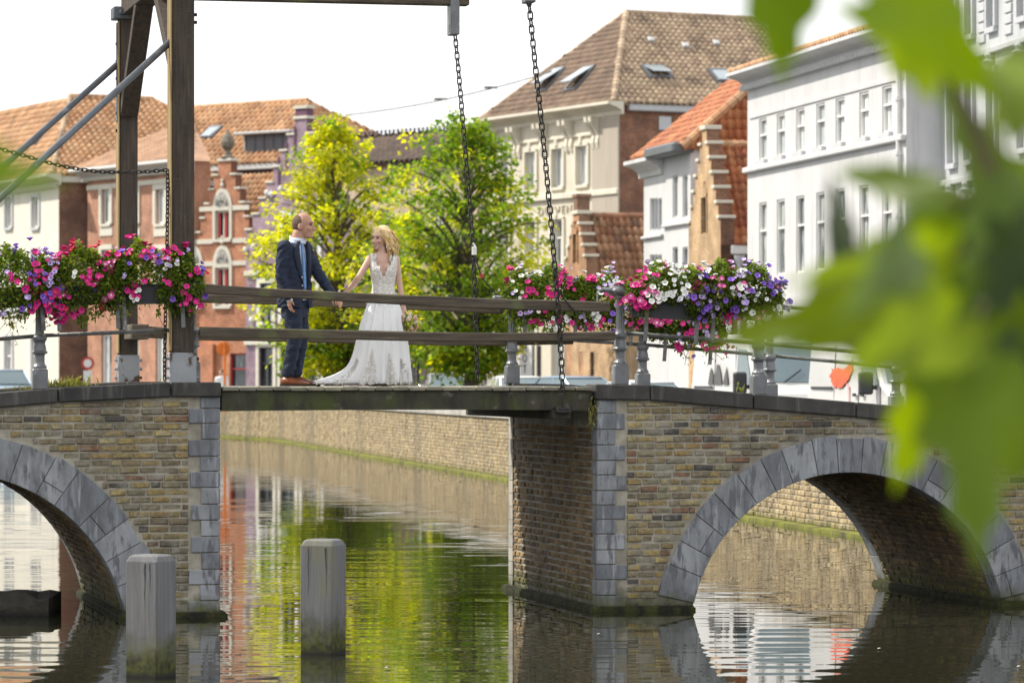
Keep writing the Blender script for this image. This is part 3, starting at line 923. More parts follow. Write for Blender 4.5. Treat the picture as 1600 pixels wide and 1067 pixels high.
def inrects(rs, x, z):
    return any(r[0] < x < r[1] and r[2] < z < r[3] for r in rs)
def wall(fc, rects, holes, matl, parent, name='wall', depth=.22):
    xs = sorted(set([round(v, 4) for r in rects + holes for v in r[:2]])); zs = sorted(set([round(v, 4) for r in rects + holes for v in r[2:4]]))
    m = MB()
    for x0, x1 in zip(xs, xs[1:]):
        for z0, z1 in zip(zs, zs[1:]):
            cx, cz = (x0 + x1) / 2, (z0 + z1) / 2
            if inrects(rects, cx, cz) and not inrects(holes, cx, cz):
                m.add([fc.P(x0, z0), fc.P(x1, z0), fc.P(x1, z1), fc.P(x0, z1)], [(0, 1, 2, 3)])
    for x0, x1, z0, z1 in holes:
        q = [(x0, z0), (x1, z0), (x1, z1), (x0, z1)]
        for (a, b), (c, d) in zip(q, q[1:] + q[:1]):
            m.add([fc.P(a, b), fc.P(c, d), fc.P(c, d, -depth), fc.P(a, b, -depth)], [(0, 1, 2, 3)])
    return m.build(name, matl, parent, fix=False)
def fbox(fc, x0, x1, z0, z1, o0, o1, name, matl, parent, bev=0.0):
    m = MB(); c = fc.P((x0 + x1) / 2, (z0 + z1) / 2, (o0 + o1) / 2)
    if bev: m.cbox(c, fc.d * ((x1 - x0) / 2), fc.n * ((o1 - o0) / 2), UZ * ((z1 - z0) / 2), bev)
    else: m.box(c, fc.d * ((x1 - x0) / 2), fc.n * ((o1 - o0) / 2), UZ * ((z1 - z0) / 2))
    return m.build(name, matl, parent)

def glassmat(name, dark, pale, k):
    s = NT(name)
    c = s.ramp(s.noise(1.2, 3, (2.2, 2.2, .35)), [(.5 - k, dark), (.5 - k + .06, pale)])
    s.l(c, s.b.inputs['Base Color']); s.b.inputs['Roughness'].default_value = .08
    s.b.inputs['Specular IOR Level'].default_value = .8
    return s.m
GLASS = glassmat('window_glass_with_curtain', (.10, .125, .13), (.50, .52, .51), .06)
GLASSD = glassmat('dark_window_glass', (.035, .045, .05), (.13, .16, .17), .02)
GLASSC = glassmat('curtained_window', (.42, .46, .48), (.72, .73, .71), .02)
SKYGL = mat('skylight_glass', (.30, .36, .40), rough=.06, nvar=.05, bstr=0, spec=1.0)
WHITEP = mat('white_window_paint', (.70, .70, .68), rough=.5, nvar=.06, bstr=0)
CREAMP = mat('cream_window_paint', (.62, .59, .50), rough=.6, nvar=.08, bstr=0)
GREYP = mat('pale_grey_paint', (.50, .51, .53), rough=.6, nvar=.08, bstr=0)
REDP = mat('red_shutter_paint', (.32, .03, .035), rough=.5, nvar=.1, bstr=0)
BLACKP = mat('black_window_paint', (.03, .03, .033), rough=.45, nvar=.1, bstr=0)
LEAD = mat('grey_zinc', (.12, .13, .145), rough=.5, nscale=2, nvar=.15, bstr=.05)
LEADP = mat('pale_zinc', (.45, .46, .46), rough=.5, nscale=2, nvar=.15, bstr=.05)

def window(fc, parent, x0, x1, z0, z1, glass=None, frame=None, fw=.07, mull=1, transom=None, sill=True, casing=None, cw=.16, rec=.15, arch=False, sillm=None, panes=None, glaz=0, proud=.05):
    glass = glass or GLASS; frame = frame or WHITEP
    m = MB()
    def bar(a, b, c, d, o0=-rec - .03, o1=-rec + .05): m.box(fc.P((a + b) / 2, (c + d) / 2, (o0 + o1) / 2), fc.d * ((b - a) / 2), fc.n * ((o1 - o0) / 2), UZ * ((d - c) / 2))
    bar(x0, x0 + fw, z0, z1); bar(x1 - fw, x1, z0, z1); bar(x0 + fw, x1 - fw, z0, z0 + fw); bar(x0 + fw, x1 - fw, z1 - fw, z1)
    zt = z1 - fw
    if transom:
        zt = z0 + (z1 - z0) * transom
        bar(x0 + fw, x1 - fw, zt - fw * .5, zt + fw * .5, -rec - .02, -rec + .07)
    for k in range(mull):
        xc = x0 + (x1 - x0) * (k + 1) / (mull + 1)
        bar(xc - fw * .5, xc + fw * .5, z0 + fw, zt, -rec - .025, -rec + .04)
    for k in range(glaz):
        zc = z0 + (z1 - z0) * (k + 1) / (glaz + 1)
        bar(x0 + fw, x1 - fw, zc - .02, zc + .02, -rec - .022, -rec + .03)
    w = m.build('window', frame, parent)
    g = MB(); g.add([fc.P(x0 + .01, z0 + .01, -rec - .04), fc.P(x1 - .01, z0 + .01, -rec - .04), fc.P(x1 - .01, z1 - .01, -rec - .04), fc.P(x0 + .01, z1 - .01, -rec - .04)], [(0, 1, 2, 3)])
    g.build('pane', glass, w, fix=False)
    if sill:
        fbox(fc, x0 - .1, x1 + .1, z0 - .13, z0, -rec + .05, .12, 'sill', sillm or casing or frame, w)
    if casing:
        c = MB()
        def cb(a, b, cc, d, o=proud): c.box(fc.P((a + b) / 2, (cc + d) / 2, o / 2 - .01), fc.d * ((b - a) / 2), fc.n * (o / 2 + .01), UZ * ((d - cc) / 2))
        cb(x0 - cw, x0 + .003, z0 - .003, z1 + (cw if not arch else -.003)); cb(x1 - .003, x1 + cw, z0 - .003, z1 + (cw if not arch else -.003))
        if not arch: cb(x0 + .003, x1 - .003, z1 - .003, z1 + cw, proud + .01)
        else:
            P = []; N_ = 10; r_o = (x1 - x0) / 2 + cw; rise = (x1 - x0) * arch; xc = (x0 + x1) / 2
            for k in range(N_ + 1):
                u = -1 + 2 * k / N_
                P.append((xc + u * (x1 - x0) / 2, z1 - .004)); 
            for k in range(N_ + 1):
                u = 1 - 2 * k / N_
                P.append((xc + u * r_o, z1 + (rise + cw * .6) * math.sqrt(max(0, 1 - u * u * .92)) - (0 if k not in (0, N_) else .0)))
            c.prism([fc.P(a, b, -.06) for a, b in P], fc.n * (proud + .07))
            c.box(fc.P(xc, z1 + rise + cw * .5, proud * .8), fc.d * .11, fc.n * (proud * .9), UZ * (cw * .9))
        c.build('casing', casing, w)
    return w

TILEP = [(0.0, .0), (.14, .045), (.34, .075), (.54, .05), (.72, -.004), (.88, -.02), (1.0, .004)]
def tile_mesh(name, w, h, matl):
    P = []; fs = []; k = len(TILEP); hm = w / .23
    for y, dz in ((0, .042), (h * 1.12, 0.0)):
        for x, z in TILEP: P.append(((x - .5) * w * 1.03, y, z * hm + dz))
    for x, z in TILEP: P.append(((x - .5) * w * 1.03, 0, z * hm * .8 - .012))
    for i in range(k - 1):
        fs.append((i, i + 1, k + i + 1, k + i)); fs.append((2 * k + i, 2 * k + i + 1, i + 1, i))
    me = bpy.data.meshes.new(name); me.from_pydata(P, [], fs); me.materials.append(matl)
    me.polygons.foreach_set('use_smooth', [True] * len(fs)); me.update(); return me
def inpoly(poly, x, y):
    c = False; j = len(poly) - 1
    for i in range(len(poly)):
        xi, yi = poly[i]; xj, yj = poly[j]
        if (yi > y) != (yj > y) and x < (xj - xi) * (y - yi) / (yj - yi) + xi: c = not c
        j = i
    return c
def roof(parent, poly, tw, th, matl, nparts=0, skip=(), base=None):
    """poly: 3d points, the first two are the eaves from left to right as seen from outside"""
    poly = [Vector(p) for p in poly]
    e = (poly[1] - poly[0]).normalized()
    w_ = poly[2] - poly[0]
    n = e.cross(w_).normalized()
    u = n.cross(e).normalized()
    o = poly[0]
    p2 = [((p - o).dot(e), (p - o).dot(u)) for p in poly]
    m = MB(); m.prism([p - n * .03 for p in poly], -n * .12); m.build('roof', base or matl, parent)
    x0 = min(p[0] for p in p2); x1 = max(p[0] for p in p2); y1 = max(p[1] for p in p2)
    me = tile_mesh('roof_tile', tw, th, matl)
    L_ = []
    y = -.06; r_ = 0
    while y < y1:
        x = x0 + tw / 2 + R.uniform(-.01, .01)
        while x < x1:
            yc = y + th * .5
            if inpoly(p2, x, yc) and not any(a < x < b and c < yc < d for a, b, c, d in skip):
                c = o + e * x + u * y + n * R.uniform(0, .012)
                ea = (e + u * R.uniform(-.02, .02)).normalized()
                un = (u + n * R.uniform(-.015, .015)).normalized()
                L_.append(frame_mat(c, ea, un, ea.cross(un)))
            x += tw
        y += th; r_ += 1
    def key(M):
        p = M.translation; px = 800 + F * p.x / p.y; py = HZ - F * (p.z - CZ) / p.y
        return (0 if -10 < px < 1610 and py > -10 else 1, p.y)
    L_.sort(key=key)
    for M in L_[:nparts]: link('roof_tile', me, parent, M)
    if L_[nparts:]:
        mb = MB(); vv = [v.co.copy() for v in me.vertices]; ff = [tuple(p.vertices) for p in me.polygons]
        for M in L_[nparts:]: mb.add([M @ c for c in vv], ff)
        ob = mb.build('roof_tiling', matl, parent, smooth=True, fix=False); ob['kind'] = 'stuff'
    return o, e, u, n
def ridge(parent, a, b, r, matl):
    a = Vector(a); b = Vector(b); d = (b - a); k = max(2, int(d.length / .34)); m = MB()
    for i in range(k):
        p = a + d * (i / k); q = a + d * ((i + 1.12) / k)
        m.tube([p, q], [r * 1.08, r * .92], 8)
    ob = m.build('ridge_capping', matl, parent); ob['kind'] = 'stuff'
def skylight(parent, fr, x, y, w, h, open_=0.0, label=None):
    o, e, u, n = fr
    c = o + e * x + u * y
    m = MB()
    for sx, sy, lx, ly in ((-1, 0, .07, h / 2), (1, 0, .07, h / 2), (0, -1, w / 2 - .07, .07), (0, 1, w / 2 - .07, .07)):
        m.box(c + e * (sx * (w / 2)) + u * (sy * (h / 2 - .07)) + n * .09, e * lx, u * ly, n * .09)
    w_ = m.build('skylight', LEAD, parent)
    m = MB(); t = (u * math.cos(open_) - n * math.sin(open_))    # hinged at the upper edge
    top = c + u * (h / 2 - .05) + n * .15
    tn = e.cross(t)
    m.box(top - t * (h / 2 - .05) , e * (w / 2 - .03), t * (h / 2 - .05), tn * .02)
    m.build('pane', SKYGL, w_)

def tilemat(name, cols, stain):
    return mat(name, cols, rough=.75, nscale=.9, nvar=.3, bscale=30, bstr=.25, stains=stain)
T_OR = tilemat('orange_pantiles', [(.46, .255, .13), (.52, .30, .155), (.39, .205, .105), (.55, .34, .19), (.43, .25, .14)], [((.17, .11, .06), 1.0, .6, .78, (1, 1, 1)), ((.34, .25, .06), 2.2, .68, .76, (1, 1, 1))])
T_OR2 = tilemat('red_orange_pantiles', [(.36, .125, .055), (.41, .15, .065), (.31, .10, .05), (.44, .19, .085)], [((.15, .08, .05), .9, .6, .75, (1, 1, 1))])
T_BRD = tilemat('dull_brown_pantiles', [(.215, .15, .105), (.245, .17, .12), (.185, .13, .095)], [((.13, .10, .075), .8, .55, .75, (1, 1, 1))])
T_BR = tilemat('brown_grey_pantiles', [(.36, .265, .18), (.41, .305, .21), (.30, .215, .15), (.44, .335, .225)], [((.13, .10, .075), .8, .55, .75, (1, 1, 1)), ((.36, .31, .20), 1.8, .66, .76, (1, 1, 1))])
T_BF = tilemat('faded_brown_pantiles', [(.37, .22, .135), (.41, .25, .155), (.33, .19, .115)], [((.2, .13, .09), 1.0, .6, .75, (1, 1, 1))])
T_DK = tilemat('dark_brown_pantiles', [(.10, .07, .055), (.13, .09, .065), (.08, .06, .05)], [((.2, .16, .12), 1.5, .65, .75, (1, 1, 1))])
T_WN = tilemat('weathered_red_pantiles', [(.30, .15, .085), (.25, .115, .065), (.34, .19, .11), (.19, .105, .07), (.37, .215, .125)], [((.10, .08, .05), 1.2, .52, .7, (1, 1, 1)), ((.15, .16, .06), 2.5, .66, .74, (1, 1, 1))])
def plaster(name, c, dirt, nv=.12): return mat(name, c, rough=.85, nscale=1.2, nvar=nv, stretch=(1, 1, .5), bscale=18, bstr=.15, stains=[(dirt, 1.3, .58, .8, (2.5, 2.5, .18))])

def body(fc, depth, ztop, matl, parent, left=True, right=True, z0=None, name='side_wall', rmat=None):
    z0 = STREET if z0 is None else z0
    b = -fc.n * depth
    for flag, a in ((left, 0.0), (right, fc.L)):
        if not flag: continue
        m = MB(); m.add([fc.P(a, z0), fc.P(a, z0, -depth), fc.P(a, ztop, -depth), fc.P(a, ztop)], [(0, 1, 2, 3)])
        m.build(name, rmat if (rmat and a > 0) else matl, parent)
    m = MB(); m.add([fc.P(0, z0, -depth), fc.P(fc.L, z0, -depth), fc.P(fc.L, ztop, -depth), fc.P(0, ztop, -depth)], [(0, 1, 2, 3)])
    m.build('rear_wall', matl, parent)

def cornice(fc, x0, x1, zt, h, out, matl, parent, ends=True):
    m = MB(); prof = [(0, -h), (.08, -h), (.10, -h * .7), (out * .45, -h * .45), (out * .6, -h * .4), (out, -h * .22), (out, 0), (0, 0)]
    rings = [[fc.P(x, zt + dz, o) for o, dz in prof] for x in (x0, x1)]
    m.loft(rings); return m.build('cornice', matl, parent)

def grid_of(fc, specs):
    """window rectangles from pixels: (px left, px right, py top, py bottom) -> facade metres"""
    out = []
    for x0, x1, y0, y1 in specs:
        c = (x0 + x1) / 2
        out.append((fc.a(x0), fc.a(x1), fc.z(c, y1), fc.z(c, y0)))
    return out

# --- long white house (by the leaves)
fc = Fac(1168, 111, 1416, 95.5)
WHT = plaster('white_render', (.55, .555, .56), (.40, .405, .41), .09)
zt = fc.z(1170, 128)
b = thing('white_house', fc.P(fc.L / 2, STREET, -3), 'long white rendered house with two rows of recessed windows behind the green leaves', 'house')
up = []; lo = []; gr = []
for i, px in enumerate((1192, 1220, 1250.5, 1282, 1312.5, 1350, 1386)):
    a = fc.a(px); hw = .29 if i < 4 else .27
    hw = .43
    up.append((a - hw, a + hw, 8.86, 10.08)); lo.append((a - hw, a + hw, 5.45, 7.62)); gr.append((a - hw, a + hw, 2.1, 4.2))
wall(fc, [(0, fc.L, STREET, zt)], up + lo + gr, WHT, b, depth=.15)
body(fc, 7, zt, WHT, b)
for w in up: window(fc, b, *w, glass=GLASSC, fw=.06, mull=0, transom=.6, rec=.085, sillm=GREYP)
for w in lo: window(fc, b, *w, glass=GLASS, fw=.06, mull=0, transom=.62, rec=.085, sill=False)
for w in gr: window(fc, b, *w, glass=GLASSD, fw=.06, mull=0, transom=.62, rec=.085, sill=False)
fbox(fc, -.05, fc.L + .02, 8.55, 8.72, 0, .16, 'string_course', WHT, b, .03)
fbox(fc, .3, fc.L - .2, 10.15, 10.25, 0, .04, 'band', WHT, b)
cornice(fc, -.3, fc.L + .1, zt + .25, .42, .6, WHT, b)
mb = MB(); k = 60
for i in range(k):
    x = -.2 + (fc.L + .2) * (i + .5) / k
    mb.box(fc.P(x, zt - .2, .12), fc.d * .07, fc.n * .1, UZ * .07)
o = mb.build('dentil_row', WHT, b); o['kind'] = 'stuff'
m = MB(); m.tube([fc.P(fc.L - .35, zt - .3, .1), fc.P(fc.L - .35, STREET + .1, .1)], .07, 8)
for z in (9.6, 8.2, 6.6, 5.1): m.tube([fc.P(fc.L - .35, z, .1), fc.P(fc.L - .35, z + .12, .1)], .1, 8)
m.build('downpipe', WHITEP, b)
roof(b, [fc.P(-.2, zt + .27, .5), fc.P(fc.L + .1, zt + .27, .5), fc.P(fc.L + .1, zt + 1.5, -3.2), fc.P(-.2, zt + 1.5, -3.2)], .27, .33, T_OR)
# --- grey house beyond its corner
f2 = Fac(1458, 96.5, 1680, 84)
GRY = plaster('grey_render', (.46, .48, .49), (.33, .34, .345), .1)
b = thing('grey_house', f2.P(f2.L / 2, STREET, -3), 'grey rendered house with carved white window heads at the far edge behind leaves', 'house')
ws = []
for px in (1490, 1517, 1552, 1600):
    a = f2.a(px)
    for z0, z1 in ((11.0, 12.35), (7.9, 9.9), (4.6, 6.9)): ws.append((a - .32, a + .32, z0, z1))
for px in (1485, 1512):
    pass
ws2 = ws
wall(f2, [(0, f2.L, STREET, 13.6)], ws2, GRY, b, depth=.4)
body(f2, 8, 13.6, GRY, b)
for w in ws2:
    window(f2, b, *w, glass=GLASS, fw=.07, mull=0, transom=.62, rec=.3, casing=GREYP, cw=.13, sillm=GREYP, proud=.1)
    if w[2] < 8:
        m = MB(); m.lathe(f2.P((w[0] + w[1]) / 2, w[3] + .16, .1), [(.16, 0), (.2, .1), (.1, .16), (.14, .25), (.06, .36)], 8); m.build('carved_head', GREYP, b)
for z in (7.35, 10.35): fbox(f2, 0, f2.L, z, z + .16, 0, .14, 'string_course', GREYP, b, .02)
for i in range(9):
    for px in (1535, 1577):
        a = f2.a(px); z = 10.7 + i * .26
        fbox(f2, a - .3, a + .3, z, z + .22, 0, .05, 'rustic_block', GREYP, b, .02)
cornice(f2, -.2, f2.L + .2, 14.1, .6, .7, GREYP, b)
# return wall joining the two
f3 = Fac(1417, 95.6, 1458, 96.4)
b3 = thing('link_house', f3.P(f3.L / 2, STREET, -1), 'narrow plain pale wall between the long white house and the grey house', 'house')
wall(f3, [(0, f3.L, STREET, 11.3)], [], WHT, b3)
m = MB(); m.add([f3.P(0, STREET, -.02), f3.P(f3.L, STREET, -.02), f3.P(f3.L, STREET, -.25), f3.P(0.05, STREET, -.25), f3.P(0, 11.3, -.02), f3.P(f3.L, 11.3, -.02), f3.P(f3.L, 11.3, -.25), f3.P(0.05, 11.3, -.25)], [(4, 5, 6, 7), (1, 2, 6, 5), (3, 0, 4, 7), (2, 3, 7, 6)]); m.build('wall_back', WHT, b3)
fbox(f3, .05, f3.L - .05, fc.z(1416, 208) - .12, fc.z(1416, 208) + .04, 0, .12, 'string_course', WHT, b3, .02)

# --- hotel
fh = Fac(768, 171, 968, 160)
CRM = plaster('cream_render', (.60, .555, .455), (.40, .36, .29), .1)
CRM2 = plaster('cream_stone_trim', (.64, .60, .50), (.42, .39, .32), .1)
zt = fh.z(968, 165)
b = thing('corner_hotel', fh.P(fh.L / 2, STREET, -5), 'tall cream corner hotel with bracketed cornice, brown hipped roof and brick flank', 'hotel')
cols = [fh.a(p) for p in (789, 830, 872, 910)]
cols[0] = cols[1] - (cols[2] - cols[1]) * 1.0
hs = []
for a in cols: hs += [(a - .52, a + .52, 10.9, 12.6), (a - .52, a + .52, 6.95, 9.5), (a - .52, a + .52, 2.2, 5.0)]
wall(fh, [(0, fh.L, STREET, zt)], hs, CRM, b, depth=.3)
hd = 11.0
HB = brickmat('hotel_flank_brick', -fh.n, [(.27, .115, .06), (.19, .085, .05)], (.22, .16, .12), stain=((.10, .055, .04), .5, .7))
body(fh, hd, zt, HB, b)
for i, w in enumerate(hs):
    window(fh, b, *w, glass=GLASSC if i % 3 == 0 else GLASS, fw=.09, mull=1, transom=None if i % 3 == 0 else .68, rec=.2, casing=CRM2, cw=.17, arch=.16 if i % 3 < 2 else False, sillm=CRM2, proud=.09)
fbox(fh, -.02, fh.L + .02, 10.35, 10.6, 0, .16, 'string_course', CRM2, b, .03)
fbox(fh, 0, fh.L, 6.3, 6.5, 0, .12, 'string_course', CRM2, b, .03)
fbox(fh, fh.a(927), fh.L + .02, STREET, zt - .5, 0, .08, 'pilaster', plaster('shade_toned_render', (.40, .355, .295), (.33, .29, .24), .06), b, .02)  # right pilaster: shade on the hotel corner put into the render colour
fbox(fh, -.02, .5, STREET, zt, 0, .08, 'pilaster', CRM2, b, .02)
fbox(fh, .5, fh.a(927), 13.0, 13.12, 0, .1, 'frieze_band', CRM2, b, .02)
cornice(fh, -.35, fh.L + .4, zt + .15, .55, .75, CRM2, b)
for i, a in enumerate([cols[0] - 1.35, cols[0] - .95] + [x for q, r in zip(cols, cols[1:]) for x in ((q + r) / 2 - .22, (q + r) / 2 + .22)] + [cols[3] + 1.15, cols[3] + 1.55]):
    m = MB(); prof = [(0, -1.35), (.10, -1.35), (.16, -1.1), (.10, -.8), (.26, -.5), (.48, -.22), (.5, 0), (0, 0)]
    m.loft([[fh.P(a + dx, zt - .38 + z, o) for o, z in prof] for dx in (-.12, .12)]); m.build('cornice_bracket', CRM2, b)
for q, r in zip([cols[0] - .75] + [(x + y) / 2 + .45 for x, y in zip(cols, cols[1:])], [(x + y) / 2 - .45 for x, y in zip(cols, cols[1:])] + [cols[3] + .9]):
    fbox(fh, q, r, zt - 1.15, zt - .6, 0, .05, 'frieze_panel', CRM, b, .03)
# lettering on the front and on the vertical plate
def text(fcx, s, a, z, size, o, matl, parent, name, vertical=False, squeeze=1.0):
    cu = bpy.data.curves.new(name, 'FONT'); cu.body = s; cu.size = size; cu.extrude = .015; cu.align_x = 'CENTER'
    cu.space_character = 1.35
    if vertical: cu.space_line = .95
    ob = bpy.data.objects.new(name, cu); COL.objects.link(ob)
    bpy.context.view_layer.update()
    me = bpy.data.meshes.new_from_object(ob.evaluated_get(bpy.context.evaluated_depsgraph_get()))
    bpy.data.objects.remove(ob)
    me.materials.clear(); me.materials.append(matl)
    M = frame_mat(fcx.P(a, z, o), fcx.d * squeeze, UZ * 1.0, fcx.n)
    me.transform(M)
    return link(name, me, parent)
LETC = mat('bronze_letters', (.36, .31, .23), rough=.6, bstr=0)
text(fh, 'DUINEN', fh.a(868), fh.z(868, 335), .52, .03, LETC, b, 'lettering', squeeze=1.35)
fbox(fh, fh.a(814) , fh.a(834), fh.z(824, 606), fh.z(824, 536), 0.02, .12, 'sign_plate', WHITEP, b)
text(fh, 'H\nO\nT\nE\nL', fh.a(824), fh.z(824, 549), .50, .13, BLACKP, b, 'lettering', vertical=True, squeeze=1.1)
fbox(fh, fh.a(836), fh.a(845), STREET, fh.z(840, 540), -.05, .06, 'door', BLACKP, b)
# flank gutter and vent
fl = Fac(0, 1, 1, 1); fl.A = fh.P(fh.L, 0, 0); fl.d = -fh.n; fl.B = fl.A + fl.d * hd; fl.L = hd; fl.n = V(fl.d.y, -fl.d.x, 0)
fbox(fl, .35, hd, zt - .22, zt + .08, -.02, .28, 'gutter', GREYP, b, .04)
fbox(fl, 1.9, 2.5, zt - 1.0, zt - .4, .005, .08, 'vent', GREYP, b, .02)
ze = zt + .12; hc = fh.L / 2
ap0 = fh.P(hc + .1, 18.75, -3.6); ap1 = fh.P(hc + .1, 18.75, -hd + .3)
eL = fh.P(-.35, ze, .45); eR = fh.P(fh.L + .3, ze, .45); eRb = fh.P(fh.L + .3, ze, -hd); eLb = fh.P(-.35, ze, -hd)
sl1 = roof(b, [eL, eR, ap0], .29, .33, T_BRD, 0)
sl2 = roof(b, [eR, eRb, ap1, ap0], .30, .34, T_BR, 300)
roof(b, [eLb, eL, ap0, ap1], .4, .5, T_BR, 0)
ridge(b, eR, ap0 + UZ * .05, .15, T_BR); ridge(b, ap0 + UZ * .05, ap1 + UZ * .05, .14, T_BR); ridge(b, eL, ap0, .14, T_BR)
def onslope(fr, px, py):
    o, e, u, n = fr
    d = V((px - 800) / F, 1, -(py - HZ) / F)
    c = V(0, 0, CZ); t = (o - c).dot(n) / d.dot(n); p = c + d * t
    return (p - o).dot(e), (p - o).dot(u)
for px, py in ((1026, 116), (1130, 122)): skylight(b, sl2, *onslope(sl2, px, py), 1.0, 1.05, .28 if px < 1100 else .05)
for px, py in ((862, 128), (908, 126)): skylight(b, sl1, *onslope(sl1, px, py), 1.0, 1.5, .3)
for px, py in ((1016, 66), (1070, 75), (1118, 71)):
    x, y = onslope(sl2, px, py); o_, e_, u_, n_ = sl2
    m = MB(); m.cbox(o_ + e_ * x + u_ * y + n_ * .1, e_ * .15, u_ * .16, n_ * .1, .03); m.build('roof_vent', LEADP, b)

# --- stepped gable maker
def stepped(fc, parent, zb, zpk, nst, xc, hw, hwt, matl, capm, holes, th=.42, dark=None, wall_right=True):
    """rectangles of a stepped gable centred on xc; returns them"""
    rects = [(xc - hw, xc + hw, STREET, zb)]
    sh = (zpk - zb) / nst
    for i in range(nst):
        w = hw + (hwt - hw) * (i + .0) / max(nst - 1, 1)
        rects.append((xc - w, xc + w, zb + sh * i - .001, zb + sh * (i + 1)))
    wall(fc, rects, holes, matl, parent, 'gable_wall', depth=.25)
    m = MB()
    for x0, x1, z0, z1 in rects:
        m.add([fc.P(x1, z0), fc.P(x1, z0, -th), fc.P(x1, z1, -th), fc.P(x1, z1)], [(0, 1, 2, 3)])
        m.add([fc.P(x0, z0), fc.P(x0, z0, -th), fc.P(x0, z1, -th), fc.P(x0, z1)], [(0, 1, 2, 3)])
        m.add([fc.P(x0, z0, -th), fc.P(x1, z0, -th), fc.P(x1, z1, -th), fc.P(x0, z1, -th)], [(0, 1, 2, 3)])
    m.build('gable_side', dark or matl, parent)
    full = rects[1:]
    for i, (x0, x1, z0, z1) in enumerate(full):
        nx = full[i + 1] if i + 1 < len(full) else None
        if nx:
            for p, q in ((x0 - .05, nx[0] + .03), (nx[1] - .03, x1 + .05)):
                fbox(fc, p, q, z1 - .005, z1 + .09, -th - .05, .07, 'step_cap', capm, parent, .01)
        else: fbox(fc, x0 - .06, x1 + .06, z1 - .005, z1 + .12, -th - .05, .07, 'step_cap', capm, parent, .01)
    return rects

# --- orange roofed stepped gable house (right)
fj = Fac(1076, 117.5, 1126, 113.2)
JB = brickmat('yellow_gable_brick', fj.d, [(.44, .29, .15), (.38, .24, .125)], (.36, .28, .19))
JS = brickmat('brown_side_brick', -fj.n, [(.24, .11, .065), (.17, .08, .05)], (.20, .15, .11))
b = thing('stepped_gable_house', fj.P(fj.L / 2, STREET, -3), 'narrow yellow brick stepped gable house with steep orange side roof beside the long white house', 'house')
zpk = fj.z(1100, 203); zr = fj.z(1110, 224)
hw = fj.L / 2
zeav = fj.z(1126, 382)
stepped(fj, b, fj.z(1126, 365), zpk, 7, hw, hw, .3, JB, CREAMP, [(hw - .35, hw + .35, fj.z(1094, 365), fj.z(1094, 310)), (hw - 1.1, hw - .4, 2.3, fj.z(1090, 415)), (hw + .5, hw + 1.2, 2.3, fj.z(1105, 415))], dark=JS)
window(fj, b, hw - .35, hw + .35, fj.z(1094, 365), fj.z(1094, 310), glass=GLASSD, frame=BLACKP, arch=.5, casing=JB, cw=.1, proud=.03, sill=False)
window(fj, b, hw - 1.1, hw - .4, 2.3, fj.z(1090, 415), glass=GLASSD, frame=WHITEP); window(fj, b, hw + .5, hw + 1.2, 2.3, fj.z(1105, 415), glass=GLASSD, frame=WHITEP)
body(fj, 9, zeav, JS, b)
e0 = fj.P(fj.L + .12, zeav + .02, -.4); e1 = fj.P(fj.L + .12, zeav + .02, -9)
r0 = fj.P(hw, zr, -.4); r1 = fj.P(hw, zr, -9)
roof(b, [e0, e1, r1, r0], .25, .34, T_OR2, 300)
roof(b, [fj.P(-.1, zeav, -9), fj.P(-.1, zeav, -.4), r0, r1], .4, .5, T_OR2, 0)
ridge(b, r0 + UZ * .03, r1 + UZ * .03, .12, T_OR)
fs_ = Fac(0, 1, 1, 1); fs_.A = fj.P(fj.L, 0, 0); fs_.d = -fj.n; fs_.B = fs_.A + fs_.d * 9; fs_.L = 9; fs_.n = V(fs_.d.y, -fs_.d.x, 0)
fbox(fs_, .3, 9, zeav - .30, zeav - .02, .01, .16, 'gutter', WHITEP, b, .03)
m = MB(); m.lathe(fs_.P(.55, zeav - .75, .14), [(.05, 0), (.06, .05), (.16, .3), (.18, .42)], 8); m.tube([fs_.P(.55, STREET, .12), fs_.P(.55, zeav - .7, .12)], .05, 8); m.build('downpipe', GREYP, b)
lampb = fs_.P(1.0, zeav - .9, .25)
b2 = thing('wall_lantern', lampb, 'small black wall lantern by the downpipe of the orange roofed gable house', 'lantern')
m = MB(); m.lathe(lampb - UZ * .25, [(.06, 0), (.12, .04), (.16, .3), (.18, .32), (.05, .44), (.03, .5)], 8); m.build('lamp_body', BLACKP, b2)
m = MB(); m.tube([lampb + UZ * .2, lampb + UZ * .3 - fs_.n * .1, lampb + UZ * .25 - fs_.n * .25], .02, 6); m.build('bracket', BLACKP, b2)

# --- white pair of houses with orange hipped roof
fi = Fac(1006, 123.6, 1079, 117.6)
b = thing('white_gutter_house', fi.P(fi.L / 2, STREET, -3), 'small white canal house with grey box gutter and orange hipped roof behind the gable', 'house')
ze = fi.z(1050, 240)
holes = []
mid = fi.a(1037)
for px in (1018.5, 1024.5, 1031): 
    a = fi.a(px); holes += [(a - .26, a + .26, fi.z(px, 360), fi.z(px, 310)), (a - .26, a + .26, fi.z(px, 446), fi.z(px, 398))]
for px in (1055, 1070.5):
    a = fi.a(px); holes += [(a - .33, a + .33, fi.z(px, 340), fi.z(px, 274)), (a - .33, a + .33, fi.z(px, 440), fi.z(px, 386))]
wall(fi, [(0, fi.L, STREET, ze)], holes, WHT, b, depth=.15)
body(fi, 7.5, ze, WHT, b)
for w in holes: window(fi, b, *w, glass=GLASS, frame=GREYP, fw=.05, mull=0, rec=.085, sill=False)
fbox(fi, 0, mid, fi.z(1025, 367) - .1, fi.z(1025, 367), 0, .12, 'string_course', WHT, b, .02); fbox(fi, mid + .1, fi.L, fi.z(1060, 348) - .1, fi.z(1060, 348), 0, .12, 'string_course', WHT, b, .02)
cornice(fi, -.4, mid, ze - .05, .55, .6, WHT, b)
fbox(fi, mid - .2, fi.L + .1, ze - .12, ze + .22, -.1, .62, 'box_gutter', LEAD, b, .06)
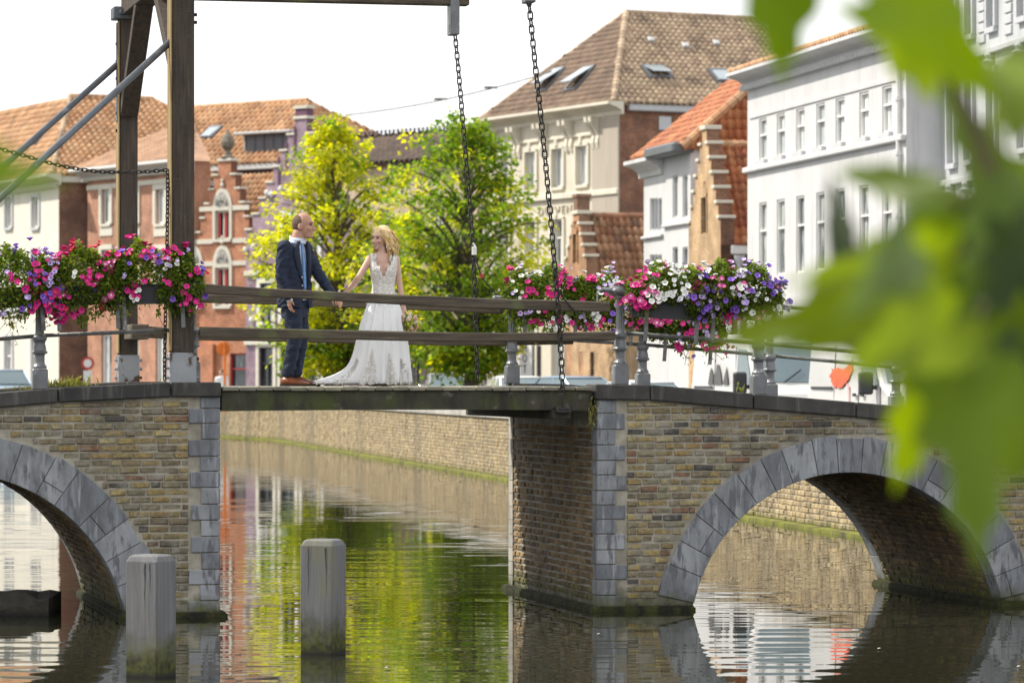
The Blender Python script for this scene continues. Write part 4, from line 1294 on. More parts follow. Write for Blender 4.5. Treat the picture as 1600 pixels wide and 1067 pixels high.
zz = fi.P(fi.L / 2, 12.15, -2.6)
rA = fi.P(.8, 12.15, -2.6); rB = fi.P(fi.L - .4, 12.15, -2.6)
roof(b, [fi.P(-.3, ze + .05, .3), fi.P(fi.L + .1, ze + .05, .3), rB, rA], .27, .33, T_OR2, 0)
roof(b, [fi.P(fi.L + .1, ze + .05, .3), fi.P(fi.L + .1, ze + .05, -7.5), fi.P(fi.L - .4, 12.15, -7.2), rB], .25, .33, T_OR2, 150)
ridge(b, fi.P(fi.L + .1, ze + .05, .3), rB, .15, T_OR)

# --- small stepped gable house before the hotel
fg = Fac(884, 136.5, 916, 133.3)
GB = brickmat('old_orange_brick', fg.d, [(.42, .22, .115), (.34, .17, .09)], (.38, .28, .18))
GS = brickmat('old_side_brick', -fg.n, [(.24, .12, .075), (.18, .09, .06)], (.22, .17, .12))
b = thing('little_gable_house', fg.P(fg.L / 2, STREET, -3), 'little old brick stepped gable house with mottled tile roof in front of the cream hotel', 'house')
hw = fg.L / 2
zr = fg.z(916, 336); zee = fg.z(916, 443)
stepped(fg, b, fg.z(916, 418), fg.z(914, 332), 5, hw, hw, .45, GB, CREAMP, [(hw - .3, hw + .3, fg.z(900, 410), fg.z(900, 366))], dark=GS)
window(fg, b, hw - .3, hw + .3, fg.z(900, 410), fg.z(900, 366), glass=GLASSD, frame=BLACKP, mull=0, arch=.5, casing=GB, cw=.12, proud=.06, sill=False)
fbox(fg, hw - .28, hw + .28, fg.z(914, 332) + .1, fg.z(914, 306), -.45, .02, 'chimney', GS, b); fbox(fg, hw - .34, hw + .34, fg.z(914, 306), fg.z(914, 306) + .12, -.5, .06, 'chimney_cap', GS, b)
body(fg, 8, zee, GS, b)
e0 = fg.P(fg.L + .12, zee, -.3); e1 = fg.P(fg.L + .12, zee, -8)
roof(b, [e0, e1, fg.P(hw, zr, -8), fg.P(hw, zr, -.3)], .25, .37, T_WN, 200)
roof(b, [fg.P(-.1, zee, -8), fg.P(-.1, zee, -.3), fg.P(hw, zr, -.3), fg.P(hw, zr, -8)], .4, .5, T_WN, 0)
ridge(b, fg.P(hw, zr + .04, -.3), fg.P(hw, zr + .04, -8), .13, T_WN)
for k in range(4):
    a = fg.L + .012
m = MB()

# low link wall right of the little house: sunlit brick with openings, seen under the flowers
fq = Fac(893, 135.5, 1006, 125)
b = thing('garden_wall_house', fq.P(fq.L / 2, STREET, -2), 'low sunlit brick building with tall narrow windows below the little gable house', 'house')
zq = fq.z(930, 452)
hq = []
for px in (908, 925): hq.append((fq.a(px) - .3, fq.a(px) + .3, 1.5, fq.z(px, 550)))
wall(fq, [(0, fq.L, STREET, zq)], hq, brickmat('sunlit_brick', fq.d, [(.46, .30, .17), (.40, .25, .14)], (.40, .31, .21)), b)
body(fq, 3, zq, GB, b)
for w in hq: window(fq, b, *w, glass=GLASSD, frame=BLACKP, mull=0, transom=.7)
fbox(fq, -.1, fq.L, zq, zq + .15, -.5, .1, 'wall_cap', CREAMP, b)

# --- purple stepped gable
fe = Fac(384, 173, 560, 167.5)
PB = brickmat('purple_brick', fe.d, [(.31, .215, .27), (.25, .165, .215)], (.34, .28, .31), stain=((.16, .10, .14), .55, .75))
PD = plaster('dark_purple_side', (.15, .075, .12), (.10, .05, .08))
b = thing('purple_house', fe.P(fe.L / 2, STREET, -4), 'mauve brick house with stepped gable and white trimmed windows behind the yellow tree', 'house')
pc = fe.a(470)
zb = fe.z(390, 380)
hp = []
for px in (416, 450, 484, 518):
    a = fe.a(px); hp += [(a - .42, a + .42, 4.55, 6.85), (a - .5, a + .5, STREET + .1, 3.9)]
for px in (452, 488): a = fe.a(px); hp.append((a - .42, a + .42, 7.7, 9.9))
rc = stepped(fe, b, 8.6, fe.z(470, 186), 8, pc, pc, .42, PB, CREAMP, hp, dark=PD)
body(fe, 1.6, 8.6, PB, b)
for x0, x1, z0, z1 in hp:
    if z0 < 3: window(fe, b, x0, x1, z0, z1, glass=GLASSD, frame=BLACKP, mull=1, transom=.72, casing=CREAMP, cw=.2, glaz=0, sill=False)
    else: window(fe, b, x0, x1, z0, z1, glass=GLASS, frame=BLACKP, mull=1, transom=.62, casing=WHITEP, cw=.22, glaz=1)
for z, h in ((4.0, .3), (7.2, .22)): fbox(fe, 0, pc * 2, z, z + h, 0, .14, 'string_course', CREAMP, b, .02)
fbox(fe, pc - .38, pc + .38, fe.z(470, 186) + .13, fe.z(470, 170), -.42, .0, 'chimney', PD, b); fbox(fe, pc - .45, pc + .45, fe.z(470, 170), fe.z(470, 170) + .14, -.48, .06, 'chimney_cap', CREAMP, b)
mb = None
for a, z in [(fe.a(x), fe.z(x, y)) for x, y in ((419, 302), (426, 304), (440, 296), (453, 302), (467, 302), (385, 391), (398, 386), (412, 392), (395, 500), (411, 508))]:
    m = MB(); m.lathe(fe.P(a, z, .08), [(.04, -.16), (.1, -.08), (.13, 0), (.1, .1), (.03, .16)], 8); m.build('stone_boss', WHITEP, b)
for i, px in enumerate((436, 448, 461)):
    a = fe.a(px); z = (fe.z(px, 262), fe.z(px, 240), fe.z(px, 215))[i]
    fbox(fe, a - .06, a + .06, z - .9, z + .5, .003, .05, 'gable_niche', PD, b)

# --- small red stepped gable house
fd = Fac(274, 178, 396, 174.5)
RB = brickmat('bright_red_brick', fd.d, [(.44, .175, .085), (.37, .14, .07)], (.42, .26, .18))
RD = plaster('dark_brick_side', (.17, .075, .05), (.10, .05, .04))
b = thing('red_gable_house', fd.P(fd.L / 2, STREET, -4), 'red brick stepped gable house with red shuttered arched windows beside the gantry post', 'house')
dc = fd.a(351)
hwd = fd.L - dc
hd_ = []
for px in (348.5, 303, 262): 
    a = fd.a(px)
    if a > .5: hd_.append((a - .48, a + .48, fd.z(px, 478), fd.z(px, 418)))
a = fd.a(348.5); hd_.append((a - .48, a + .48, fd.z(348, 374), fd.z(348, 329)))
for px in (308, 372): a = fd.a(px); hd_.append((a - .55, a + .55, STREET + .1, fd.z(px, 552)))
rc = [(0, fd.L, STREET, fd.z(351, 385))]
zb = fd.z(351, 385)
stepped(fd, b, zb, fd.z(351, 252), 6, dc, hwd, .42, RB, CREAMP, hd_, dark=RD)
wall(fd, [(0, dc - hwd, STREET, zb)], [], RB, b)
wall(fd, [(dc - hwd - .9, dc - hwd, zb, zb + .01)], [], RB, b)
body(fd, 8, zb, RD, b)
for x0, x1, z0, z1 in hd_:
    if z0 > 3:
        w = window(fd, b, x0, x1, z0, z1, glass=GLASSD, frame=CREAMP, fw=.09, mull=1, casing=CREAMP, cw=.16, proud=.08, rec=.1)
        xm = (x0 + x1) / 2
        for p, q in ((x0 + .1, x0 + .27), (xm + .06, xm + .24)): fbox(fd, p, q, z0 + .1, z1 - .1, -.1, -.03, 'shutter', REDP, w)
        P = [(xm + (xm - x0 + .16) * math.cos(t), z1 + .1 + .95 * math.sin(t)) for t in [math.pi * k / 12 for k in range(13)]]
        m = MB(); m.prism([fd.P(p, q, .0) for p, q in P], fd.n * .07)
        P2 = [(xm + (xm - x0 - .1) * math.cos(t), z1 + .2 + .68 * math.sin(t)) for t in [math.pi * k / 12 for k in range(13)]]
        m.build('arched_head', CREAMP, w)
        m = MB(); m.prism([fd.P(p, q, .074) for p, q in P2], fd.n * .02)
        for k in range(4): m.lathe(fd.P(xm - .28 + k * .19, z1 + .28 + (.12 if k in (1, 2) else 0), .09), [(.05, 0), (.09, .08), (.07, .22), (.02, .3)], 7)
        m.build('carved_tympanum', PALESTONE, w)
        m = MB(); m.lathe(fd.P(xm, z1 + 1.08, .05), [(.06, 0), (.11, .1), (.04, .25), (.08, .32), (.02, .42)], 8); m.build('finial', CREAMP, w)
    else:
        window(fd, b, x0, x1, z0, z1, glass=GLASSD, frame=REDP, mull=0, transom=.7, sill=False)
for py in (326, 377, 412): 
    z = fd.z(351, py); xw = hwd - (.25 if py == 326 else 0)
    for p, q in ((dc - xw, fd.a(348.5) - .66), (fd.a(348.5) + .66, dc + xw)): fbox(fd, p, q, z - .1, z + .12, 0, .05, 'stone_band', CREAMP, b)
zpk = fd.z(351, 252)
m = MB(); m.lathe(fd.P(dc, zpk + .1, -.2), [(.3, 0), (.34, .1), (.16, .18), (.12, .4), (.3, .6), (.33, .8), (.24, 1.05), (.06, 1.3), (.02, 1.4)], 12); m.build('urn', mat('grey_stone_urn', (.17, .15, .12)), b)
fbox(fd, fd.a(313), fd.a(337), STREET, fd.z(325, 538), .01, .2, 'pier', RB, b)
# roof between the red and the mauve gables
rr0 = fd.P(fd.L + .3, fd.z(390, 330), -1.2); rr1 = fd.P(fd.L + 2.2, fd.z(390, 330), -1.2)
roof(b, [fd.P(fd.ao(362, -.6), zb + .9, -.6), fd.P(fd.ao(446, -.6), zb + .9, -.6), fd.P(fd.ao(446, -3), fd.z(390, 266), -3), fd.P(fd.ao(362, -3), fd.z(390, 266), -3)], .30, .36, T_OR, 0)

# --- long roof behind
fcb = Fac(290, 192, 500, 186)
VB = brickmat('violet_brown_brick', fcb.d, [(.26, .19, .195), (.22, .16, .165)], (.30, .25, .24))
b = thing('long_roof_house', fcb.P(fcb.L / 2, STREET, -4), 'broad house with long orange tiled roof and grey zinc dormer behind the gables', 'house')
ze = fcb.z(395, 258)
wall(fcb, [(0, fcb.L, STREET, ze)], [], VB, b); body(fcb, 10, ze, VB, b)
fbox(fcb, -.1, fcb.L + .1, ze - .28, ze + .05, .0, .4, 'gutter', WHITEP, b, .05)
zr = fcb.z(300, 158); cl = fcb.ao(296, -4); cr = fcb.ao(480, -4)
slc = roof(b, [fcb.P(-.1, ze + .05, .35), fcb.P(fcb.L + .1, ze + .05, .35), fcb.P(cr, zr, -4), fcb.P(cl, zr, -4)], .38, .42, T_OR, 0)
ridge(b, fcb.P(cl, zr + .05, -4), fcb.P(cr, zr + .05, -4), .15, T_OR)
roof(b, [fcb.P(fcb.L + .1, ze + .05, .35), fcb.P(fcb.L + .1, ze + .05, -10), fcb.P(cr, zr, -4.2), fcb.P(cr, zr, -4)], .33, .37, T_OR, 0)
roof(b, [fcb.P(fcb.L + .1, ze + .05, -9), fcb.P(-.1, ze + .05, -9), fcb.P(cl, zr, -4), fcb.P(cr, zr, -4)], .4, .5, T_OR, 0)
skylight(b, slc, *onslope(slc, 331, 210), .75, 1.1, .08)
x0, x1 = fcb.ao(384, -.3), fcb.ao(456, -.3); z0, z1 = fcb.z(415, 252), fcb.z(415, 209)
fbox(fcb, x0, x1, z0, z1, -4, -.3, 'dormer', LEAD, b)
for i in range(6):
    x = x0 + (x1 - x0) * i / 5; fbox(fcb, x - .02, x + .02, z0, z1, -.299, -.26, 'dormer_seam', LEAD, b)
fbox(fcb, x0 - .5, x1 + .2, z1, z1 + .14, -4.5, .1, 'dormer_roof', LEADP, b, .03)
fbox(fcb, x0 - .28, x0 - .02, z0, z1, -4, -.45, 'dormer_cheek', LEADP, b)

# --- brown roofed cream house behind the trees
ff = Fac(496, 184, 772, 175)
PC = plaster('peach_render', (.60, .49, .36), (.42, .34, .25), .1)
b = thing('crested_roof_house', ff.P(ff.L / 2, STREET, -4), 'cream house with dark brown crested roof and white arched windows behind both trees', 'house')
ze = ff.z(640, 252)
hf = []
for px in (650, 685, 720, 756, 600, 560):
    a = ff.a(px); hf += [(a - .42, a + .42, 1.6, ff.z(px, 566)), (a - .42, a + .42, 5.2, 7.2), (a - .4, a + .4, 8.8, 10.6)]
wall(ff, [(0, ff.L, STREET, ze)], hf, PC, b); body(ff, 9, ze, PC, b)
for i, w in enumerate(hf): window(ff, b, *w, glass=GLASSD, frame=WHITEP, fw=.1, mull=2, glaz=2, casing=CREAMP if i % 3 == 0 else None, cw=.25, arch=.5 if i % 3 == 0 else False, proud=.1)
zr = ff.z(600, 205); cl = ff.ao(520, -3.5); cr = ff.ao(775, -3.5)
roof(b, [ff.P(-.2, ze, .4), ff.P(ff.L + .1, ze, .4), ff.P(cr, zr, -3.5), ff.P(cl, zr, -3.5)], .36, .36, T_DK, 0)
roof(b, [ff.P(ff.L, ze, -8), ff.P(-.2, ze, -8), ff.P(cl, zr, -3.5), ff.P(cr, zr, -3.5)], .5, .5, T_DK, 0)
mb = MB()
for i in range(40):
    a = ff.P(cl + (cr - cl) * i / 39, zr, -3.5); mb.box(a + UZ * .14, ff.d * .05, ff.n * .03, UZ * .14); mb.lathe(a + UZ * .26, [(.02, 0), (.09, .07), (.02, .16)], 6)
mb.tube([ff.P(cl, zr + .05, -3.5), ff.P(cr, zr + .05, -3.5)], .06, 6)
o = mb.build('roof_cresting', LEAD, b); o['kind'] = 'stuff'

# --- red brick house with cream window surrounds
fb = Fac(137, 186, 300, 177)
BB = brickmat('salmon_brick', fb.d, [(.42, .20, .12), (.36, .165, .10)], (.40, .28, .21))
b = thing('brick_house', fb.P(fb.L / 2, STREET, -4), 'salmon brick house with white eaves and cream stone window surrounds behind the gantry', 'house')
ze = fb.z(137, 268)
hb = []
for px in (166.5, 209, 251.5):
    a = fb.a(px); w_ = .46
    hb += [(a - w_, a + w_, fb.z(px, 350), fb.z(px, 296)), (a - w_, a + w_, fb.z(px, 446), fb.z(px, 390)), (a - .55, a + .55, 1.5 if px < 230 else STREET + .1, fb.z(px, 522))]
wall(fb, [(0, fb.L, STREET, ze)], hb, BB, b, depth=.25); body(fb, 1.0, ze, BB, b)
for i, w in enumerate(hb):
    if i % 3 < 2: window(fb, b, *w, glass=GLASS, fw=.11, mull=1, casing=CREAMP, cw=.24, proud=.09, sillm=CREAMP)
    else: window(fb, b, *w, glass=GLASS, fw=.11, mull=1, sill=False)
    if i % 3 == 0: fbox(fb, w[0] - .22, w[1] + .22, w[2] - .6, w[2] - .16, 0, .05, 'apron', CREAMP, b, .02)
fbox(fb, 0, fb.L, ze - .95, ze - .72, 0, .07, 'stone_band', CREAMP, b)
cornice(fb, -.5, fb.L + .2, ze + .1, .62, .85, WHITEP, b)
mb = MB()
for i in range(36): mb.box(fb.P(-.2 + (fb.L + .2) * (i + .5) / 36, ze - .45, .12), fb.d * .07, fb.n * .12, UZ * .07)
o = mb.build('dentil_row', CREAMP, b); o['kind'] = 'stuff'
zr = fb.z(262, 186)
roof(b, [fb.P(-.4, ze + .1, .5), fb.P(fb.L + .1, ze + .1, .5), fb.P(3.7, zr, -4), fb.P(.8, zr, -4)], .34, .38, T_BF, 0)
ridge(b, fb.P(-.4, ze + .1, .5), fb.P(.8, zr, -4), .14, T_BF)
m = MB(); m.add([fb.P(fb.L + .08, ze, .4), fb.P(fb.L + .08, ze, -1), fb.P(3.7, zr - .05, -4.1)], [(0, 1, 2)]); m.build('roof_end', T_BF, b)
# --- cream corner house, big hipped roof
fa = Fac(-150, 209, 92, 186.5)
CA = plaster('ivory_render', (.68, .65, .56), (.50, .47, .40), .08)
b = thing('ivory_corner_house', fa.P(fa.L / 2, STREET, -5), 'ivory corner house with grey window surrounds, brown flank and large orange hipped roof', 'house')
ze = fa.z(92, 276)
ha = []
for px in (56, 14, -32, -80):
    a = fa.a(px)
    ha += [(a - .5, a + .5, fa.z(px, 356), fa.z(px, 308)), (a - .5, a + .5, fa.z(px, 442), fa.z(px, 392)), (a - .55, a + .55, 1.8, fa.z(px, 528))]
wall(fa, [(0, fa.L, STREET, ze)], ha, CA, b, depth=.25)
BRS = brickmat('brown_flank_brick', -fa.n, [(.22, .11, .075), (.17, .085, .06)], (.22, .16, .12), stain=((.12, .07, .05), .5, .7))
body(fa, 14, ze, CA, b, rmat=BRS)
for i, w in enumerate(ha): window(fa, b, *w, glass=GLASS, fw=.11, mull=1, casing=GREYP, cw=.2, proud=.07, sillm=GREYP, transom=None if i % 3 == 0 else .66)
fbox(fa, 0, fa.L, STREET, 2.3, 0, .06, 'plinth', GREYP, b)
for i in range(10): fbox(fa, 0, fa.L, 2.35 + i * .32, 2.63 + i * .32, 0, .03, 'rusticated_course', CA, b) if False else None
fbox(fa, 0, fa.L, 5.9, 6.15, 0, .12, 'string_course', GREYP, b, .02)
cornice(fa, -.3, fa.L + .35, ze + .12, .55, .8, CREAMP, b)
mb = MB()
for i in range(60): mb.box(fa.P((fa.L) * (i + .5) / 60, ze - .45, .1), fa.d * .1, fa.n * .1, UZ * .09)
o = mb.build('dentil_row', CREAMP, b); o['kind'] = 'stuff'
fk = Fac(0, 1, 1, 1); fk.A = fa.P(fa.L, 0, 0); fk.d = -fa.n; fk.B = fk.A + fk.d * 14; fk.L = 14; fk.n = V(fk.d.y, -fk.d.x, 0)
fbox(fk, .02, 14, ze - .28, ze + .06, .0, .2, 'fascia', WHITEP, b)
m = MB(); m.tube([fk.P(1.6, ze - .2, .12), fk.P(1.6, 5.2, .12)], .07, 8); m.build('downpipe', LEADP, b)
ze += .1; zr = CZ + (HZ - 152) / F * 194
eL = fa.P(-.3, ze, .5); eR = fa.P(fa.L + .25, ze, .5); eRb = fa.P(fa.L + .25, ze, -13.5)
def atz(px, z, Y): return V((px - 800) / F * Y, Y, z)
hA = fa.P(fa.L * .62, zr, -5)
# apex found where the ray of pixel (110,152) meets height zr
kk = (110 - 800) / F; YA = (zr - CZ) / ((HZ - 152) / F); A0 = V(kk * YA, YA, zr)
kk = (238 - 800) / F; dd = -fa.n; tt = (kk * A0.y - A0.x) / (dd.x - kk * dd.y); A1 = A0 + dd * tt
sA1 = roof(b, [eL, eR, A0, A0 - fa.d * 16], .36, .40, T_OR, 0)
sA2 = roof(b, [eR, eRb, A1, A0], .36, .40, T_OR, 300)
roof(b, [eRb, eRb + (A1 - A0).normalized() * .1 + UZ * .01 - fa.d * 8, A1], .4, .5, T_OR, 0)
ridge(b, eR, A0 + UZ * .04, .15, T_BR); ridge(b, A0 + UZ * .05, A1 + UZ * .05, .15, T_OR); ridge(b, A1, eRb, .15, T_OR)
skylight(b, sA1, *onslope(sA1, 66, 214), 1.1, 1.35, .1)
# far dark roof at the edge
fz = Fac(-90, 232, 44, 226)
b = thing('distant_house', fz.P(fz.L / 2, STREET, -4), 'distant house showing only a brown roof ridge at the left frame edge', 'house')
ze = fz.z(20, 262); zr = fz.z(20, 194)
wall(fz, [(0, fz.L, STREET, ze)], [], CA, b); body(fz, 8, ze, CA, b)
roof(b, [fz.P(-.2, ze, .3), fz.P(fz.L + .2, ze, .3), fz.P(fz.L + .2, zr, -4), fz.P(-.2, zr, -4)], .36, .4, T_DK, 0)
roof(b, [fz.P(fz.L + .2, ze, -8), fz.P(-.2, ze, -8), fz.P(-.2, zr, -4), fz.P(fz.L + .2, zr, -4)], .5, .5, T_DK, 0)

# overhead cable
ca = px3(540, 180, 178); cb_ = px3(862, 112, 165)
m = MB(); m.tube([ca.lerp(cb_, t) - UZ * (1.0 * t * (1 - t)) for t in [i / 12 for i in range(13)]], .03, 6)
for t in (.48, .72): p = ca.lerp(cb_, t) - UZ * (1.0 * t * (1 - t)); m.tube([p - V(.3, 0, -.06), p + V(.3, 0, .06)], .06, 6)
tag(m.build('overhead_cable', mat('grey_cable', (.18, .18, .18), bstr=0)), 'thin overhead cable crossing the sky from the yellow tree to the hotel roof', 'cable')
# ------------------------------------------------------------------ foliage materials
def leafmat(name, cols, trans, tcol=None, rough=.5, nv=.3):
    s = NT(name); k = len(cols)
    c = s.ramp(s.rnd(), [(i / k, x) for i, x in enumerate(cols)], 'CONSTANT')
    c = s.mix(1.0, c, s.ramp(s.noise(1.1, 3), [(.3, 1 - nv), (.7, 1 + nv)]), 'MULTIPLY')
    s.l(c, s.b.inputs['Base Color']); s.b.inputs['Roughness'].default_value = rough
    tr = s.n('ShaderNodeBsdfTranslucent')
    c2 = s.mix(1.0, c, tcol or (1.5, 1.6, .7), 'MULTIPLY'); s.l(c2, tr.inputs['Color'])
    ms = s.n('ShaderNodeMixShader'); ms.inputs[0].default_value = trans
    s.l(s.b.outputs[0], ms.inputs[1]); s.l(tr.outputs[0], ms.inputs[2]); s.l(ms.outputs[0], s.out.inputs['Surface'])
    return s.m
BARK = mat('grey_bark', (.10, .085, .065), nscale=5, nvar=.4, stretch=(3, 3, .6), bscale=14, bstr=.9, bdist=.03)
YLEAF = leafmat('lime_yellow_leaves', [(.58, .57, .012), (.48, .52, .015), (.64, .60, .015), (.36, .44, .02), (.45, .50, .018), (.60, .57, .012)], .62, (1.45, 1.4, .6))
GLEAF = leafmat('green_leaves', [(.15, .26, .016), (.21, .32, .02), (.10, .19, .014), (.27, .36, .02), (.17, .28, .018), (.38, .41, .02)], .57, (1.5, 1.6, .6))
def blade(m, c, d, up, w, l):
    """a folded five-point leaf"""
    d = d.normalized(); s = d.cross(up)
    if s.length < .05: s = d.cross(V(1, 0, 0.1))
    s.normalize(); n = s.cross(d).normalized()
    m.add([c, c + d * (l * .4) + s * (w * .5) + n * (l * .07), c + d * l - n * (l * .10), c + d * (l * .4) - s * (w * .5) + n * (l * .07)], [(0, 1, 2), (0, 2, 3)])
def tree(base, prof, label, leafm, seed, r0, nl, hgt_trunk, n_leaf, leaf=.19, lean=V(0, 0, 0), mix2=None, droop=.25, flat=.42):
    """prof: (height, radius left, radius right) of the crown"""
    rr = random.Random(seed)
    root = thing('street_tree', base, label, 'tree', None)
    top = prof[-1][0]
    wood = MB()
    spine = [base + lean * (i / 8) ** 1.5 + V(rr.uniform(-.12, .12) if i else 0, rr.uniform(-.12, .12) if i else 0, top * .93 * i / 8) for i in range(9)]
    spine = smooth(spine, 4)
    rad_ = [r0 * (1.35 if i == 0 else 1) * max(.06, (1 - i / (len(spine) - 1)) ** .8) for i in range(len(spine))]
    wood.tube(spine, rad_, 10)
    wood.build('trunk', BARK, root, smooth=True)
    def pr(h):
        for a, b in zip(prof, prof[1:]):
            if a[0] <= h <= b[0]:
                u = (h - a[0]) / (b[0] - a[0]); return a[1] + u * (b[1] - a[1]), a[2] + u * (b[2] - a[2])
        return prof[-1][1:]
    clumps = []
    lm = MB()
    for i in range(nl):
        u = (i + rr.uniform(.1, .9)) / nl
        h = prof[0][0] + (top - prof[0][0]) * u
        az = i * 2.4 + rr.uniform(-.5, .5)
        rl, rg = pr(h)
        cx, cy = math.cos(az), math.sin(az)
        r = (rg if cx > 0 else rl) * math.sqrt(cx * cx + 0) + (rl + rg) / 2 * abs(cy)
        r = math.hypot((rg if cx > 0 else rl) * cx, (rl + rg) / 2 * cy)
        f = rr.uniform(.58, 1.14)
        end = V(base.x + lean.x * (h / top) + cx * r * f, base.y + lean.y + cy * r * f, base.z + h)
        hs = max(hgt_trunk, h - r * rr.uniform(.35, .8))
        k = int(hs / (top * .93) * (len(spine) - 1)); k = min(max(k, 1), len(spine) - 2)
        st = spine[k]
        mid = st.lerp(end, .5) + V(0, 0, r * .10 + .1)
        pts = smooth([st, mid, end], 5)
        rb = min(rad_[k] * .55, .09)
        lm.tube(pts, [rb * (1 - .85 * j / (len(pts) - 1)) for j in range(len(pts))], 5)
        # clumps along the limb
        for q in range(rr.choice((3, 4, 4, 5))):
            t = rr.uniform(.38, 1.0) if q else 1.0
            p = pts[min(int(t * (len(pts) - 1)), len(pts) - 1)] + V(rr.uniform(-.35, .35), rr.uniform(-.35, .35), rr.uniform(-.22, .25))
            clumps.append((p, rr.uniform(.38, .75) * (.65 + .35 * (1 - u))))
    lo = lm.build('limbs', BARK, root); lo['kind'] = 'stuff'
    ms = [MB(), MB()]
    per = max(1, n_leaf // len(clumps))
    for p, cr in clumps:
        which = 0
        if mix2:
            which = 1 if rr.random() < mix2(p) else 0
        m = ms[which]
        dirn = (p - V(base.x, base.y, p.z)); dirn = dirn.normalized() if dirn.length > .1 else V(1, 0, 0)
        for i in range(int(per * (cr / .55) ** 1.6)):
            a = rr.gauss(0, .48); b_ = rr.gauss(0, .48); c_ = rr.gauss(0, .48)
            q = p + V(a * cr, b_ * cr, c_ * cr * flat * 1.5 - droop * cr * (a * a + b_ * b_))
            d = (dirn * .6 + V(rr.uniform(-1, 1), rr.uniform(-1, 1), rr.uniform(-1, .25)))
            up = V(rr.uniform(-.7, .7), rr.uniform(-.7, .7), 1)
            l = leaf * rr.uniform(.65, 1.25)
            blade(m, q, d, up, l * .8, l)
    lms = leafm if isinstance(leafm, (list, tuple)) else [leafm]
    for m, lm_ in zip(ms, lms):
        if m.f:
            o = m.build('crown', lm_, root, fix=False); o['kind'] = 'stuff'
    return root
Yt = 128; b2_ = px3(737, 0, Yt); b2_.z = STREET
sc2 = Yt / F
tree(b2_, [(1.7, .8, .8), (2.3, 2.2, 1.0), (3.2, 3.1, 1.5), (4.2, 3.4, 2.5), (5.2, 3.5, 2.75), (6.5, 3.3, 2.5), (8.0, 2.9, 1.9), (9.1, 2.1, 1.2), (10.3, .8, .5)],
     'dark green street tree with an upright crown between the bride and the hotel', [GLEAF, YLEAF], 11, .29, 140, 1.6, 22000, lean=V(-.1, 0, 0), mix2=lambda p: .10 + (.55 if p.x > b2_.x + 1.3 and 5.0 < p.z < 8.3 else 0) + (.3 if p.x < b2_.x - 1.6 else 0))
Yt = 143; b1_ = px3(526, 0, Yt); b1_.z = STREET
tree(b1_, [(1.7, 1.6, 1.2), (2.5, 2.9, 2.9), (3.8, 3.1, 3.7), (5.0, 3.3, 3.9), (6.2, 3.5, 3.9), (7.3, 2.4, 3.8), (8.4, 1.7, 3.3), (9.6, 1.4, 1.7), (11.2, .5, .4)],
     'bright yellow green street tree with a ragged crown behind the groom', [YLEAF, GLEAF], 5, .27, 140, 1.7, 24000, lean=V(-.15, 0, 0), leaf=.20, mix2=lambda p: .10 + (.62 if p.z < 4.6 else 0) + (.15 if p.x > b1_.x else 0))

# ------------------------------------------------------------------ flower troughs
PCOL = {'magenta': (.62, .012, .20), 'pink': (.68, .10, .32), 'white': (.78, .78, .76), 'violet': (.22, .10, .55), 'lilac': (.50, .38, .68), 'red': (.62, .03, .06)}
PM = {k: mat('petal_' + k, v, rough=.6, nscale=40, nvar=.18, bstr=0) for k, v in PCOL.items()}
PTH = mat('petunia_throat', (.10, .03, .14), rough=.6, bstr=0); PTW = mat('petunia_pale_throat', (.70, .72, .45), rough=.6, bstr=0); 
def petunia(col, r, dark):
    m = MB(); n = 10; P = [V(0, -.2 * r, 0)]; fs = []
    for k in range(n):
        a = 2 * math.pi * k / n; P.append(V(math.cos(a) * r * .30, -.16 * r, math.sin(a) * r * .30))
    for k in range(n):
        a = 2 * math.pi * k / n; q = r * (1.0 if k % 2 == 0 else .86); P.append(V(math.cos(a) * q, -.42 * r - (.07 * r if k % 2 else 0), math.sin(a) * q))
    P.append(V(0, .45 * r, 0))
    for k in range(n):
        k2 = (k + 1) % n
        fs.append((0, 1 + k2, 1 + k)); m.m.append(1)
    for k in range(n):
        k2 = (k + 1) % n
        fs.append((1 + k, 1 + k2, 11 + k2, 11 + k)); m.m.append(0)
    for k in range(0, n, 2): fs.append((11 + k, 11 + (k + 2) % n, 21)); m.m.append(0)
    m.v = [tuple(p) for p in P]; m.f = fs
    me = m.mesh('petunia', [PM[col], dark]); return me
PETS = {'magenta': [petunia('magenta', .043, PTH), petunia('magenta', .036, PM['pink'])], 'pink': [petunia('pink', .038, PM['white'])], 'white': [petunia('white', .036, PTW), petunia('white', .030, PTH)],
        'violet': [petunia('violet', .041, PTH), petunia('violet', .035, PTH)], 'lilac': [petunia('lilac', .034, PTH), petunia('lilac', .03, PM['white'])], 'red': [petunia('red', .036, PM['magenta'])]}
FLEAF = leafmat('petunia_leaves', [(.12, .20, .02), (.17, .26, .03), (.08, .14, .02), (.21, .28, .03), (.14, .20, .025), (.26, .26, .03)], .45)
DRYF = leafmat('dry_stems', [(.20, .15, .06), (.16, .12, .05)], .3)
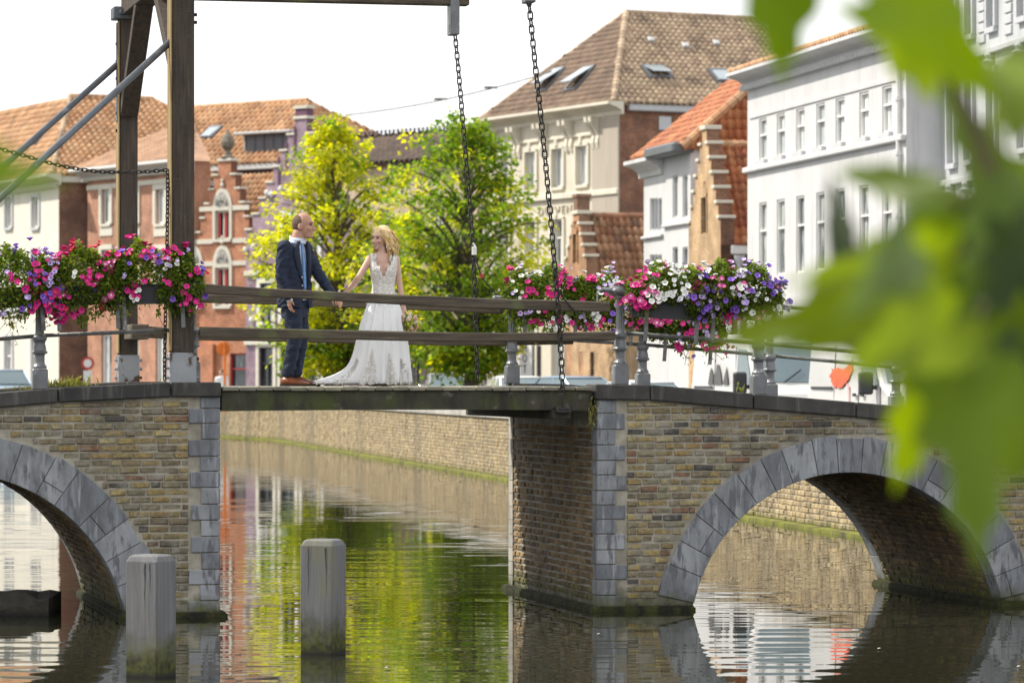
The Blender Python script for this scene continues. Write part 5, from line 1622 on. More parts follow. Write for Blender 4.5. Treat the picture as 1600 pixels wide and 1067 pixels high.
def trough(px, py, t, half, label, mix_, nfl, seed, up=.32, down=.30, zone=None, boxpy=None):
    """px,py: pixel of the trough middle; half: half length in metres; the mass hangs over both faces"""
    rr = random.Random(seed)
    s, z = BZ(px, py, t)
    z0 = z
    root = thing('flower_trough', Bp(s, t, z0 - .11), label, 'flower box', 'flower boxes on the bridge railings')
    sl = (TOP_R(s + .3) - TOP_R(s - .3)) / .6 if s > 0 else (TOP_L(s + .3) - TOP_L(s - .3)) / .6
    ax = (BU + UZ * sl * .9).normalized(); az = BW.cross(ax) * -1
    if az.z < 0: az = -az
    c = Bp(s, t, z0)
    m = MB(); P = []
    for k, (wd, hh) in enumerate(((.085, -.10), (.105, .09))):
        for i, j in ((-1, -1), (1, -1), (1, 1), (-1, 1)): P.append(c + ax * (i * (half - (.03 if k == 0 else 0))) + BW * (j * wd) + az * hh)
    m.hexa(P); m.cbox(c + az * .095, ax * (half + .012), BW * .115, az * .012, .004)
    m.build('trough', DARKBOX, root)
    for q in (-.6, .62):
        m = MB(); m.cbox(c + ax * (half * q) - BW * .12 - az * .12, ax * .022, BW * .008, az * .24, .004); m.cbox(c + ax * (half * q) - az * .105, ax * .02, BW * .12, az * .006, .002); m.build('hanger', PIPE, root)
    fol = MB(); dry = MB()
    def surf():
        """point on the flowering mound, with its outward direction"""
        x = rr.uniform(-1.1, 1.1)
        edge = math.sqrt(max(0.05, 1 - (abs(x) / 1.16) ** 2.6))
        an = rr.uniform(-1.15, 3.4) if rr.random() < .75 else rr.uniform(-.4, 2.4)
        # an = 90 deg is straight up, 0 towards the eye
        ry = .235 * edge * rr.uniform(.9, 1.1); rz = (up if math.sin(an) > 0 else down) * edge * (1 + .18 * math.sin(x * 7 + seed) + .1 * math.sin(x * 17 + seed * 2))
        o = -BW * math.cos(an) * ry + az * math.sin(an) * rz
        return c + ax * (x * half) + az * .07 + o, (-BW * math.cos(an) + az * (math.sin(an) * .8 + .15) + ax * (x * .4)).normalized(), x, an
    hole = lambda x, an: zone and zone(x, an)
    for i in range(int(6200 * half / .5)):
        p, n, x, an = surf()
        if hole(x, an): continue
        p = p - n * abs(rr.gauss(0, .07))
        d = n * .5 + V(rr.uniform(-1, 1), rr.uniform(-1, 1), rr.uniform(-1, .6))
        blade(fol, p, d, V(rr.uniform(-.6, .6), rr.uniform(-.6, .6), 1), rr.uniform(.022, .04), rr.uniform(.035, .062))
    for i in range(70):
        p, n, x, an = surf()
        if math.sin(an) > 0 or hole(x, an): continue
        dry.tube([p, p + V(rr.uniform(-.05, .05), rr.uniform(-.04, .04), -.09), p + V(rr.uniform(-.09, .09), rr.uniform(-.04, .04), -.2)], .003, 3, cap=False)
        for k in range(5): blade(fol, p + V(rr.uniform(-.06, .06), rr.uniform(-.04, .04), rr.uniform(-.2, 0)), V(rr.uniform(-1, 1), rr.uniform(-1, 1), -.5), UZ, .02, .035)
    o = fol.build('foliage', FLEAF, root, fix=False); o['kind'] = 'stuff'
    if dry.f: o = dry.build('trailing_stems', DRYF, root, fix=False); o['kind'] = 'stuff'
    # clusters of one colour
    k = 0; tries = 0; nfl = int(nfl * 1.5)
    while k < nfl and tries < 2000:
        tries += 1
        p, n, x, an = surf()
        if hole(x, an) or an > 2.6: continue
        col = mix_(x, an, rr)
        for j in range(rr.choice((1, 2, 3, 4, 5)) if col != 'white' else rr.choice((2, 3, 5, 6))):
            q = p + ax * rr.gauss(0, .05) + az * rr.gauss(0, .035) + n * rr.uniform(.005, .05)
            f = (n + V(rr.uniform(-.45, .45), rr.uniform(-.5, .1), rr.uniform(-.3, .45))).normalized()
            y = -f; xx = y.cross(UZ); xx = xx.normalized() if xx.length > .05 else V(1, 0, 0); zz = xx.cross(y)
            g = rr.uniform(.58, 1.12); ro = rr.uniform(0, 6)
            x2 = (xx * math.cos(ro) + zz * math.sin(ro)) * g; z2 = (zz * math.cos(ro) - xx * math.sin(ro)) * g
            link('petunia', rr.choice(PETS[col]), root, frame_mat(q, x2, y * g, z2)); k += 1
    return root
def pick(rr, **w):
    t = rr.uniform(0, sum(w.values()))
    for k, v in w.items():
        t -= v
        if t <= 0: return k
    return k
tA = NT_ - .10
trough(14, 466, tA, .52, 'flower trough of violet and magenta petunias cut by the left frame edge', lambda x, a, r: pick(r, magenta=5, violet=4, lilac=4, white=1, pink=1), 150, 1, up=.40, down=.34)
trough(134, 462, tA, .50, 'leafy flower trough of magenta and red petunias beside the first iron post', lambda x, a, r: pick(r, magenta=7, red=1.5, white=1.6, lilac=1, pink=1.2), 105, 2, up=.40, down=.36)
trough(236, 460, tA, .50, 'flower trough with its dark box showing, magenta and violet petunias beside the gantry post', lambda x, a, r: pick(r, magenta=6, red=1.5, pink=1.5, white=.8, lilac=1, violet=1) if x < .2 else pick(r, magenta=5, violet=3, red=1.5, lilac=2, white=.6), 125, 3, up=.42, down=.34, zone=lambda x, an: -.75 < x < .08 and an < .10)
trough(1046, 484, tA, .46, 'white and purple petunia trough with magenta at one end, beside the tall iron post', lambda x, a, r: pick(r, magenta=6, pink=1) if x < -.62 else (pick(r, white=8, lilac=2, pink=.5) if (x < .2 or a > 1.2) else pick(r, violet=7, lilac=2, white=1)), 170, 4, up=.38, down=.15, zone=lambda x, an: -.5 < x < .35 and an < .0)
trough(1150, 484, tA, .46, 'flower trough of lilac and violet petunias partly veiled by green leaves', lambda x, a, r: pick(r, lilac=5, violet=4, white=4, pink=2, magenta=1), 150, 5, up=.40, down=.16)
trough(1576, 550, tA, .42, 'flower trough of red and white petunias at the right frame edge', lambda x, a, r: pick(r, red=2, magenta=2, white=3, pink=2), 110, 6, up=.26, down=.24)
tB = FT_ - .05
trough(856, 486, tB, .50, 'far flower trough of white and magenta petunias beside the hanging chain', lambda x, a, r: pick(r, magenta=5, white=3, lilac=2) if a < .8 else pick(r, white=5, magenta=2, lilac=2), 130, 7, up=.40, down=.34)
trough(948, 490, tB, .46, 'far flower trough of mixed violet and white petunias behind the tall iron post', lambda x, a, r: pick(r, magenta=5, white=2, lilac=2, violet=2), 125, 8, up=.36, down=.34)
trough(1072, 520, tB, .46, 'far flower trough of hanging magenta petunias under the white and purple one', lambda x, a, r: pick(r, magenta=8, pink=2, lilac=2, white=1), 120, 9, up=.22, down=.30)
# weeds on the copings
WEED = leafmat('dry_weeds', [(.26, .24, .06), (.20, .22, .05), (.32, .28, .10)], .35)
def weed(px, t, label, n, top, dz=0, size=.09, hang=False, name='weed_tuft', sp=.10):
    rr = random.Random(px); s = S(px, t); c = Bp(s, t, top(s) + dz)
    m = MB()
    for i in range(n):
        p = c + BU * rr.gauss(0, sp) + UZ * (rr.gauss(0, .07) if hang else 0) + BW * rr.uniform(-.03, .08)
        d = V(rr.uniform(-.7, .7), rr.uniform(-.7, .7), -1 if hang else 1); l = size * rr.uniform(.5, 1.3)
        blade(m, p, d, V(rr.uniform(-1, 1), 1, 0), l * .22, l)
        if rr.random() < .6: blade(m, p + d * l * .6, V(rr.uniform(-1, 1), rr.uniform(-1, 1), .4), UZ, l * .25, l * .4)
    tag(m.build(name, WEED, fix=False), label, 'weed')
weed(92, .30, 'yellowish weed tuft on the parapet just right of the first iron post', 60, TOP_L)
weed(120, .36, 'taller dry weed stalks on the left parapet below the flowers', 34, TOP_L, size=.12)
weed(40, .30, 'low dry weeds on the parapet left of the first iron post', 40, TOP_L, size=.05)
weed(282, .02, 'tiny green weed at the foot of the iron post by the span', 14, TOP_L, size=.05)
weed(1160, -.02, 'thin weed on the coping beside the white van mirror', 8, TOP_R, size=.10, sp=.03)
weed(927, -.05, 'small fern hanging from the joint beside the lifting span', 60, TOP_R, dz=-.26, size=.07, hang=True, sp=.025)

# ------------------------------------------------------------------ mooring posts and raft
def mooring(px, py_top, py_bot, wpx, rot, label):
    Y = CZ * F / (py_bot - HZ); c = px3(px, py_bot, Y); c.z = 0
    k = Y / F; hw = wpx * k / 2 / (abs(math.cos(rot)) + abs(math.sin(rot))) 
    zt = CZ - (py_top - HZ) * k
    ax = V(math.cos(rot), math.sin(rot), 0); ay = V(-math.sin(rot), math.cos(rot), 0)
    root = thing('mooring_post', c, label, 'mooring post', 'grey timber mooring posts in the water')
    m = MB(); rings = []
    def oct_(z, h, ch):
        r = []
        for sx, sy in ((-1, -1), (1, -1), (1, 1), (-1, 1)):
            pts = [(sx * h, sy * (h - ch)), (sx * (h - ch), sy * h)]
            if sx * sy < 0: pts = pts[::-1] if False else [(sx * (h - ch), sy * h), (sx * h, sy * (h - ch))]
            r += pts
        r.sort(key=lambda p: math.atan2(p[1], p[0]))
        return [c + ax * x + ay * y + UZ * z for x, y in r]
    m.loft([oct_(-2, hw, hw * .05), oct_(zt - .055, hw, hw * .05), oct_(zt - .012, hw * .9, hw * .2), oct_(zt, hw * .78, hw * .22)])
    m.build('post', GREYWOOD, root)
    m = MB(); rr = random.Random(px)
    for i in range(3):
        x = rr.uniform(-.7, .7) * hw; l = rr.uniform(.10, .5); zz = zt - .07; pts = []
        for q in range(6): pts.append(c + ax * (x + rr.uniform(-.006, .006)) - ay * (hw - .0005) + UZ * (zz - l * q / 5))
        m.tube(pts, [.0035, .003, .0026, .002, .0015, .0008], 5)
    m.build('crack', CHAIN, root)
    return root
mooring(236, 866, 1058, 77, rad(-28), 'grey timber mooring post with a sunlit top in front of the left arch pier')
mooring(505, 842, 1022, 70, rad(-22), 'grey timber mooring post with rounded off top standing in the open channel')
Yr = CZ * F / (962 - HZ)
slab = mat('wet_dark_timber', (.05, .045, .035), nscale=5, nvar=.5, bscale=20, bstr=.8, bdist=.03, moss=(0.0, .1, (.05, .05, .03), (.02, .018, .012)))
a = px3(-150, 962, Yr + 1.0); c = px3(76, 962, Yr)
m = MB(); xs = [a.x + (c.x - a.x) * i / 14 for i in range(15)]
rr = random.Random(3)
rings = [[V(x, Yr - .02 + rr.uniform(-.02, .02), -.2), V(x, Yr + 1.1, -.2), V(x, Yr + 1.1, .2 + rr.uniform(-.01, .02)), V(x, Yr + .04 + rr.uniform(-.02, .02), .235 - (.06 if i > 12 else 0) + rr.uniform(-.012, .012)), V(x, Yr - .01, .10 + rr.uniform(-.02, .02))] for i, x in enumerate(xs)]
m.loft(rings)
tag(m.build('fender_timber', slab), 'dark wet fender timber lying at the water line by the left arch', 'timber')
# floating specks
flo = mat('floating_leaf', (.65, .60, .48), bstr=0)
for i, (px, py, lb) in enumerate(((932, 992, 'tan leaf floating in front of the pier corner with quoins'), (1370, 1015, 'pale leaf floating in the reflection below the right arch'), (1588, 1043, 'pale leaf floating at the lower right corner of the water'),
        (1140, 905, 'small pale leaf floating under the right arch near its left pier'), (600, 1045, 'pale leaf floating to the right of the channel mooring post'), (760, 700, 'far pale leaf floating close by the quay ledge and pier'), (715, 752, 'far pale leaf floating in mid channel behind the deck'))):
    Y = CZ * F / (py - HZ); p = px3(px, py, Y); p.z = .012
    m = MB(); blade(m, p, V(.8, .3, .05), UZ, .05, .08 if Y < 50 else .14)
    o = m.build('floating_leaf', flo, fix=False)
    tag(o, lb, 'leaf', 'pale leaves floating on the canal')
# ------------------------------------------------------------------ vehicles
def paint(name, c, metal=0.0): return mat(name, c, rough=.22, nscale=2, nvar=.05, bstr=0, metal=metal, spec=.7)
TYRE = mat('tyre_rubber', (.02, .02, .02), rough=.85, bstr=0); RIM = mat('wheel_rim', (.4, .41, .42), rough=.3, metal=.8, bstr=0)
CGLASS = mat('car_glass', (.10, .15, .17), rough=.04, nvar=.15, nscale=1.5, bstr=0, spec=1.0)
LAMPG = mat('lamp_glass', (.6, .6, .58), rough=.1, bstr=0); TAIL = mat('tail_lamp', (.35, .02, .02), rough=.2, bstr=0)
BPLAST = mat('black_plastic', (.03, .032, .037), rough=.5, bstr=0)
DKIN = mat('dark_interior', (.05, .05, .055), rough=.9, bstr=0)
class Loc:
    def __init__(s, o, h): s.o = Vector(o); s.x = Vector(h).normalized(); s.y = UZ.cross(s.x)
    def __call__(s, x, y, z): return s.o + s.x * x + s.y * y + UZ * z
def quadp(Lc, pts, off, name, matl, root):
    """thin glazing panel with thickness"""
    P = [Lc(*p) for p in pts]; n = (P[1] - P[0]).cross(P[-1] - P[0]).normalized()
    m = MB(); m.prism([p - n * .01 for p in P], n * off); return m.build(name, matl, root)
def wheels(Lc, xs, yw, r, root):
    for x in xs:
        for sy in (-1, 1):
            c = Lc(x, sy * yw, r); ax = Lc.y * sy
            m = MB(); n = 20; rings = []
            for o, rr_ in ((-.10, r * .7), (-.10, r * .96), (-.07, r), (.07, r), (.10, r * .96), (.10, r * .66)):
                rings.append([c + ax * o + (Lc.x * math.cos(2 * math.pi * k / n) + UZ * math.sin(2 * math.pi * k / n)) * rr_ for k in range(n)])
            m.loft(rings); w = m.build('wheel', TYRE, root, smooth=False)
            m = MB(); m.loft([[c + ax * o + (Lc.x * math.cos(2 * math.pi * k / n) + UZ * math.sin(2 * math.pi * k / n)) * rr_ for k in range(n)] for o, rr_ in ((.06, r * .64), (.105, r * .62), (.09, r * .3), (.12, r * .12))]); m.build('rim', RIM, w)
def car(px, Y, h, pm, H, label, length=4.2, wid=1.76):
    o = px3(px, 0, Y); o.z = STREET; Lc = Loc(o, h); hw = wid / 2; l = length / 2; bz = .92 * H / 1.45
    root = thing('parked_car', o, label, 'car', 'cars parked behind the bridge')
    m = MB(); st = [(-l, .86, .5, bz * .82), (-l + .12, .95, .32, bz * .96), (-l * .55, 1, .28, bz), (0, 1, .26, bz * .99), (l * .35, 1, .26, bz * .98), (l * .72, .97, .28, bz * .9), (l - .15, .9, .34, bz * .74), (l, .78, .42, bz * .6)]
    rings = []
    for x, w, z0, z1 in st:
        w *= hw
        rings.append([Lc(x, *q) for q in ((-w * .9, z0), (w * .9, z0), (w, z0 + .12), (w * 1.0, (z0 + z1) / 2), (w * .96, z1 - .06), (w * .86, z1), (-w * .86, z1), (-w * .96, z1 - .06), (-w, (z0 + z1) / 2), (-w, z0 + .12))])
    m.loft(rings); m.build('body', pm, root, smooth=True)
    xa, xb, xc, xd = -l * .86, -l * .55, l * .05, l * .46      # rear glass foot, roof rear, roof front, windscreen foot
    wr = hw * .70; wb = hw * .87
    m = MB(); m.loft([[Lc(x, -wr, H - .05), Lc(x, wr, H - .05), Lc(x, wr * .93, H - d), Lc(x, -wr * .93, H - d)] for x, d in ((xb - .05, .03), (xb + .15, .0), ((xb + xc) / 2, -.02), (xc - .1, .0), (xc + .04, .03))]); m.build('car_roof', pm, root, smooth=True)
    quadp(Lc, [(xd, wb * .92, bz), (xd, -wb * .92, bz), (xc, -wr * .94, H - .05), (xc, wr * .94, H - .05)], .02, 'windscreen', CGLASS, root)
    quadp(Lc, [(xa, -wb * .9, bz), (xa, wb * .9, bz), (xb, wr * .94, H - .05), (xb, -wr * .94, H - .05)], .02, 'rear_window', CGLASS, root)
    for sy in (-1, 1):
        q = [(xa + .25, sy * wb, bz), (xd - .18, sy * wb, bz), (xc - .02, sy * wr, H - .06), (xb + .08, sy * wr, H - .06)]
        quadp(Lc, q if sy > 0 else q[::-1], .015, 'side_window', CGLASS, root)
        for (x0, x1) in ((xd, xc), (xa, xb), ((xa + xd) / 2 + .1, (xb + xc) / 2 + .1)):
            m = MB(); m.tube([Lc(x0, sy * wb * .96, bz - .02), Lc(x1, sy * wr * .98, H - .04)], .04, 6); m.build('pillar', pm, root)
        m = MB(); m.cbox(Lc(xd - .3, sy * (hw + .1), bz + .09), Lc.x * .06, Lc.y * .10, UZ * .07, .03); m.build('wing_mirror', pm, root)
        m = MB(); m.cbox(Lc(l - .16, sy * hw * .68, bz * .66), Lc.x * .12, Lc.y * .17, UZ * .07, .03); m.build('headlight', LAMPG, root)
        m = MB(); m.cbox(Lc(-l + .05, sy * hw * .7, bz * .78), Lc.x * .05, Lc.y * .14, UZ * .08, .02); m.build('tail_lamp', TAIL, root)
    m = MB(); m.cbox(Lc(l - .01, 0, bz * .5), Lc.x * .04, Lc.y * .5, UZ * .09, .02); m.build('grille', BPLAST, root)
    wheels(Lc, (-l * .62, l * .62), hw - .1, .31, root)
    return root
CW = paint('white_car_paint', (.72, .72, .73)); CB = paint('steel_blue_car_paint', (.22, .30, .38), .3); CS = paint('silver_car_paint', (.45, .47, .49), .4); CG = paint('dark_grey_car_paint', (.06, .065, .07), .3)
HD = V(.17, -.985, 0)
car(699, 135, V(.08, -1, 0), CS, 1.56, 'silver car with a pale blue windscreen parked just left of the dark tree trunk')
car(16, 168, V(.35, -.94, 0), CB, 1.76, 'blue grey car in front of the ivory house at the left edge')
car(812, 113, HD, CW, 1.44, 'white car parked behind the far iron post beside the span')
car(908, 101, V(.5, -.87, 0), CB, 1.43, 'blue car with broad windscreen parked behind the chain bracket')
car(1016, 90, V(.35, -.94, 0), CW, 1.32, 'low white car between the iron posts and the first van')
def van(pxf, Yf, h, label, L_=4.85):
    """pxf, Yf: the front corner nearest the canal"""
    h = Vector(h).normalized(); f = px3(pxf, 0, Yf); f.z = STREET
    y = UZ.cross(h)                       # left of the driver
    side = -1 if y.x > 0 else 1            # canal side
    o = f - h * L_ - y * (side * .98)
    Lc = Loc(o, h)
    root = thing('parked_van', o + h * L_ / 2, label, 'van', 'white vans parked on the quay')
    prof = [(0.02, .38), (0, 1.0), (.05, 2.02), (.2, 2.2), (1.6, 2.26), (3.1, 2.24), (3.42, 2.12), (4.12, 1.28), (4.6, 1.08), (4.8, .86), (4.85, .5), (4.78, .3), (.1, .3)]
    m = MB(); rings = []
    for yy, k in ((-.98, .0), (-.93, 1), (.93, 1), (.98, 0)):
        rings.append([Lc(x + (0 if k else (.03 if x < 2 else -.04)), yy * (1 - max(0, z - 1.1) * .07), z - (0 if k else (.05 if z > 1 else -.03))) for x, z in prof])
    m.loft(rings); m.build('body', CWV, root)
    yl = lambda z: side * (.984 * (1 - max(0, z - 1.1) * .07))
    def sp(pts, nm, ml, off=.012):
        P = [Lc(x, yl(z), z) for x, z in pts]; m_ = MB(); m_.prism(P, Lc.y * (side * off)); return m_.build(nm, ml, root)
    sp([(3.02, 1.26), (3.98, 1.26), (3.52, 1.95), (3.02, 1.98)], 'side_window', CGLASS)
    for x in (1.5, 2.86, 4.08): sp([(x, .45), (x + .022, .45), (x + .022, 2.02 if x < 3 else 1.24), (x, 2.02 if x < 3 else 1.24)], 'door_seam', BPLAST, .006)
    sp([(.25, 1.18), (1.45, 1.18), (1.45, 1.23), (.25, 1.23)], 'sliding_rail', BPLAST, .015)
    sp([(2.68, 1.05), (2.8, 1.05), (2.8, 1.11), (2.68, 1.11)], 'door_handle', BPLAST, .03); sp([(3.1, 1.05), (3.24, 1.05), (3.24, 1.1), (3.1, 1.1)], 'door_handle', BPLAST, .03)
    sp([(.4, .45), (4.2, .45), (4.2, .56), (.4, .56)], 'side_strip', BPLAST, .02)
    P = [Lc(4.10, -.84, 1.31), Lc(4.10, .84, 1.31), Lc(3.46, .76, 2.09), Lc(3.46, -.76, 2.09)]
    n = (P[1] - P[0]).cross(P[3] - P[0]).normalized()
    if n.dot(h) < 0: n = -n
    m = MB(); m.prism([p + n * .0 for p in P], n * .018); m.build('windscreen', CGLASS, root)
    for k in (-.35, .3):
        m = MB(); m.tube([Lc(4.14, k, 1.32), Lc(3.95, k + .4, 1.56)], .012, 5); m.build('wiper', BPLAST, root)
    for sy in (-1, 1):
        m = MB(); m.cbox(Lc(3.84, sy * 1.17, 1.30), Lc.x * .075, Lc.y * .13, UZ * .21, .05); m.cbox(Lc(3.84, sy * 1.02, 1.22), Lc.x * .03, Lc.y * .08, UZ * .04, .01); m.build('wing_mirror', BPLAST, root)
        m = MB(); m.cbox(Lc(4.72, sy * .72, .88), Lc.x * .09, Lc.y * .18, UZ * .14, .04); m.build('headlight', LAMPG, root)
    m = MB(); m.cbox(Lc(4.84, 0, .72), Lc.x * .03, Lc.y * .52, UZ * .1, .02); m.build('grille', BPLAST, root)
    m = MB(); m.cbox(Lc(4.82, 0, .45), Lc.x * .06, Lc.y * .9, UZ * .1, .03); m.build('bumper', BPLAST, root)
    wheels(Lc, (.95, 4.05), .88, .33, root)
    return root, sp
CWV = paint('white_van_paint', (.53, .53, .52))
v1, sp1 = van(1196, 72, V(.25, -.968, 0), 'white van with black peaked shapes on its side, parked behind the sloping parapet')
LOGK = mat('black_van_print', (.06, .06, .06), rough=.4, bstr=0); LOGO = mat('orange_red_print', (.70, .10, .035), rough=.4, bstr=0); LOGP = mat('pale_red_print', (.62, .35, .33), rough=.4, bstr=0)
lx = lambda q: [(1.15 + (x - 1.35) * .92, 1.26 + (z - 1.15) * .62) for x, z in q]
sp1(lx([(1.35, 1.15), (1.72, 1.15), (1.66, 1.5), (1.50, 1.72), (1.42, 1.55)]), 'side_print', LOGK, .004)
sp1(lx([(1.76, 1.15), (2.34, 1.15), (2.22, 1.5), (2.06, 1.80), (1.90, 1.80), (1.86, 1.5)]), 'side_print', LOGK, .004)
sp1(lx([(2.4, 1.15), (2.78, 1.15), (2.72, 1.45), (2.62, 1.72), (2.52, 1.5)]), 'side_print', LOGK, .004)
v2, sp2 = van(1398, 67.5, V(.25, -.968, 0), 'white van with an orange red bird like splash on its side, half hidden by leaves')
bird = [(1.62, 1.42), (1.78, 1.58), (1.70, 1.66), (1.88, 1.62), (2.05, 1.68), (2.25, 1.62), (2.40, 1.66), (2.58, 1.78), (2.72, 1.92), (2.70, 1.80), (2.80, 1.86), (2.72, 1.70), (2.76, 1.62), (2.64, 1.48), (2.56, 1.34), (2.44, 1.26), (2.28, 1.13), (2.10, 1.10), (2.02, 1.16), (1.94, 1.10), (1.88, 1.20), (1.80, 1.18), (1.82, 1.28), (1.72, 1.28), (1.76, 1.38)]
sp2([(1.22 + (x - 1.62) * 1.18, 1.20 + (z - 1.10) * .68) for x, z in bird], 'side_print', LOGO, .004)
sp2([(2.2, 1.32), (2.32, 1.2), (2.40, .9), (2.44, .9), (2.38, 1.24)], 'side_print', LOGP, .004)
for i, (a, b) in enumerate(((.55, .63), (.68, .74), (.79, .87), (.91, .97), (1.01, 1.1), (1.14, 1.2), (1.24, 1.32))): sp2([(a, .88), (b, .88), (b, .98), (a, .98)], 'side_print', LOGP, .004)

# ------------------------------------------------------------------ signs on the far street
ORG = mat('orange_sign_back', (.75, .20, .03), rough=.5, bstr=0)
Ys = 152; c = px3(349, 545, Ys); g = V(c.x, c.y, STREET)
r_ = thing('round_sign', g, 'round orange sign on an orange pole in front of the red gable house', 'road sign')
n = 24; m = MB(); m.loft([[c + V(.29 * math.cos(2 * math.pi * k / n) * q, dy, .29 * math.sin(2 * math.pi * k / n) * q) for k in range(n)] for dy, q in ((0, .97), (.01, 1), (.03, 1), (.04, .97))]); m.build('sign_disc', ORG, r_)
m = MB(); m.tube([g + V(.06, -.06, 0), V(c.x + .06, c.y - .06, c.z + .3)], .05, 8); m.build('pole', ORG, r_)
Ys = 172; c = px3(137, 567.5, Ys); g = V(c.x, c.y, STREET)
r_ = thing('prohibition_sign', g, 'small red rimmed round sign with a white plate under it by the brown flank wall', 'road sign')
m = MB(); m.loft([[c + V(.30 * math.cos(2 * math.pi * k / n) * q, dy, .30 * math.sin(2 * math.pi * k / n) * q) for k in range(n)] for dy, q in ((0, 1), (.03, 1))]); m.build('sign_rim', redm, r_)
m = MB(); m.loft([[c + V(.19 * math.cos(2 * math.pi * k / n) * q, dy, .19 * math.sin(2 * math.pi * k / n) * q) for k in range(n)] for dy, q in ((-.012, 1), (-.004, 1))]); m.build('sign_face', WHITEP, r_)
m = MB(); m.cbox(c - UZ * .62, V(.19, 0, 0), V(0, .015, 0), UZ * .28, .01); m.build('sign_plate', WHITEP, r_)
m = MB(); m.tube([g, c + UZ * .3 + V(0, .05, 0)], .03, 8); m.build('pole', IRON, r_)
# ------------------------------------------------------------------ people
def cap(m, a, b, ra, rb, n=14):
    a = Vector(a); b = Vector(b); d = (b - a); l = d.length; d.normalize()
    x = d.cross(V(.3, .9, .2)).normalized(); y = d.cross(x); rings = []
    for k in (-90, -60, -30, 0):
        t = rad(k); rings.append((a + d * (ra * math.sin(t)), ra * max(math.cos(t), .02)))
    for k in (0, 30, 60, 90):
        t = rad(k); rings.append((b + d * (rb * math.sin(t)), rb * max(math.cos(t), .02)))
    m.loft([[c + (x * math.cos(2 * math.pi * k / n) + y * math.sin(2 * math.pi * k / n)) * r for k in range(n)] for c, r in rings])
def ell(m, c, ax, ay, az, n=14):
    c = Vector(c); rings = []
    for i in range(9):
        t = math.pi * (i + .08) / 8.16
        rings.append([c - az * math.cos(t) + (ax * math.cos(2 * math.pi * k / n) + ay * math.sin(2 * math.pi * k / n)) * math.sin(t) for k in range(n)])
    m.loft(rings)
def chaincap(m, pts, rs):
    for (a, b), (ra, rb) in zip(zip(pts, pts[1:]), zip(rs, rs[1:])): cap(m, a, b, ra, rb)
def ring(c, rx, ry, yaw=0.0, n=24, tilt=V(0, 0, 0), sq=2.0):
    X = V(math.cos(yaw), math.sin(yaw), 0); Y = V(-math.sin(yaw), math.cos(yaw), 0); out = []
    for k in range(n):
        t = 2 * math.pi * k / n; ct, st = math.cos(t), math.sin(t)
        q = (abs(ct) ** sq + abs(st) ** sq) ** (-1 / sq)
        o = X * (rx * ct * q) + Y * (ry * st * q)
        out.append(c + o + UZ * tilt.dot(o))
    return out
def remesh(m, voxel, it=6, cut=None, fac=.5):
    me = m.mesh('tmp', GREYP); m.fix(me)
    ob = bpy.data.objects.new('tmp', me); COL.objects.link(ob)
    r = ob.modifiers.new('r', 'REMESH'); r.mode = 'VOXEL'; r.voxel_size = voxel
    s = ob.modifiers.new('s', 'SMOOTH'); s.factor = fac; s.iterations = it
    tmp = []
    for c in (cut or []):
        cm = c.mesh('cut', GREYP); c.fix(cm); co = bpy.data.objects.new('cut', cm); COL.objects.link(co); tmp.append(co)
        bo = ob.modifiers.new('b', 'BOOLEAN'); bo.operation = 'DIFFERENCE'; bo.object = co; bo.solver = 'EXACT'
    bpy.context.view_layer.update()
    dg = bpy.context.evaluated_depsgraph_get()
    out = bpy.data.meshes.new_from_object(ob.evaluated_get(dg))
    for o in [ob] + tmp: bpy.data.objects.remove(o)
    out.materials.clear()
    return out
def skinned(name, me, mats, parent, pick_=None):
    for x in mats: me.materials.append(x)
    me.polygons.foreach_set('use_smooth', [True] * len(me.polygons))
    if pick_:
        me.polygons.foreach_set('material_index', [pick_(p.center) for p in me.polygons])
    me.name = name
    return link(name, me, parent)
from mathutils import noise as mnoise
def crease(me, amp, sc):
    """cloth folds: moves the surface along its normals"""
    for v in me.vertices:
        q = V(v.co.x * sc[0] + v.co.z * 4, v.co.y * sc[1], v.co.z * sc[2] - v.co.x * 6)
        h = 1 - abs(mnoise.noise(q)) * 2.2
        v.co += v.normal * (amp * (h - .5) + amp * .5 * mnoise.noise(q * 2.3))
    me.update()
def skinmat(name, c):
    s = NT(name)
    cc = s.mix(1.0, c, s.ramp(s.noise(18, 4), [(.3, .9), (.7, 1.1)]), 'MULTIPLY'); s.l(cc, s.b.inputs['Base Color'])
    s.b.inputs['Roughness'].default_value = .5; s.b.inputs['Subsurface Weight'].default_value = .12
    s.b.inputs['Subsurface Radius'].default_value = (.02, .008, .004)
    return s.m
SKIN_M = skinmat('ruddy_skin', (.50, .27, .19)); SKIN_F = skinmat('fair_skin', (.62, .40, .31))
SUIT = mat('navy_suit_cloth', (.018, .026, .052), rough=.75, nscale=12, nvar=.2, bscale=14, bstr=.5, bdist=.018, spec=.3)
SHIRT = mat('pale_blue_shirt', (.62, .68, .80), rough=.8, nscale=20, nvar=.06, bscale=16, bstr=.25)
TIE = mat('light_blue_tie', (.16, .32, .62), rough=.45, nscale=40, nvar=.15, bstr=.1)
SHOE = mat('tan_brown_leather', (.21, .065, .025), rough=.32, nscale=10, nvar=.4, bstr=.1)
SOLE = mat('dark_sole', (.03, .022, .018), rough=.7, bstr=0)
STUBB = mat('cropped_greying_hair', (.13, .085, .06), rough=.8, nscale=60, nvar=.4, bscale=200, bstr=.5)
def figure_frame(px, py, t):
    s = S(px, t); base = Bp(s, t, ZD); k = base.y / F
    pyb = HZ + (CZ - ZD) / k; pxb = 800 + base.x / k
    def p(x, y, d=0.0): return V(base.x + (x - pxb) * k, base.y + d, base.z + (pyb - y) * k)
    return base, k, p
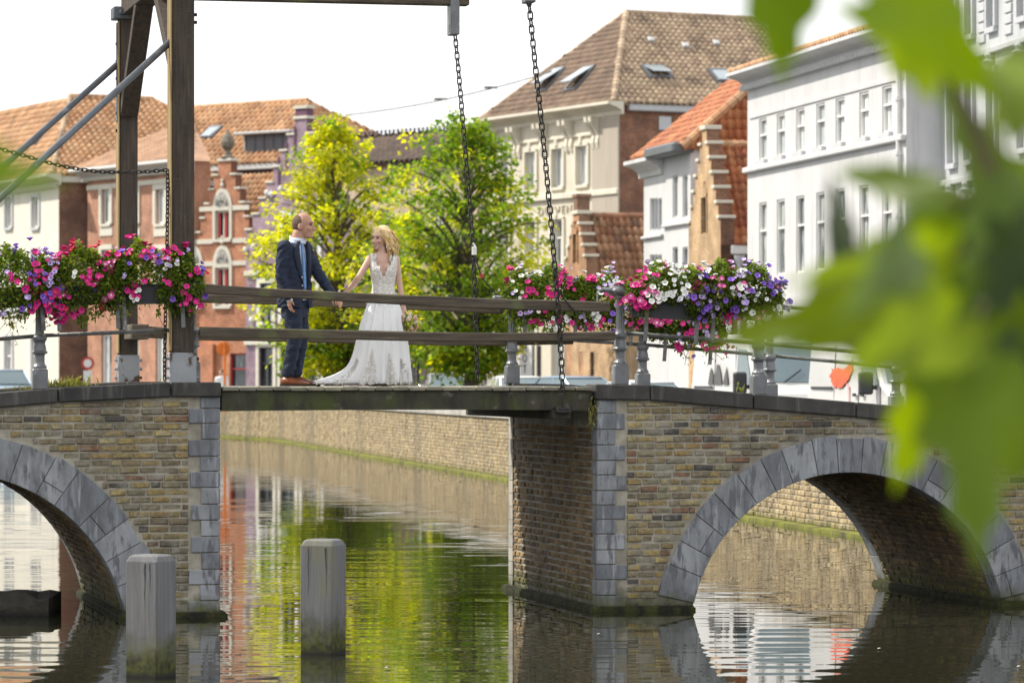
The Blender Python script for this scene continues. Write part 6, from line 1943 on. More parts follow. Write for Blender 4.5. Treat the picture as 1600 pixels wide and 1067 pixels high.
def head(m, c, f, up, sc=1.0, ears=True):
    f = f.normalized(); s = f.cross(up).normalized(); up = s.cross(f).normalized()
    E = lambda o, a, b, d: ell(m, c + (f * o[0] + s * o[1] + up * o[2]) * sc, f * (a * sc), s * (b * sc), up * (d * sc))
    E((-.012, 0, .018), .100, .079, .104); E((.02, 0, -.035), .074, .064, .088); E((.046, 0, -.092), .045, .042, .034)
    E((.078, 0, .028), .022, .052, .016); E((.066, .036, -.028), .026, .026, .024); E((.066, -.036, -.028), .026, .026, .024)
    cap(m, c + (f * .092 + up * .004) * sc, c + (f * .112 - up * .036) * sc, .010 * sc, .0155 * sc, 8)
    E((.096, 0, -.043), .014, .020, .011); E((.089, 0, -.070), .014, .024, .008); E((.086, 0, -.082), .014, .022, .008); E((.078, 0, -.104), .022, .026, .020)
    if ears:
        for q in (-1, 1): E((-.012, q * .079, -.018), .022, .010, .034); E((-.004, q * .080, -.038), .012, .010, .014)
    return f, s, up
def hand(m, w, d, nrm, side, curl=.35, sc=1.0):
    """palm from the wrist w along d; nrm looks out of the palm; the thumb leaves on side"""
    d = d.normalized(); nrm = (nrm - d * nrm.dot(d)).normalized(); t = d.cross(nrm) * side
    for o, ww in ((.02, .024), (.045, .030), (.07, .033)): ell(m, w + d * (o * sc), t * (ww * 1.15 * sc), nrm * (.0155 * sc), d * (.026 * sc))
    for i, (o, l) in enumerate(((.028, .068), (.0095, .078), (-.0095, .073), (-.028, .056))):
        a = w + d * (.085 * sc) + t * (o * sc)
        dd = d + t * (o * 1.2)
        c1 = (dd * math.cos(curl) + nrm * math.sin(curl)).normalized(); c2 = (dd * math.cos(curl * 2.2) + nrm * math.sin(curl * 2.2)).normalized(); c3 = (dd * math.cos(curl * 3.1) + nrm * math.sin(curl * 3.1)).normalized()
        b = a + c1 * (l * .45 * sc); c = b + c2 * (l * .33 * sc); e = c + c3 * (l * .24 * sc)
        chaincap(m, [a - d * .02 * sc, b, c, e], [.0088 * sc, .0082 * sc, .0074 * sc, .0062 * sc])
    a = w + d * (.028 * sc) + t * (.030 * sc); b = a + (d * .6 + t * .62 + nrm * .3).normalized() * (.036 * sc); c = b + (d * .9 + t * .15 + nrm * .35).normalized() * (.030 * sc)
    chaincap(m, [a, b, c], [.0125 * sc, .0098 * sc, .008 * sc])

# ---------------- groom
base, k, p = figure_frame(462, 603, 1.55)
man = thing('person', base, 'man in a navy suit, pale shirt and light blue tie looking towards the bride', 'person')
HS = 1.13                                  # px sizes of this tall man
fw = V(.80, -.60, 0); lf = UZ.cross(fw)     # chest direction; lf points to his left (into the picture)
R_ = -lf
hf = V(.965, -.26, -.06)
hc = p(474.5, 352)
neckb = p(463, 381)
m = MB()
hF, hSd, hU = head(m, hc, hf, UZ, HS)
cap(m, p(467, 364), neckb, .060 * HS, .068 * HS)
shR = p(446, 387, -.17); elR = p(441, 431, -.20); wrR = p(453, 466, -.22)
shL = p(476, 388, .12); elL = p(497, 428, .10); wrL = p(519, 461, .02)
for a in ((shR, elR, wrR), (shL, elL, wrL)): chaincap(m, a, [.055, .042, .030])
hand(m, wrR, V(.10, -.05, -1), V(.75, .4, 0), 1, .33, 1.12)
hand(m, wrL, V(.72, -.05, -.66), V(-.3, .6, -.4), -1, .35, 1.10)
chest = [(p(461, 392, -.0), .15, .085), (p(460, 425, -.0), .155, .10), (p(460, 455, 0), .15, .10), (p(461, 482, 0), .15, .10)]
yaw = math.atan2(R_.y, R_.x)
m.loft([ring(c, a, b_, yaw, 16) for c, a, b_ in chest])
hipR = p(457, 482, -.08); hipL = p(465, 482, .09); knR = p(462, 528, -.11); knL = p(471, 522, .05); anR = p(451, 582, -.10); anL = p(462, 583, .06)
for a in ((hipR, knR, anR), (hipL, knL, anL)): chaincap(m, a, [.08, .055, .04])
body_m = remesh(m, .0085, 3)
skinned('body', body_m, [SKIN_M], man)
# cropped hair at the back and sides
m = MB(); ell(m, hc + (-hF * .026 + hU * .012) * HS, hF * (.094 * HS), hSd * (.083 * HS), hU * (.1035 * HS), 18)
cutm = MB()
fr_ = hc + (hF * .012 + hU * .02) * HS
t_ = (hF + hU * .42).normalized(); cutm.box(hc + (hF * .040 - hU * .0) * HS + t_ * .2, t_ * .2, hSd * .3, (hU - hF * .42).normalized() * .5)
cutm2 = MB(); cutm2.box(hc + (hU * .088) * HS + hU * .1 + hF * .03, (hF + hU * .35).normalized() * .3, hSd * .3, (hU - hF * .35).normalized() * .1)
cutm3 = MB(); cutm3.box(hc - hU * (.075 * HS) - hU * .1, hF * .3, hSd * .3, hU * .1)
hm = remesh(m, .008, 2, [cutm, cutm3])
skinned('hair', hm, [STUBB], man)
EYE = mat('dark_eye', (.03, .022, .02), rough=.2, bstr=0); BROW = mat('brown_brow', (.14, .085, .05), rough=.8, bstr=0); LIPM = mat('muted_lip', (.38, .15, .12), rough=.5, bstr=0)
for q in (-1, 1):
    m = MB(); ell(m, hc + (hF * .083 + hSd * (q * .033) + hU * .006) * HS, hF * .010, hSd * .014, hU * .007, 10); m.build('eye', EYE, man, smooth=True)
    m = MB(); ell(m, hc + (hF * .090 + hSd * (q * .034) + hU * .031) * HS, hF * .010, hSd * .024, hU * .005, 10); m.build('eyebrow', BROW, man, smooth=True)
# shirt and tie
m = MB(); sr = []
sh_c = [(p(465, 372, .0), .085, .078), (p(462, 381, -.01), .10, .085), (p(460, 392, -.01), .165, .115), (p(459.5, 412, -.01), .178, .135), (p(460, 440, 0), .178, .142), (p(461, 470, 0), .172, .135)]
m.loft([ring(c, a, b_, yaw, 24) for c, a, b_ in sh_c])
sm_ = remesh(m, .012, 3); skinned('shirt', sm_, [SHIRT], man)
m = MB(); cc = p(465.5, 375, -.0)
m.loft([ring(c + UZ * dz, a, b_, yaw, 20, tilt=fw * -.35) for c, a, b_, dz in ((cc, .098, .092, -.02), (cc, .099, .094, .02), (cc, .088, .083, .022), (cc, .087, .082, -.02))]); m.build('shirt_collar', SHIRT, man, smooth=True)
def front(py, out, sd=0.0):
    """point on the front of the shirt at the row py"""
    for (c0, a0, b0), (c1, a1, b1) in zip(sh_c, sh_c[1:]):
        if c0.z >= p(0, py).z >= c1.z:
            u = (c0.z - p(0, py).z) / (c0.z - c1.z); c = c0.lerp(c1, u); b_ = b0 + (b1 - b0) * u
            return c + fw * (b_ + out) + R_ * sd
    return sh_c[-1][0] + fw * (.135 + out) + R_ * sd
m = MB(); rr_ = []
for py, w_ in ((379, .026), (384, .020), (390, .024), (410, .030), (435, .036), (449, .040), (453, .012)):
    rr_.append([front(py, .006, -w_), front(py, .018, 0), front(py, .006, w_), front(py, -.004, 0)])
m.loft(rr_); m.build('tie', TIE, man, smooth=True)
# jacket
m = MB()
jk = [(p(464, 379, -.0), .10, .085), (p(461, 385, -.01), .165, .115), (p(459.5, 393, -.01), .205, .140), (p(459, 412, -.01), .205, .158), (p(459.5, 438, 0), .200, .166), (p(460.5, 462, 0), .205, .165), (p(461, 481, 0), .212, .168)]
m.loft([ring(c, a, b_, yaw, 28, sq=2.4) for c, a, b_ in jk])
chaincap(m, [shR, shR.lerp(elR, .5), elR, elR.lerp(wrR, .5), wrR.lerp(elR, .05)], [.082, .078, .068, .062, .056])
chaincap(m, [shL, shL.lerp(elL, .5), elL, elL.lerp(wrL, .5), wrL.lerp(elL, .05)], [.080, .074, .064, .058, .054])
cut = MB()
def fp(py, out, sd): c = front(py, 0); return c + fw * out + R_ * sd
top_ = jk[0][0] + UZ * .06
rows = [(370, .075), (384, .075), (400, .072), (425, .062), (445, .05), (458, .045), (470, .055), (486, .075)]
rg = []
for py, w_ in rows:
    z_ = p(0, py).z
    c = front(min(py, 468), 0); c.z = z_
    rg.append([c - fw * .012 + R_ * w_, c + fw * .3 + R_ * w_, c + fw * .3 - R_ * w_ * .75, c - fw * .012 - R_ * w_ * .75])
cut.loft(rg)
jm = remesh(m, .011, 5, [cut]); crease(jm, .010, (9, 9, 15)); skinned('jacket', jm, [SUIT], man)
# lapels
for sd in (1, -1):
    m = MB(); rr_ = []
    for py, w_, l_ in ((377, .062, .03), (386, .078, .055), (398, .078, .075), (415, .070, .062), (432, .060, .035), (446, .050, .006)):
        a = front(py, .020, sd * w_ * (1 if sd > 0 else .75)); b_ = front(py, .012 - l_ * .35, sd * (w_ * (1 if sd > 0 else .75) + l_))
        rr_.append([a, a + fw * .010, b_ + fw * .026, b_ + fw * .008])
    m.loft(rr_); m.build('lapel', SUIT, man, smooth=True)
for py in (434, 447):
    c = front(py, .034, .075); m = MB(); ell(m, c, R_ * .010, UZ * .010, fw * .005, 10); m.build('button', mat('pale_button', (.5, .5, .5), bstr=0), man)
for w_, e_ in ((wrR, elR), (wrL, elL)):
    d = (w_ - e_).normalized(); m = MB(); cap(m, w_ - d * .02, w_ + d * .018, .042, .040); m.build('shirt_cuff', SHIRT, man, smooth=True)
# trousers
m = MB()
m.loft([ring(c, a, b_, yaw, 20) for c, a, b_ in ((p(461, 470, 0), .165, .125), (p(461, 482, 0), .175, .135), (p(461, 496, 0), .165, .135))])
for hp_, kn, an in ((hipR, knR, anR), (hipL, knL, anL)):
    chaincap(m, [hp_ - UZ * .02, hp_.lerp(kn, .5), kn, kn.lerp(an, .45), an.lerp(kn, .12), an - UZ * .0], [.108, .098, .083, .075, .066, .066])
tm = remesh(m, .012, 4); crease(tm, .012, (8, 8, 11)); skinned('trousers', tm, [SUIT], man)
# shoes
def shoe(an, d, parent):
    d = d.normalized(); s = UZ.cross(d); z0 = ZD + .002; a = V(an.x, an.y, z0) - d * .07
    m = MB(); R2 = []
    for x, w_, h0, h1 in ((-.01, .028, .028, .085), (.03, .040, .022, .105), (.09, .042, .022, .108), (.14, .043, .022, .088), (.20, .050, .020, .066), (.26, .048, .020, .052), (.30, .034, .022, .042), (.318, .012, .026, .034)):
        c = a + d * x; R2.append([c - s * w_ + UZ * h0, c + s * w_ + UZ * h0, c + s * w_ * 1.0 + UZ * (h0 + (h1 - h0) * .5), c + s * w_ * .55 + UZ * h1, c - s * w_ * .55 + UZ * h1, c - s * w_ + UZ * (h0 + (h1 - h0) * .5)])
    m.loft(R2); o = m.build('shoe', SHOE, parent, smooth=True)
    m = MB(); R2 = []
    for x, w_ in ((-.016, .030), (.03, .044), (.12, .046), (.20, .054), (.26, .052), (.31, .034), (.325, .012)):
        c = a + d * x; R2.append([c - s * w_, c + s * w_, c + s * w_ + UZ * .024, c - s * w_ + UZ * .024])
    m.loft(R2); m.build('sole', SOLE, o)
    m = MB()
    for x in (.10, .125, .15): m.tube([a + d * x - s * .026 + UZ * (.105 - (x - .1) * .4), a + d * x + s * .026 + UZ * (.105 - (x - .1) * .4)], .006, 5)
    m.build('laces', SOLE, o)
shoe(anR, V(.95, -.28, 0), man); shoe(anL + V(.02, 0, 0), V(.97, -.22, 0), man)

# ---------------- bride
base, k, p = figure_frame(596, 603, 1.35)
bride = thing('person', base, 'blonde bride in a white lace gown with a train, smiling back at the man', 'person')
LACE = NT('ivory_lace')
vo = LACE.n('ShaderNodeTexVoronoi'); vo.inputs['Scale'].default_value = 34; LACE.l(LACE.pos, vo.inputs['Vector'])
cc_ = LACE.mix(LACE.ramp(vo.outputs['Distance'], [(.15, 0.0), (.55, 1.0)]), (.80, .79, .76), (.62, .59, .55))
LACE.l(cc_, LACE.b.inputs['Base Color']); LACE.b.inputs['Roughness'].default_value = .7
LACE.bump(vo.outputs['Distance'], .7, .008); LACE = LACE.m
SATIN = mat('white_satin', (.80, .805, .82), rough=.42, nscale=3, nvar=.03, bscale=7, bstr=.12, bdist=.01)
BLOND = mat('golden_blonde_hair', [(.62, .40, .16), (.70, .48, .21), (.55, .33, .12), (.75, .55, .28)], rough=.42, nscale=9, nvar=.25, stretch=(5, 5, 1), bscale=60, bstr=.5, bdist=.006)
hf = V(-.66, -.74, -.08); hc = p(595, 372)
m = MB(); hF, hSd, hU = head(m, hc, hf, (UZ + V(.10, 0, 0)).normalized(), 1.0, True)
cap(m, p(596, 384, .0), p(598, 401, .01), .045, .052)
shR = p(579, 404, -.02); elR = p(560, 435, -.06); wrR = p(537, 460, .04)
shL = p(618, 405, .03); elL = p(624, 444, .05); wrL = p(630, 476, .04)
yawb = rad(4)
m.loft([ring(c, a, b_, yawb, 20) for c, a, b_ in ((p(598, 396), .075, .06), (p(598, 401), .135, .070), (p(598, 408), .145, .080), (p(599, 420), .125, .086), (p(599, 432), .118, .092), (p(599, 447), .108, .085), (p(599, 462), .13, .10))])
for q in (-1, 1): ell(m, p(599 + q * 9.5, 421, -.062), V(.052, 0, 0), V(0, .045, 0), UZ * .054)
chaincap(m, [shR, shR.lerp(elR, .45), elR, wrR], [.047, .040, .034, .024]); chaincap(m, [shL, shL.lerp(elL, .45), elL, wrL], [.047, .040, .034, .024])
hand(m, wrR, V(-.78, -.05, -.62), V(.3, -.5, -.6), 1, .42, 1.0)
hand(m, wrL, V(.05, -.15, -1), V(-.2, -.9, 0), 1, .5, 1.0)
for x, d_ in ((588, .0), (606, .05)): chaincap(m, [p(x, 470, d_), p(x, 530, d_), p(x - 1, 590, d_)], [.075, .05, .035]); ell(m, p(x - 4, 600.5, d_ - .05), V(.10, 0, 0), V(0, .035, 0), UZ * .022)
bm_ = remesh(m, .008, 3); skinned('body', bm_, [SKIN_F], bride)
# face
LIPF = mat('rose_lips', (.50, .10, .11), rough=.4, bstr=0); TEETH = mat('teeth', (.8, .78, .74), rough=.3, bstr=0); EYEW = mat('eye_white', (.75, .74, .72), rough=.3, bstr=0)
for q in (-1, 1):
    E0 = hc + hF * .084 + hSd * (q * .033) + hU * .004
    m = MB(); ell(m, E0, hF * .008, hSd * .015, hU * .006, 10); m.build('eye', EYE, bride, smooth=True)
    m = MB(); ell(m, hc + hF * .090 + hSd * (q * .034) + hU * .027, hF * .008, hSd * .02, hU * .0035, 10); m.build('eyebrow', BROW, bride, smooth=True)
    m = MB(); ell(m, hc + hF * .070 + hSd * (q * .046) - hU * .035, hF * .024, hSd * .02, hU * .018, 10); m.build('cheek', mat('blushed_cheek', (.66, .34, .27), rough=.5, bstr=0), bride, smooth=True)
m = MB(); ell(m, hc + hF * .096 - hU * .068, hF * .010, hSd * .028, hU * .007, 12); ell(m, hc + hF * .092 - hU * .086, hF * .012, hSd * .022, hU * .007, 12); m.build('lips', LIPF, bride, smooth=True)
m = MB(); ell(m, hc + hF * .099 - hU * .0765, hF * .010, hSd * .022, hU * .006, 12); m.build('teeth', TEETH, bride, smooth=True)
# hair: a lifted crown, side parting and long waves
m = MB()
ell(m, hc - hF * .022 + hU * .040, hF * .102, hSd * .096, hU * .096); ell(m, hc - hF * .035 + hU * .088, hF * .075, hSd * .082, hU * .052)
rr = random.Random(21)
def lock(a, pts, r0, r1):
    n_ = len(pts) + 1; chaincap(m, [a] + pts, [r0 + (r1 - r0) * i / (n_ - 1) for i in range(n_)])
for q, n_l in ((1, 13), (-1, 13)):
    for i in range(n_l):
        u = i / (n_l - 1)
        st = hc + hSd * (q * (.055 + .030 * math.sin(u * 3))) + hF * (.040 - .130 * u) + hU * (.085 - .03 * u)
        ln = .20 + .07 * u + rr.uniform(-.02, .03); pts = []; ph = rr.uniform(0, 6)
        for j in range(1, 7):
            t = j / 6
            pts.append(st + hSd * (q * (.035 * min(1, t * 2.2) + .016 * math.sin(t * 8 + ph))) + hF * (-.055 * min(1, t * 2) + .014 * math.cos(t * 7 + ph)) - UZ * (ln * t))
        lock(st, pts, .026, .012)
for i in range(14):
    u = i / 13; st = hc - hF * .09 + hSd * (.09 * (u - .5) * 2) + hU * .04; ph = rr.uniform(0, 6); ln = rr.uniform(.24, .31)
    lock(st, [st - hF * (.03 * math.sin(t / 6 * 3)) + hSd * (.018 * math.sin(t + ph)) - UZ * (ln * t / 6) for t in range(1, 7)], .032, .016)
hm = remesh(m, .0075, 1); skinned('hair', hm, [BLOND], bride)
m = MB(); rr = random.Random(4)
for i in range(90):
    q = rr.choice((1, -1)); u = rr.random()
    st = hc + hSd * (q * (.070 + .034 * math.sin(u * 3))) + hF * (.040 - .140 * u) + hU * rr.uniform(.02, .09); ph = rr.uniform(0, 6); ln = rr.uniform(.18, .29)
    pts = [st + hSd * (q * (.030 * min(1, t * 2.2) + .018 * math.sin(t * 8 + ph))) + hF * (-.055 * min(1, t * 2) + .016 * math.cos(t * 7 + ph)) - UZ * (ln * t) for t in [j / 7 for j in range(8)]]
    m.tube(pts, [.006, .007, .007, .007, .006, .006, .005, .002], 5)
o = m.build('hair_strands', BLOND, bride, smooth=True); o['kind'] = 'stuff'
for q in (1, -1):
    m = MB(); e0 = hc + hSd * (q * .088) - hU * .06 - hF * .0; m.lathe(e0 - UZ * .05, [(.002, 0), (.009, .012), (.005, .02), (.010, .034), (.003, .05)], 8); m.build('earring', mat('pearl_earring', (.8, .78, .72), rough=.25, bstr=0), bride)
# bodice with a plunging neck
rows = [(396.5, .150, .080, .0), (401, .162, .095, .0), (408, .158, .110, .0), (416, .152, .128, .0), (424, .146, .134, .0), (432, .134, .116, .0), (440, .124, .102, .0), (448, .118, .097, .0), (458, .128, .108, .0), (466, .142, .122, .0)]
nb = 48; V_ = []; fs = []
for py, a, b_, _ in rows:
    for i, q in enumerate(ring(p(599, py), a, b_, yawb, nb)): V_.append(q)
for r_i in range(len(rows) - 1):
    pm_ = (rows[r_i][0] + rows[r_i + 1][0]) / 2
    for i in range(nb):
        an = 2 * math.pi * (i + .5) / nb          # 270 degrees faces the eye
        off = abs(math.degrees(an) - 270); side_ = min(abs(math.degrees(an)), abs(math.degrees(an) - 180), abs(math.degrees(an) - 360))
        vw = max(0, (434 - pm_) / 38) * 46
        if off < vw: continue
        if pm_ < 417 and side_ < (26 if pm_ < 410 else 18): continue
        if pm_ < 404 and 20 < math.degrees(an) < 160: continue
        i2 = (i + 1) % nb; fs.append((r_i * nb + i, r_i * nb + i2, (r_i + 1) * nb + i2, (r_i + 1) * nb + i))
me = bpy.data.meshes.new('bodice'); me.from_pydata(V_, [], fs); me.materials.append(LACE)
bo = link('bodice', me, bride); so = bo.modifiers.new('s', 'SOLIDIFY'); so.thickness = .008; so.offset = 0
bpy.context.view_layer.update()
me2 = bpy.data.meshes.new_from_object(bo.evaluated_get(bpy.context.evaluated_depsgraph_get())); bo.modifiers.clear(); bo.data = me2; me2.polygons.foreach_set('use_smooth', [True] * len(me2.polygons)); me2.update()
for x0, x1 in ((584, 588), (612, 610)):
    m = MB(); m.tube([p(x0 + (2 if x0 < 600 else -2), 409, -.092), p(x1 - 1 if x0 < 600 else x1 + 1, 400, -.06), p(x1, 396.5, -.01), p(x1, 400, .06)], .014, 6); m.build('strap', LACE, bride, smooth=True)
# skirt with folds, train to the left
rows = [(456, 599, .132, .112, 0, 0), (466, 599, .150, .130, .02, 0), (480, 599, .185, .165, .05, 0), (500, 598, .222, .20, .085, 0), (520, 597, .250, .228, .105, 0), (545, 596, .275, .25, .12, .00), (565, 595.5, .292, .27, .125, .02), (580, 595, .302, .28, .13, .10), (590, 595, .308, .29, .135, .26), (597, 595, .312, .295, .14, .44), (602.2, 595, .316, .30, .14, .60)]
ns = 160; V_ = []; fs = []
rr = random.Random(8); phs = [rr.uniform(0, 6.28) for _ in range(4)]
for py, cx, a, b_, fo, tr in rows:
    c = p(cx, py)
    for i in range(ns):
        t = 2 * math.pi * i / ns
        f_ = 1 + fo * (.55 * math.sin(13 * t + phs[0]) + .35 * math.sin(21 * t + phs[1] + .8 * math.sin(3 * t)) + .22 * math.sin(34 * t + phs[2]))
        x = a * f_ * math.cos(t); y = b_ * f_ * math.sin(t)
        left = max(0, -math.cos(t)) ** 3
        x -= tr * left * (1 + .10 * math.sin(t * 9)); y += tr * left * .10
        V_.append(c + V(x, y, 0 if py < 602 else .003))
n_r = len(rows)
for r_i in range(n_r - 1):
    for i in range(ns):
        i2 = (i + 1) % ns; fs.append((r_i * ns + i, r_i * ns + i2, (r_i + 1) * ns + i2, (r_i + 1) * ns + i))
fs.append(tuple(range(ns))); fs.append(tuple((n_r - 1) * ns + i for i in range(ns))[::-1])
m = MB(); m.add(V_, fs); sk = m.build('skirt', SATIN, bride, smooth=True)
sub = sk.modifiers.new('sub', 'SUBSURF'); sub.levels = 1; sub.render_levels = 1
# lace motifs climbing from the hem and hanging from the waist
LACE2 = mat('lace_applique', (.71, .685, .65), rough=.8, nscale=70, nvar=.3, bscale=120, bstr=.8, bdist=.006)
def skirt_at(t, py):
    for (p0, c0, a0, b0, f0, t0), (p1, c1, a1, b1, f1, t1) in zip(rows, rows[1:]):
        if p0 <= py <= p1:
            u = (py - p0) / (p1 - p0); g = lambda q, w: q + (w - q) * u
            a, b_, fo, tr = g(a0, a1), g(b0, b1), g(f0, f1), g(t0, t1)
            f_ = 1 + fo * (.55 * math.sin(13 * t + phs[0]) + .35 * math.sin(21 * t + phs[1] + .8 * math.sin(3 * t)) + .22 * math.sin(34 * t + phs[2])) + .012 / a
            left = max(0, -math.cos(t)) ** 3
            return p(g(c0, c1), py) + V(a * f_ * math.cos(t) - tr * left, b_ * f_ * math.sin(t) + tr * left * .1, 0)
m = MB(); rr = random.Random(13)
for tc_, h_, w_ in ((rad(252), 52, .26), (rad(292), 46, .20), (rad(325), 40, .22), (rad(215), 40, .22), (rad(180), 30, .2)):
    for i in range(150):
        u = rr.random() ** 1.5; py = 600 - h_ * u; t = tc_ + rr.uniform(-1, 1) * w_ * (1 - u) ** .8
        c = skirt_at(t, py); n = V(math.cos(t), math.sin(t), .15).normalized(); e = n.cross(UZ).normalized(); a = rr.uniform(0, 3.1)
        d = e * math.cos(a) + UZ * math.sin(a); q = n.cross(d); l = rr.uniform(.010, .022)
        m.add([c - d * l, c + q * l * .45, c + d * l, c - q * l * .45], [(0, 1, 2, 3)])
for i in range(160):
    t = rad(270) + rr.uniform(-1.5, 1.5); py = 458 + abs(rr.gauss(0, 9)); py = min(py, 486)
    c = skirt_at(t, py); n = V(math.cos(t), math.sin(t), .15).normalized(); e = n.cross(UZ).normalized(); a = rr.uniform(0, 3.1); d = e * math.cos(a) + UZ * math.sin(a); q = n.cross(d); l = rr.uniform(.010, .02)
    m.add([c - d * l, c + q * l * .45, c + d * l, c - q * l * .45], [(0, 1, 2, 3)])
o = m.build('lace_applique', LACE2, bride, fix=False); o['kind'] = 'stuff'
m = MB(); m.loft([ring(p(599, py), a, b_, yawb, 24) for py, a, b_ in ((445, .122, .100), (450, .122, .101), (456, .127, .107), (459, .130, .110))], cap=False); m.build('waistband', LACE, bride, smooth=True)
# bouquet held in her left hand
bc = p(641, 504, -.05)
bq = thing('bouquet', bc, 'small bridal bouquet of pale pink roses and greenery hanging from her hand', 'bouquet')
ROSE = mat('pale_pink_rose', [(.72, .45, .38), (.78, .60, .50), (.66, .33, .28), (.74, .66, .52)], rough=.7, bstr=.1)
rr = random.Random(17)
for i in range(16):
    d = V(rr.uniform(-1, 1), rr.uniform(-1, .3), rr.uniform(-1, .9)).normalized(); c = bc + V(d.x * .075, d.y * .07, d.z * .085); m = MB()
    for q in range(3): ell(m, c + d * (.006 * q), d.orthogonal().normalized() * (.029 - .007 * q), d.cross(d.orthogonal()).normalized() * (.029 - .007 * q), d * (.016 + .004 * q), 9)
    m.build('rose', ROSE, bq, smooth=True)
m = MB()
for i in range(110):
    d = V(rr.uniform(-1, 1), rr.uniform(-1, .6), rr.uniform(-1, 1)).normalized(); blade(m, bc + V(d.x * .05, d.y * .05, d.z * .06), d, UZ, .03, rr.uniform(.04, .065))
o = m.build('greenery', FLEAF, bq, fix=False); o['kind'] = 'stuff'
m = MB()
for i in range(7): m.tube([bc + V(rr.uniform(-.02, .02), rr.uniform(-.02, .02), .0), p(633, 490, .02) + V(rr.uniform(-.01, .01), rr.uniform(-.01, .01), .02)], .005, 5)
m.build('stems', FLEAF, bq)

# ---------------- passer by
Yp = 158; g = px3(346, 0, Yp); g.z = STREET
pb = thing('person', g, 'distant passer by in white clothes beside the round orange sign', 'person')
WCL = mat('white_clothes', (.72, .72, .72), rough=.8); GT = mat('grey_trousers', (.25, .25, .27), rough=.8)
m = MB(); head(m, g + UZ * 1.62, V(-.7, -.7, 0), UZ, 1.0); cap(m, g + UZ * 1.52, g + UZ * 1.42, .05, .06); m.loft([ring(g + UZ * z, a, b_, .3, 14) for z, a, b_ in ((1.45, .1, .08), (1.38, .2, .11), (1.15, .19, .12), (.9, .17, .12))])
for q in (-1, 1): chaincap(m, [g + V(q * .21, 0, 1.38), g + V(q * .26, -.02, 1.1), g + V(q * .24, -.1, .86)], [.05, .042, .03]); hand(m, g + V(q * .24, -.1, .86), V(0, -.1, -1), V(-q, 0, 0), q, .3); chaincap(m, [g + V(q * .09, 0, .9), g + V(q * .1, -.02, .48), g + V(q * .1, 0, .06)], [.085, .06, .045]); ell(m, g + V(q * .1, -.06, .045), V(.045, 0, 0), V(0, .12, 0), UZ * .04)
skinned('body', remesh(m, .02, 2), [SKIN_F], pb)
m = MB(); m.loft([ring(g + UZ * z, a, b_, .3, 16) for z, a, b_ in ((1.46, .12, .1), (1.39, .23, .13), (1.15, .215, .145), (.88, .20, .15))])
for q in (-1, 1): chaincap(m, [g + V(q * .21, 0, 1.38), g + V(q * .26, -.02, 1.1), g + V(q * .245, -.08, .92)], [.07, .06, .05])
skinned('shirt', remesh(m, .02, 2), [WCL], pb)
m = MB()
for q in (-1, 1): chaincap(m, [g + V(q * .09, 0, .88), g + V(q * .1, -.02, .48), g + V(q * .1, 0, .1)], [.11, .08, .065])
skinned('trousers', remesh(m, .02, 2), [GT], pb)
m = MB(); ell(m, g + UZ * 1.67 + V(.02, .02, 0), V(.1, 0, 0), V(0, .105, 0), UZ * .095); m.build('hair', STUBB, pb, smooth=True)

# ------------------------------------------------------------------ leaves close to the lens
NEARS = [leafmat(n_, c_, t_, (1.6, 1.5, .3), nv=.3) for n_, c_, t_ in (('bright_near_leaf', [(.16, .235, .005), (.13, .21, .005)], .56), ('mid_near_leaf', [(.095, .155, .004), (.075, .13, .004)], .48), ('deep_green_near_leaf', [(.03, .055, .004), (.02, .04, .003)], .35))]  # bright, mid and dark green tones, chosen leaf by leaf
TWIG = mat('green_brown_twig', (.07, .06, .02), nscale=30, nvar=.3, bstr=.2)
Yn = 5.0
br_ = thing('overhanging_branch', px3(1700, 200, Yn), 'out of focus leafy branch hanging into the view before the white house', 'branch')
def npx(px, py, Y=Yn): return px3(px, py, Y)
def twig(pts, r0, r1, Y=Yn):
    P = smooth([npx(x, y, Y + d) for x, y, d in pts], 6); m_ = MB(); m_.tube(P, [r0 + (r1 - r0) * i / (len(P) - 1) for i in range(len(P))], 8); m_.build('twig', TWIG, br_, smooth=True)
twig([(1760, 620, .2), (1640, 480, .1), (1570, 370, 0), (1535, 230, 0), (1470, 90, .05), (1420, -40, .1)], .017, .008)
twig([(1570, 370, 0), (1545, 470, -.05), (1500, 560, -.1), (1480, 640, -.1)], .010, .005)
twig([(1560, 330, 0), (1470, 420, .1), (1380, 450, .1)], .007, .004)
LOBE = [(0, 0), (.16, -.10), (.30, -.02), (.34, .10), (.52, .10), (.50, .26), (.40, .34), (.46, .50), (.32, .58), (.24, .66), (.22, .82), (.10, .88), (0, 1.06)]
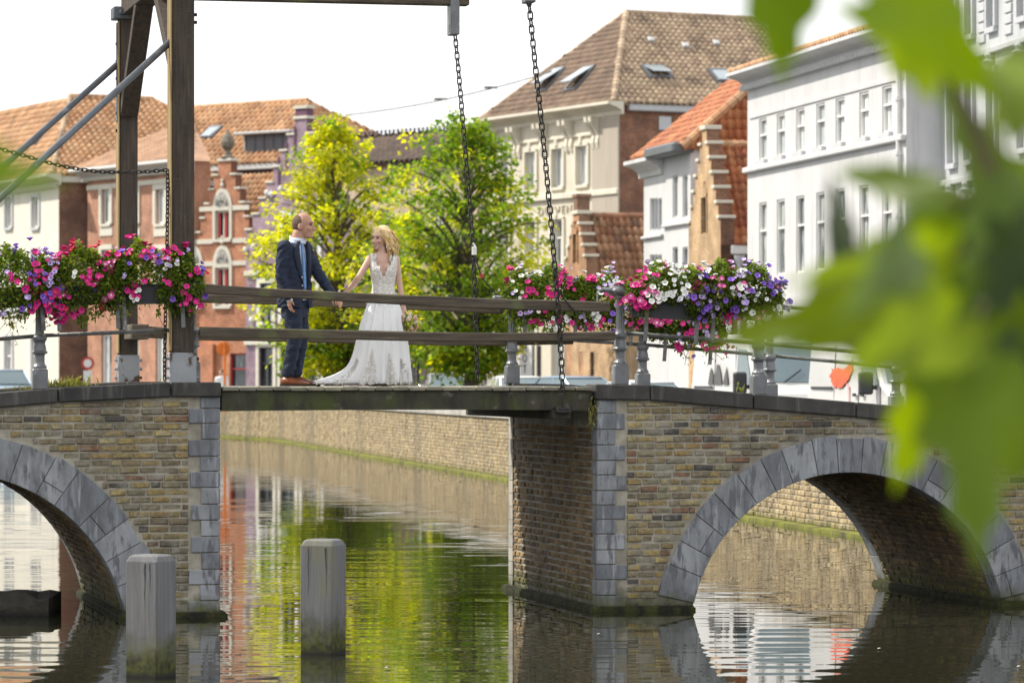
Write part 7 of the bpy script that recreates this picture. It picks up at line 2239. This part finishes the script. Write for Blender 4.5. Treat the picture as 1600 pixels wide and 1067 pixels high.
def nleaf(base, tip, w, dY=0.0, curl=.12, tilt=0.0, seed=0, parent=br_, Y=Yn, stalk=None):
    """a lobed leaf between two pixels at its own distance"""
    rr = random.Random(seed)
    a = npx(*base, Y + dY); b = npx(*tip, Y + dY + tilt); d = b - a; l = d.length; d.normalize()
    s = d.cross(V(0, -1, 0)).normalized(); n = s.cross(d).normalized()
    ww = w * Y / F
    out = [(x, y) for x, y in LOBE] + [(-x, y) for x, y in LOBE[-2:0:-1]]
    out = [(x * (1 + rr.uniform(-.15, .15)), y + rr.uniform(-.035, .035)) for x, y in out]
    o3 = smooth([V(x, y, 0) for x, y in out + out[:1]], 3)[:-1]
    out = [(p_.x, p_.y) for p_ in o3]
    m_ = MB(); P = []; fs_ = []
    ctr = [(0, .12 + .8 * i / 6) for i in range(7)]
    def pos(x, y, side=0):
        z = -curl * l * (y - .3) ** 2 + .10 * abs(x) * ww + .02 * l * math.sin(y * 9 + x * 5 + seed)
        return a + d * (y * l) + s * (x * ww) + n * z
    N_ = len(out)
    for x, y in out: P.append(pos(x, y))
    for x, y in out: P.append(pos(x * .55, .35 + (y - .35) * .6))
    P.append(pos(0, .38))
    for i in range(N_):
        j = (i + 1) % N_
        fs_.append((i, j, N_ + j, N_ + i)); fs_.append((N_ + i, N_ + j, 2 * N_))
    m_.add(P, fs_)
    me = m_.mesh('leaf', NEARS[{1: 1, 2: 0, 3: 1, 33: 1, 4: 0, 34: 0, 5: 1, 6: 1, 35: 2, 7: 1, 8: 2, 9: 0, 36: 1, 10: 0, 37: 1, 11: 0, 38: 2, 12: 2, 13: 0, 39: 1, 14: 0, 15: 1, 16: 0, 17: 2, 18: 0, 19: 1, 40: 1, 20: 1}[seed]], True); m_.fix(me)
    o = link('leaf', me, parent)
    if stalk:
        m_ = MB(); m_.tube([npx(*stalk, Y), a], .003, 6); m_.build('leaf_stalk', TWIG, parent)
    return o
nleaf((1222, -80), (1224, 126), 140, .3, .10, .05, 1)
nleaf((1500, 96), (1332, 18), 140, .1, .2, -.1, 2, stalk=(1490, 100))
nleaf((1360, -60), (1560, 160), 140, -.15, .1, .1, 3)
nleaf((1430, -20), (1500, 120), 90, .5, .1, .1, 33)
nleaf((1575, 190), (1650, 30), 120, .2, .15, .2, 4)
nleaf((1600, 140), (1560, 60), 70, -.4, .15, .2, 34)
nleaf((1580, 320), (1460, 100), 90, .25, .2, .1, 5)
nleaf((1610, 290), (1510, 480), 150, -.1, .2, -.15, 6)
nleaf((1560, 300), (1450, 430), 110, .5, .2, .3, 35)
nleaf((1480, 310), (1288, 258), 74, .05, .25, .15, 7, stalk=(1545, 320))
nleaf((1330, 450), (1298, 262), 64, .3, .2, .1, 8)
nleaf((1450, 465), (1105, 538), 120, .1, .18, .1, 9, stalk=(1530, 470))
nleaf((1390, 520), (1190, 500), 80, .6, .18, .1, 36)
nleaf((1480, 400), (1250, 440), 100, -.1, .15, -.1, 10)
nleaf((1440, 380), (1330, 480), 90, -.5, .15, -.3, 37)
nleaf((1520, 490), (1320, 575), 130, -.2, .15, -.1, 11)
nleaf((1500, 450), (1410, 590), 110, .4, .15, .3, 38)
nleaf((1620, 350), (1540, 500), 130, -.25, .1, .0, 12)
nleaf((1500, 520), (1532, 860), 175, -.1, .1, -.12, 13)
nleaf((1560, 560), (1500, 760), 120, .5, .1, .2, 39)
nleaf((1460, 550), (1400, 775), 100, .2, .15, .1, 14)
nleaf((1650, 400), (1550, 640), 150, .1, .1, .05, 15)
nleaf((1650, 240), (1580, 420), 120, .0, .1, .05, 16)
nleaf((1600, 540), (1480, 690), 130, .05, .1, .0, 17)
nleaf((1440, 310), (1500, 430), 90, .15, .1, .0, 18)
nleaf((1400, 490), (1230, 545), 80, .25, .1, .0, 19)
nleaf((1640, 620), (1575, 760), 110, -.4, .1, .0, 40)
b2 = thing('near_leaf_spray', px3(-60, 250, 3.4), 'single blurred green leaf reaching in from the left frame edge', 'leaf')
nleaf((-110, 246), (108, 282), 90, 0, .15, .1, 20, parent=b2, Y=3.4)
bpy.context.view_layer.update()
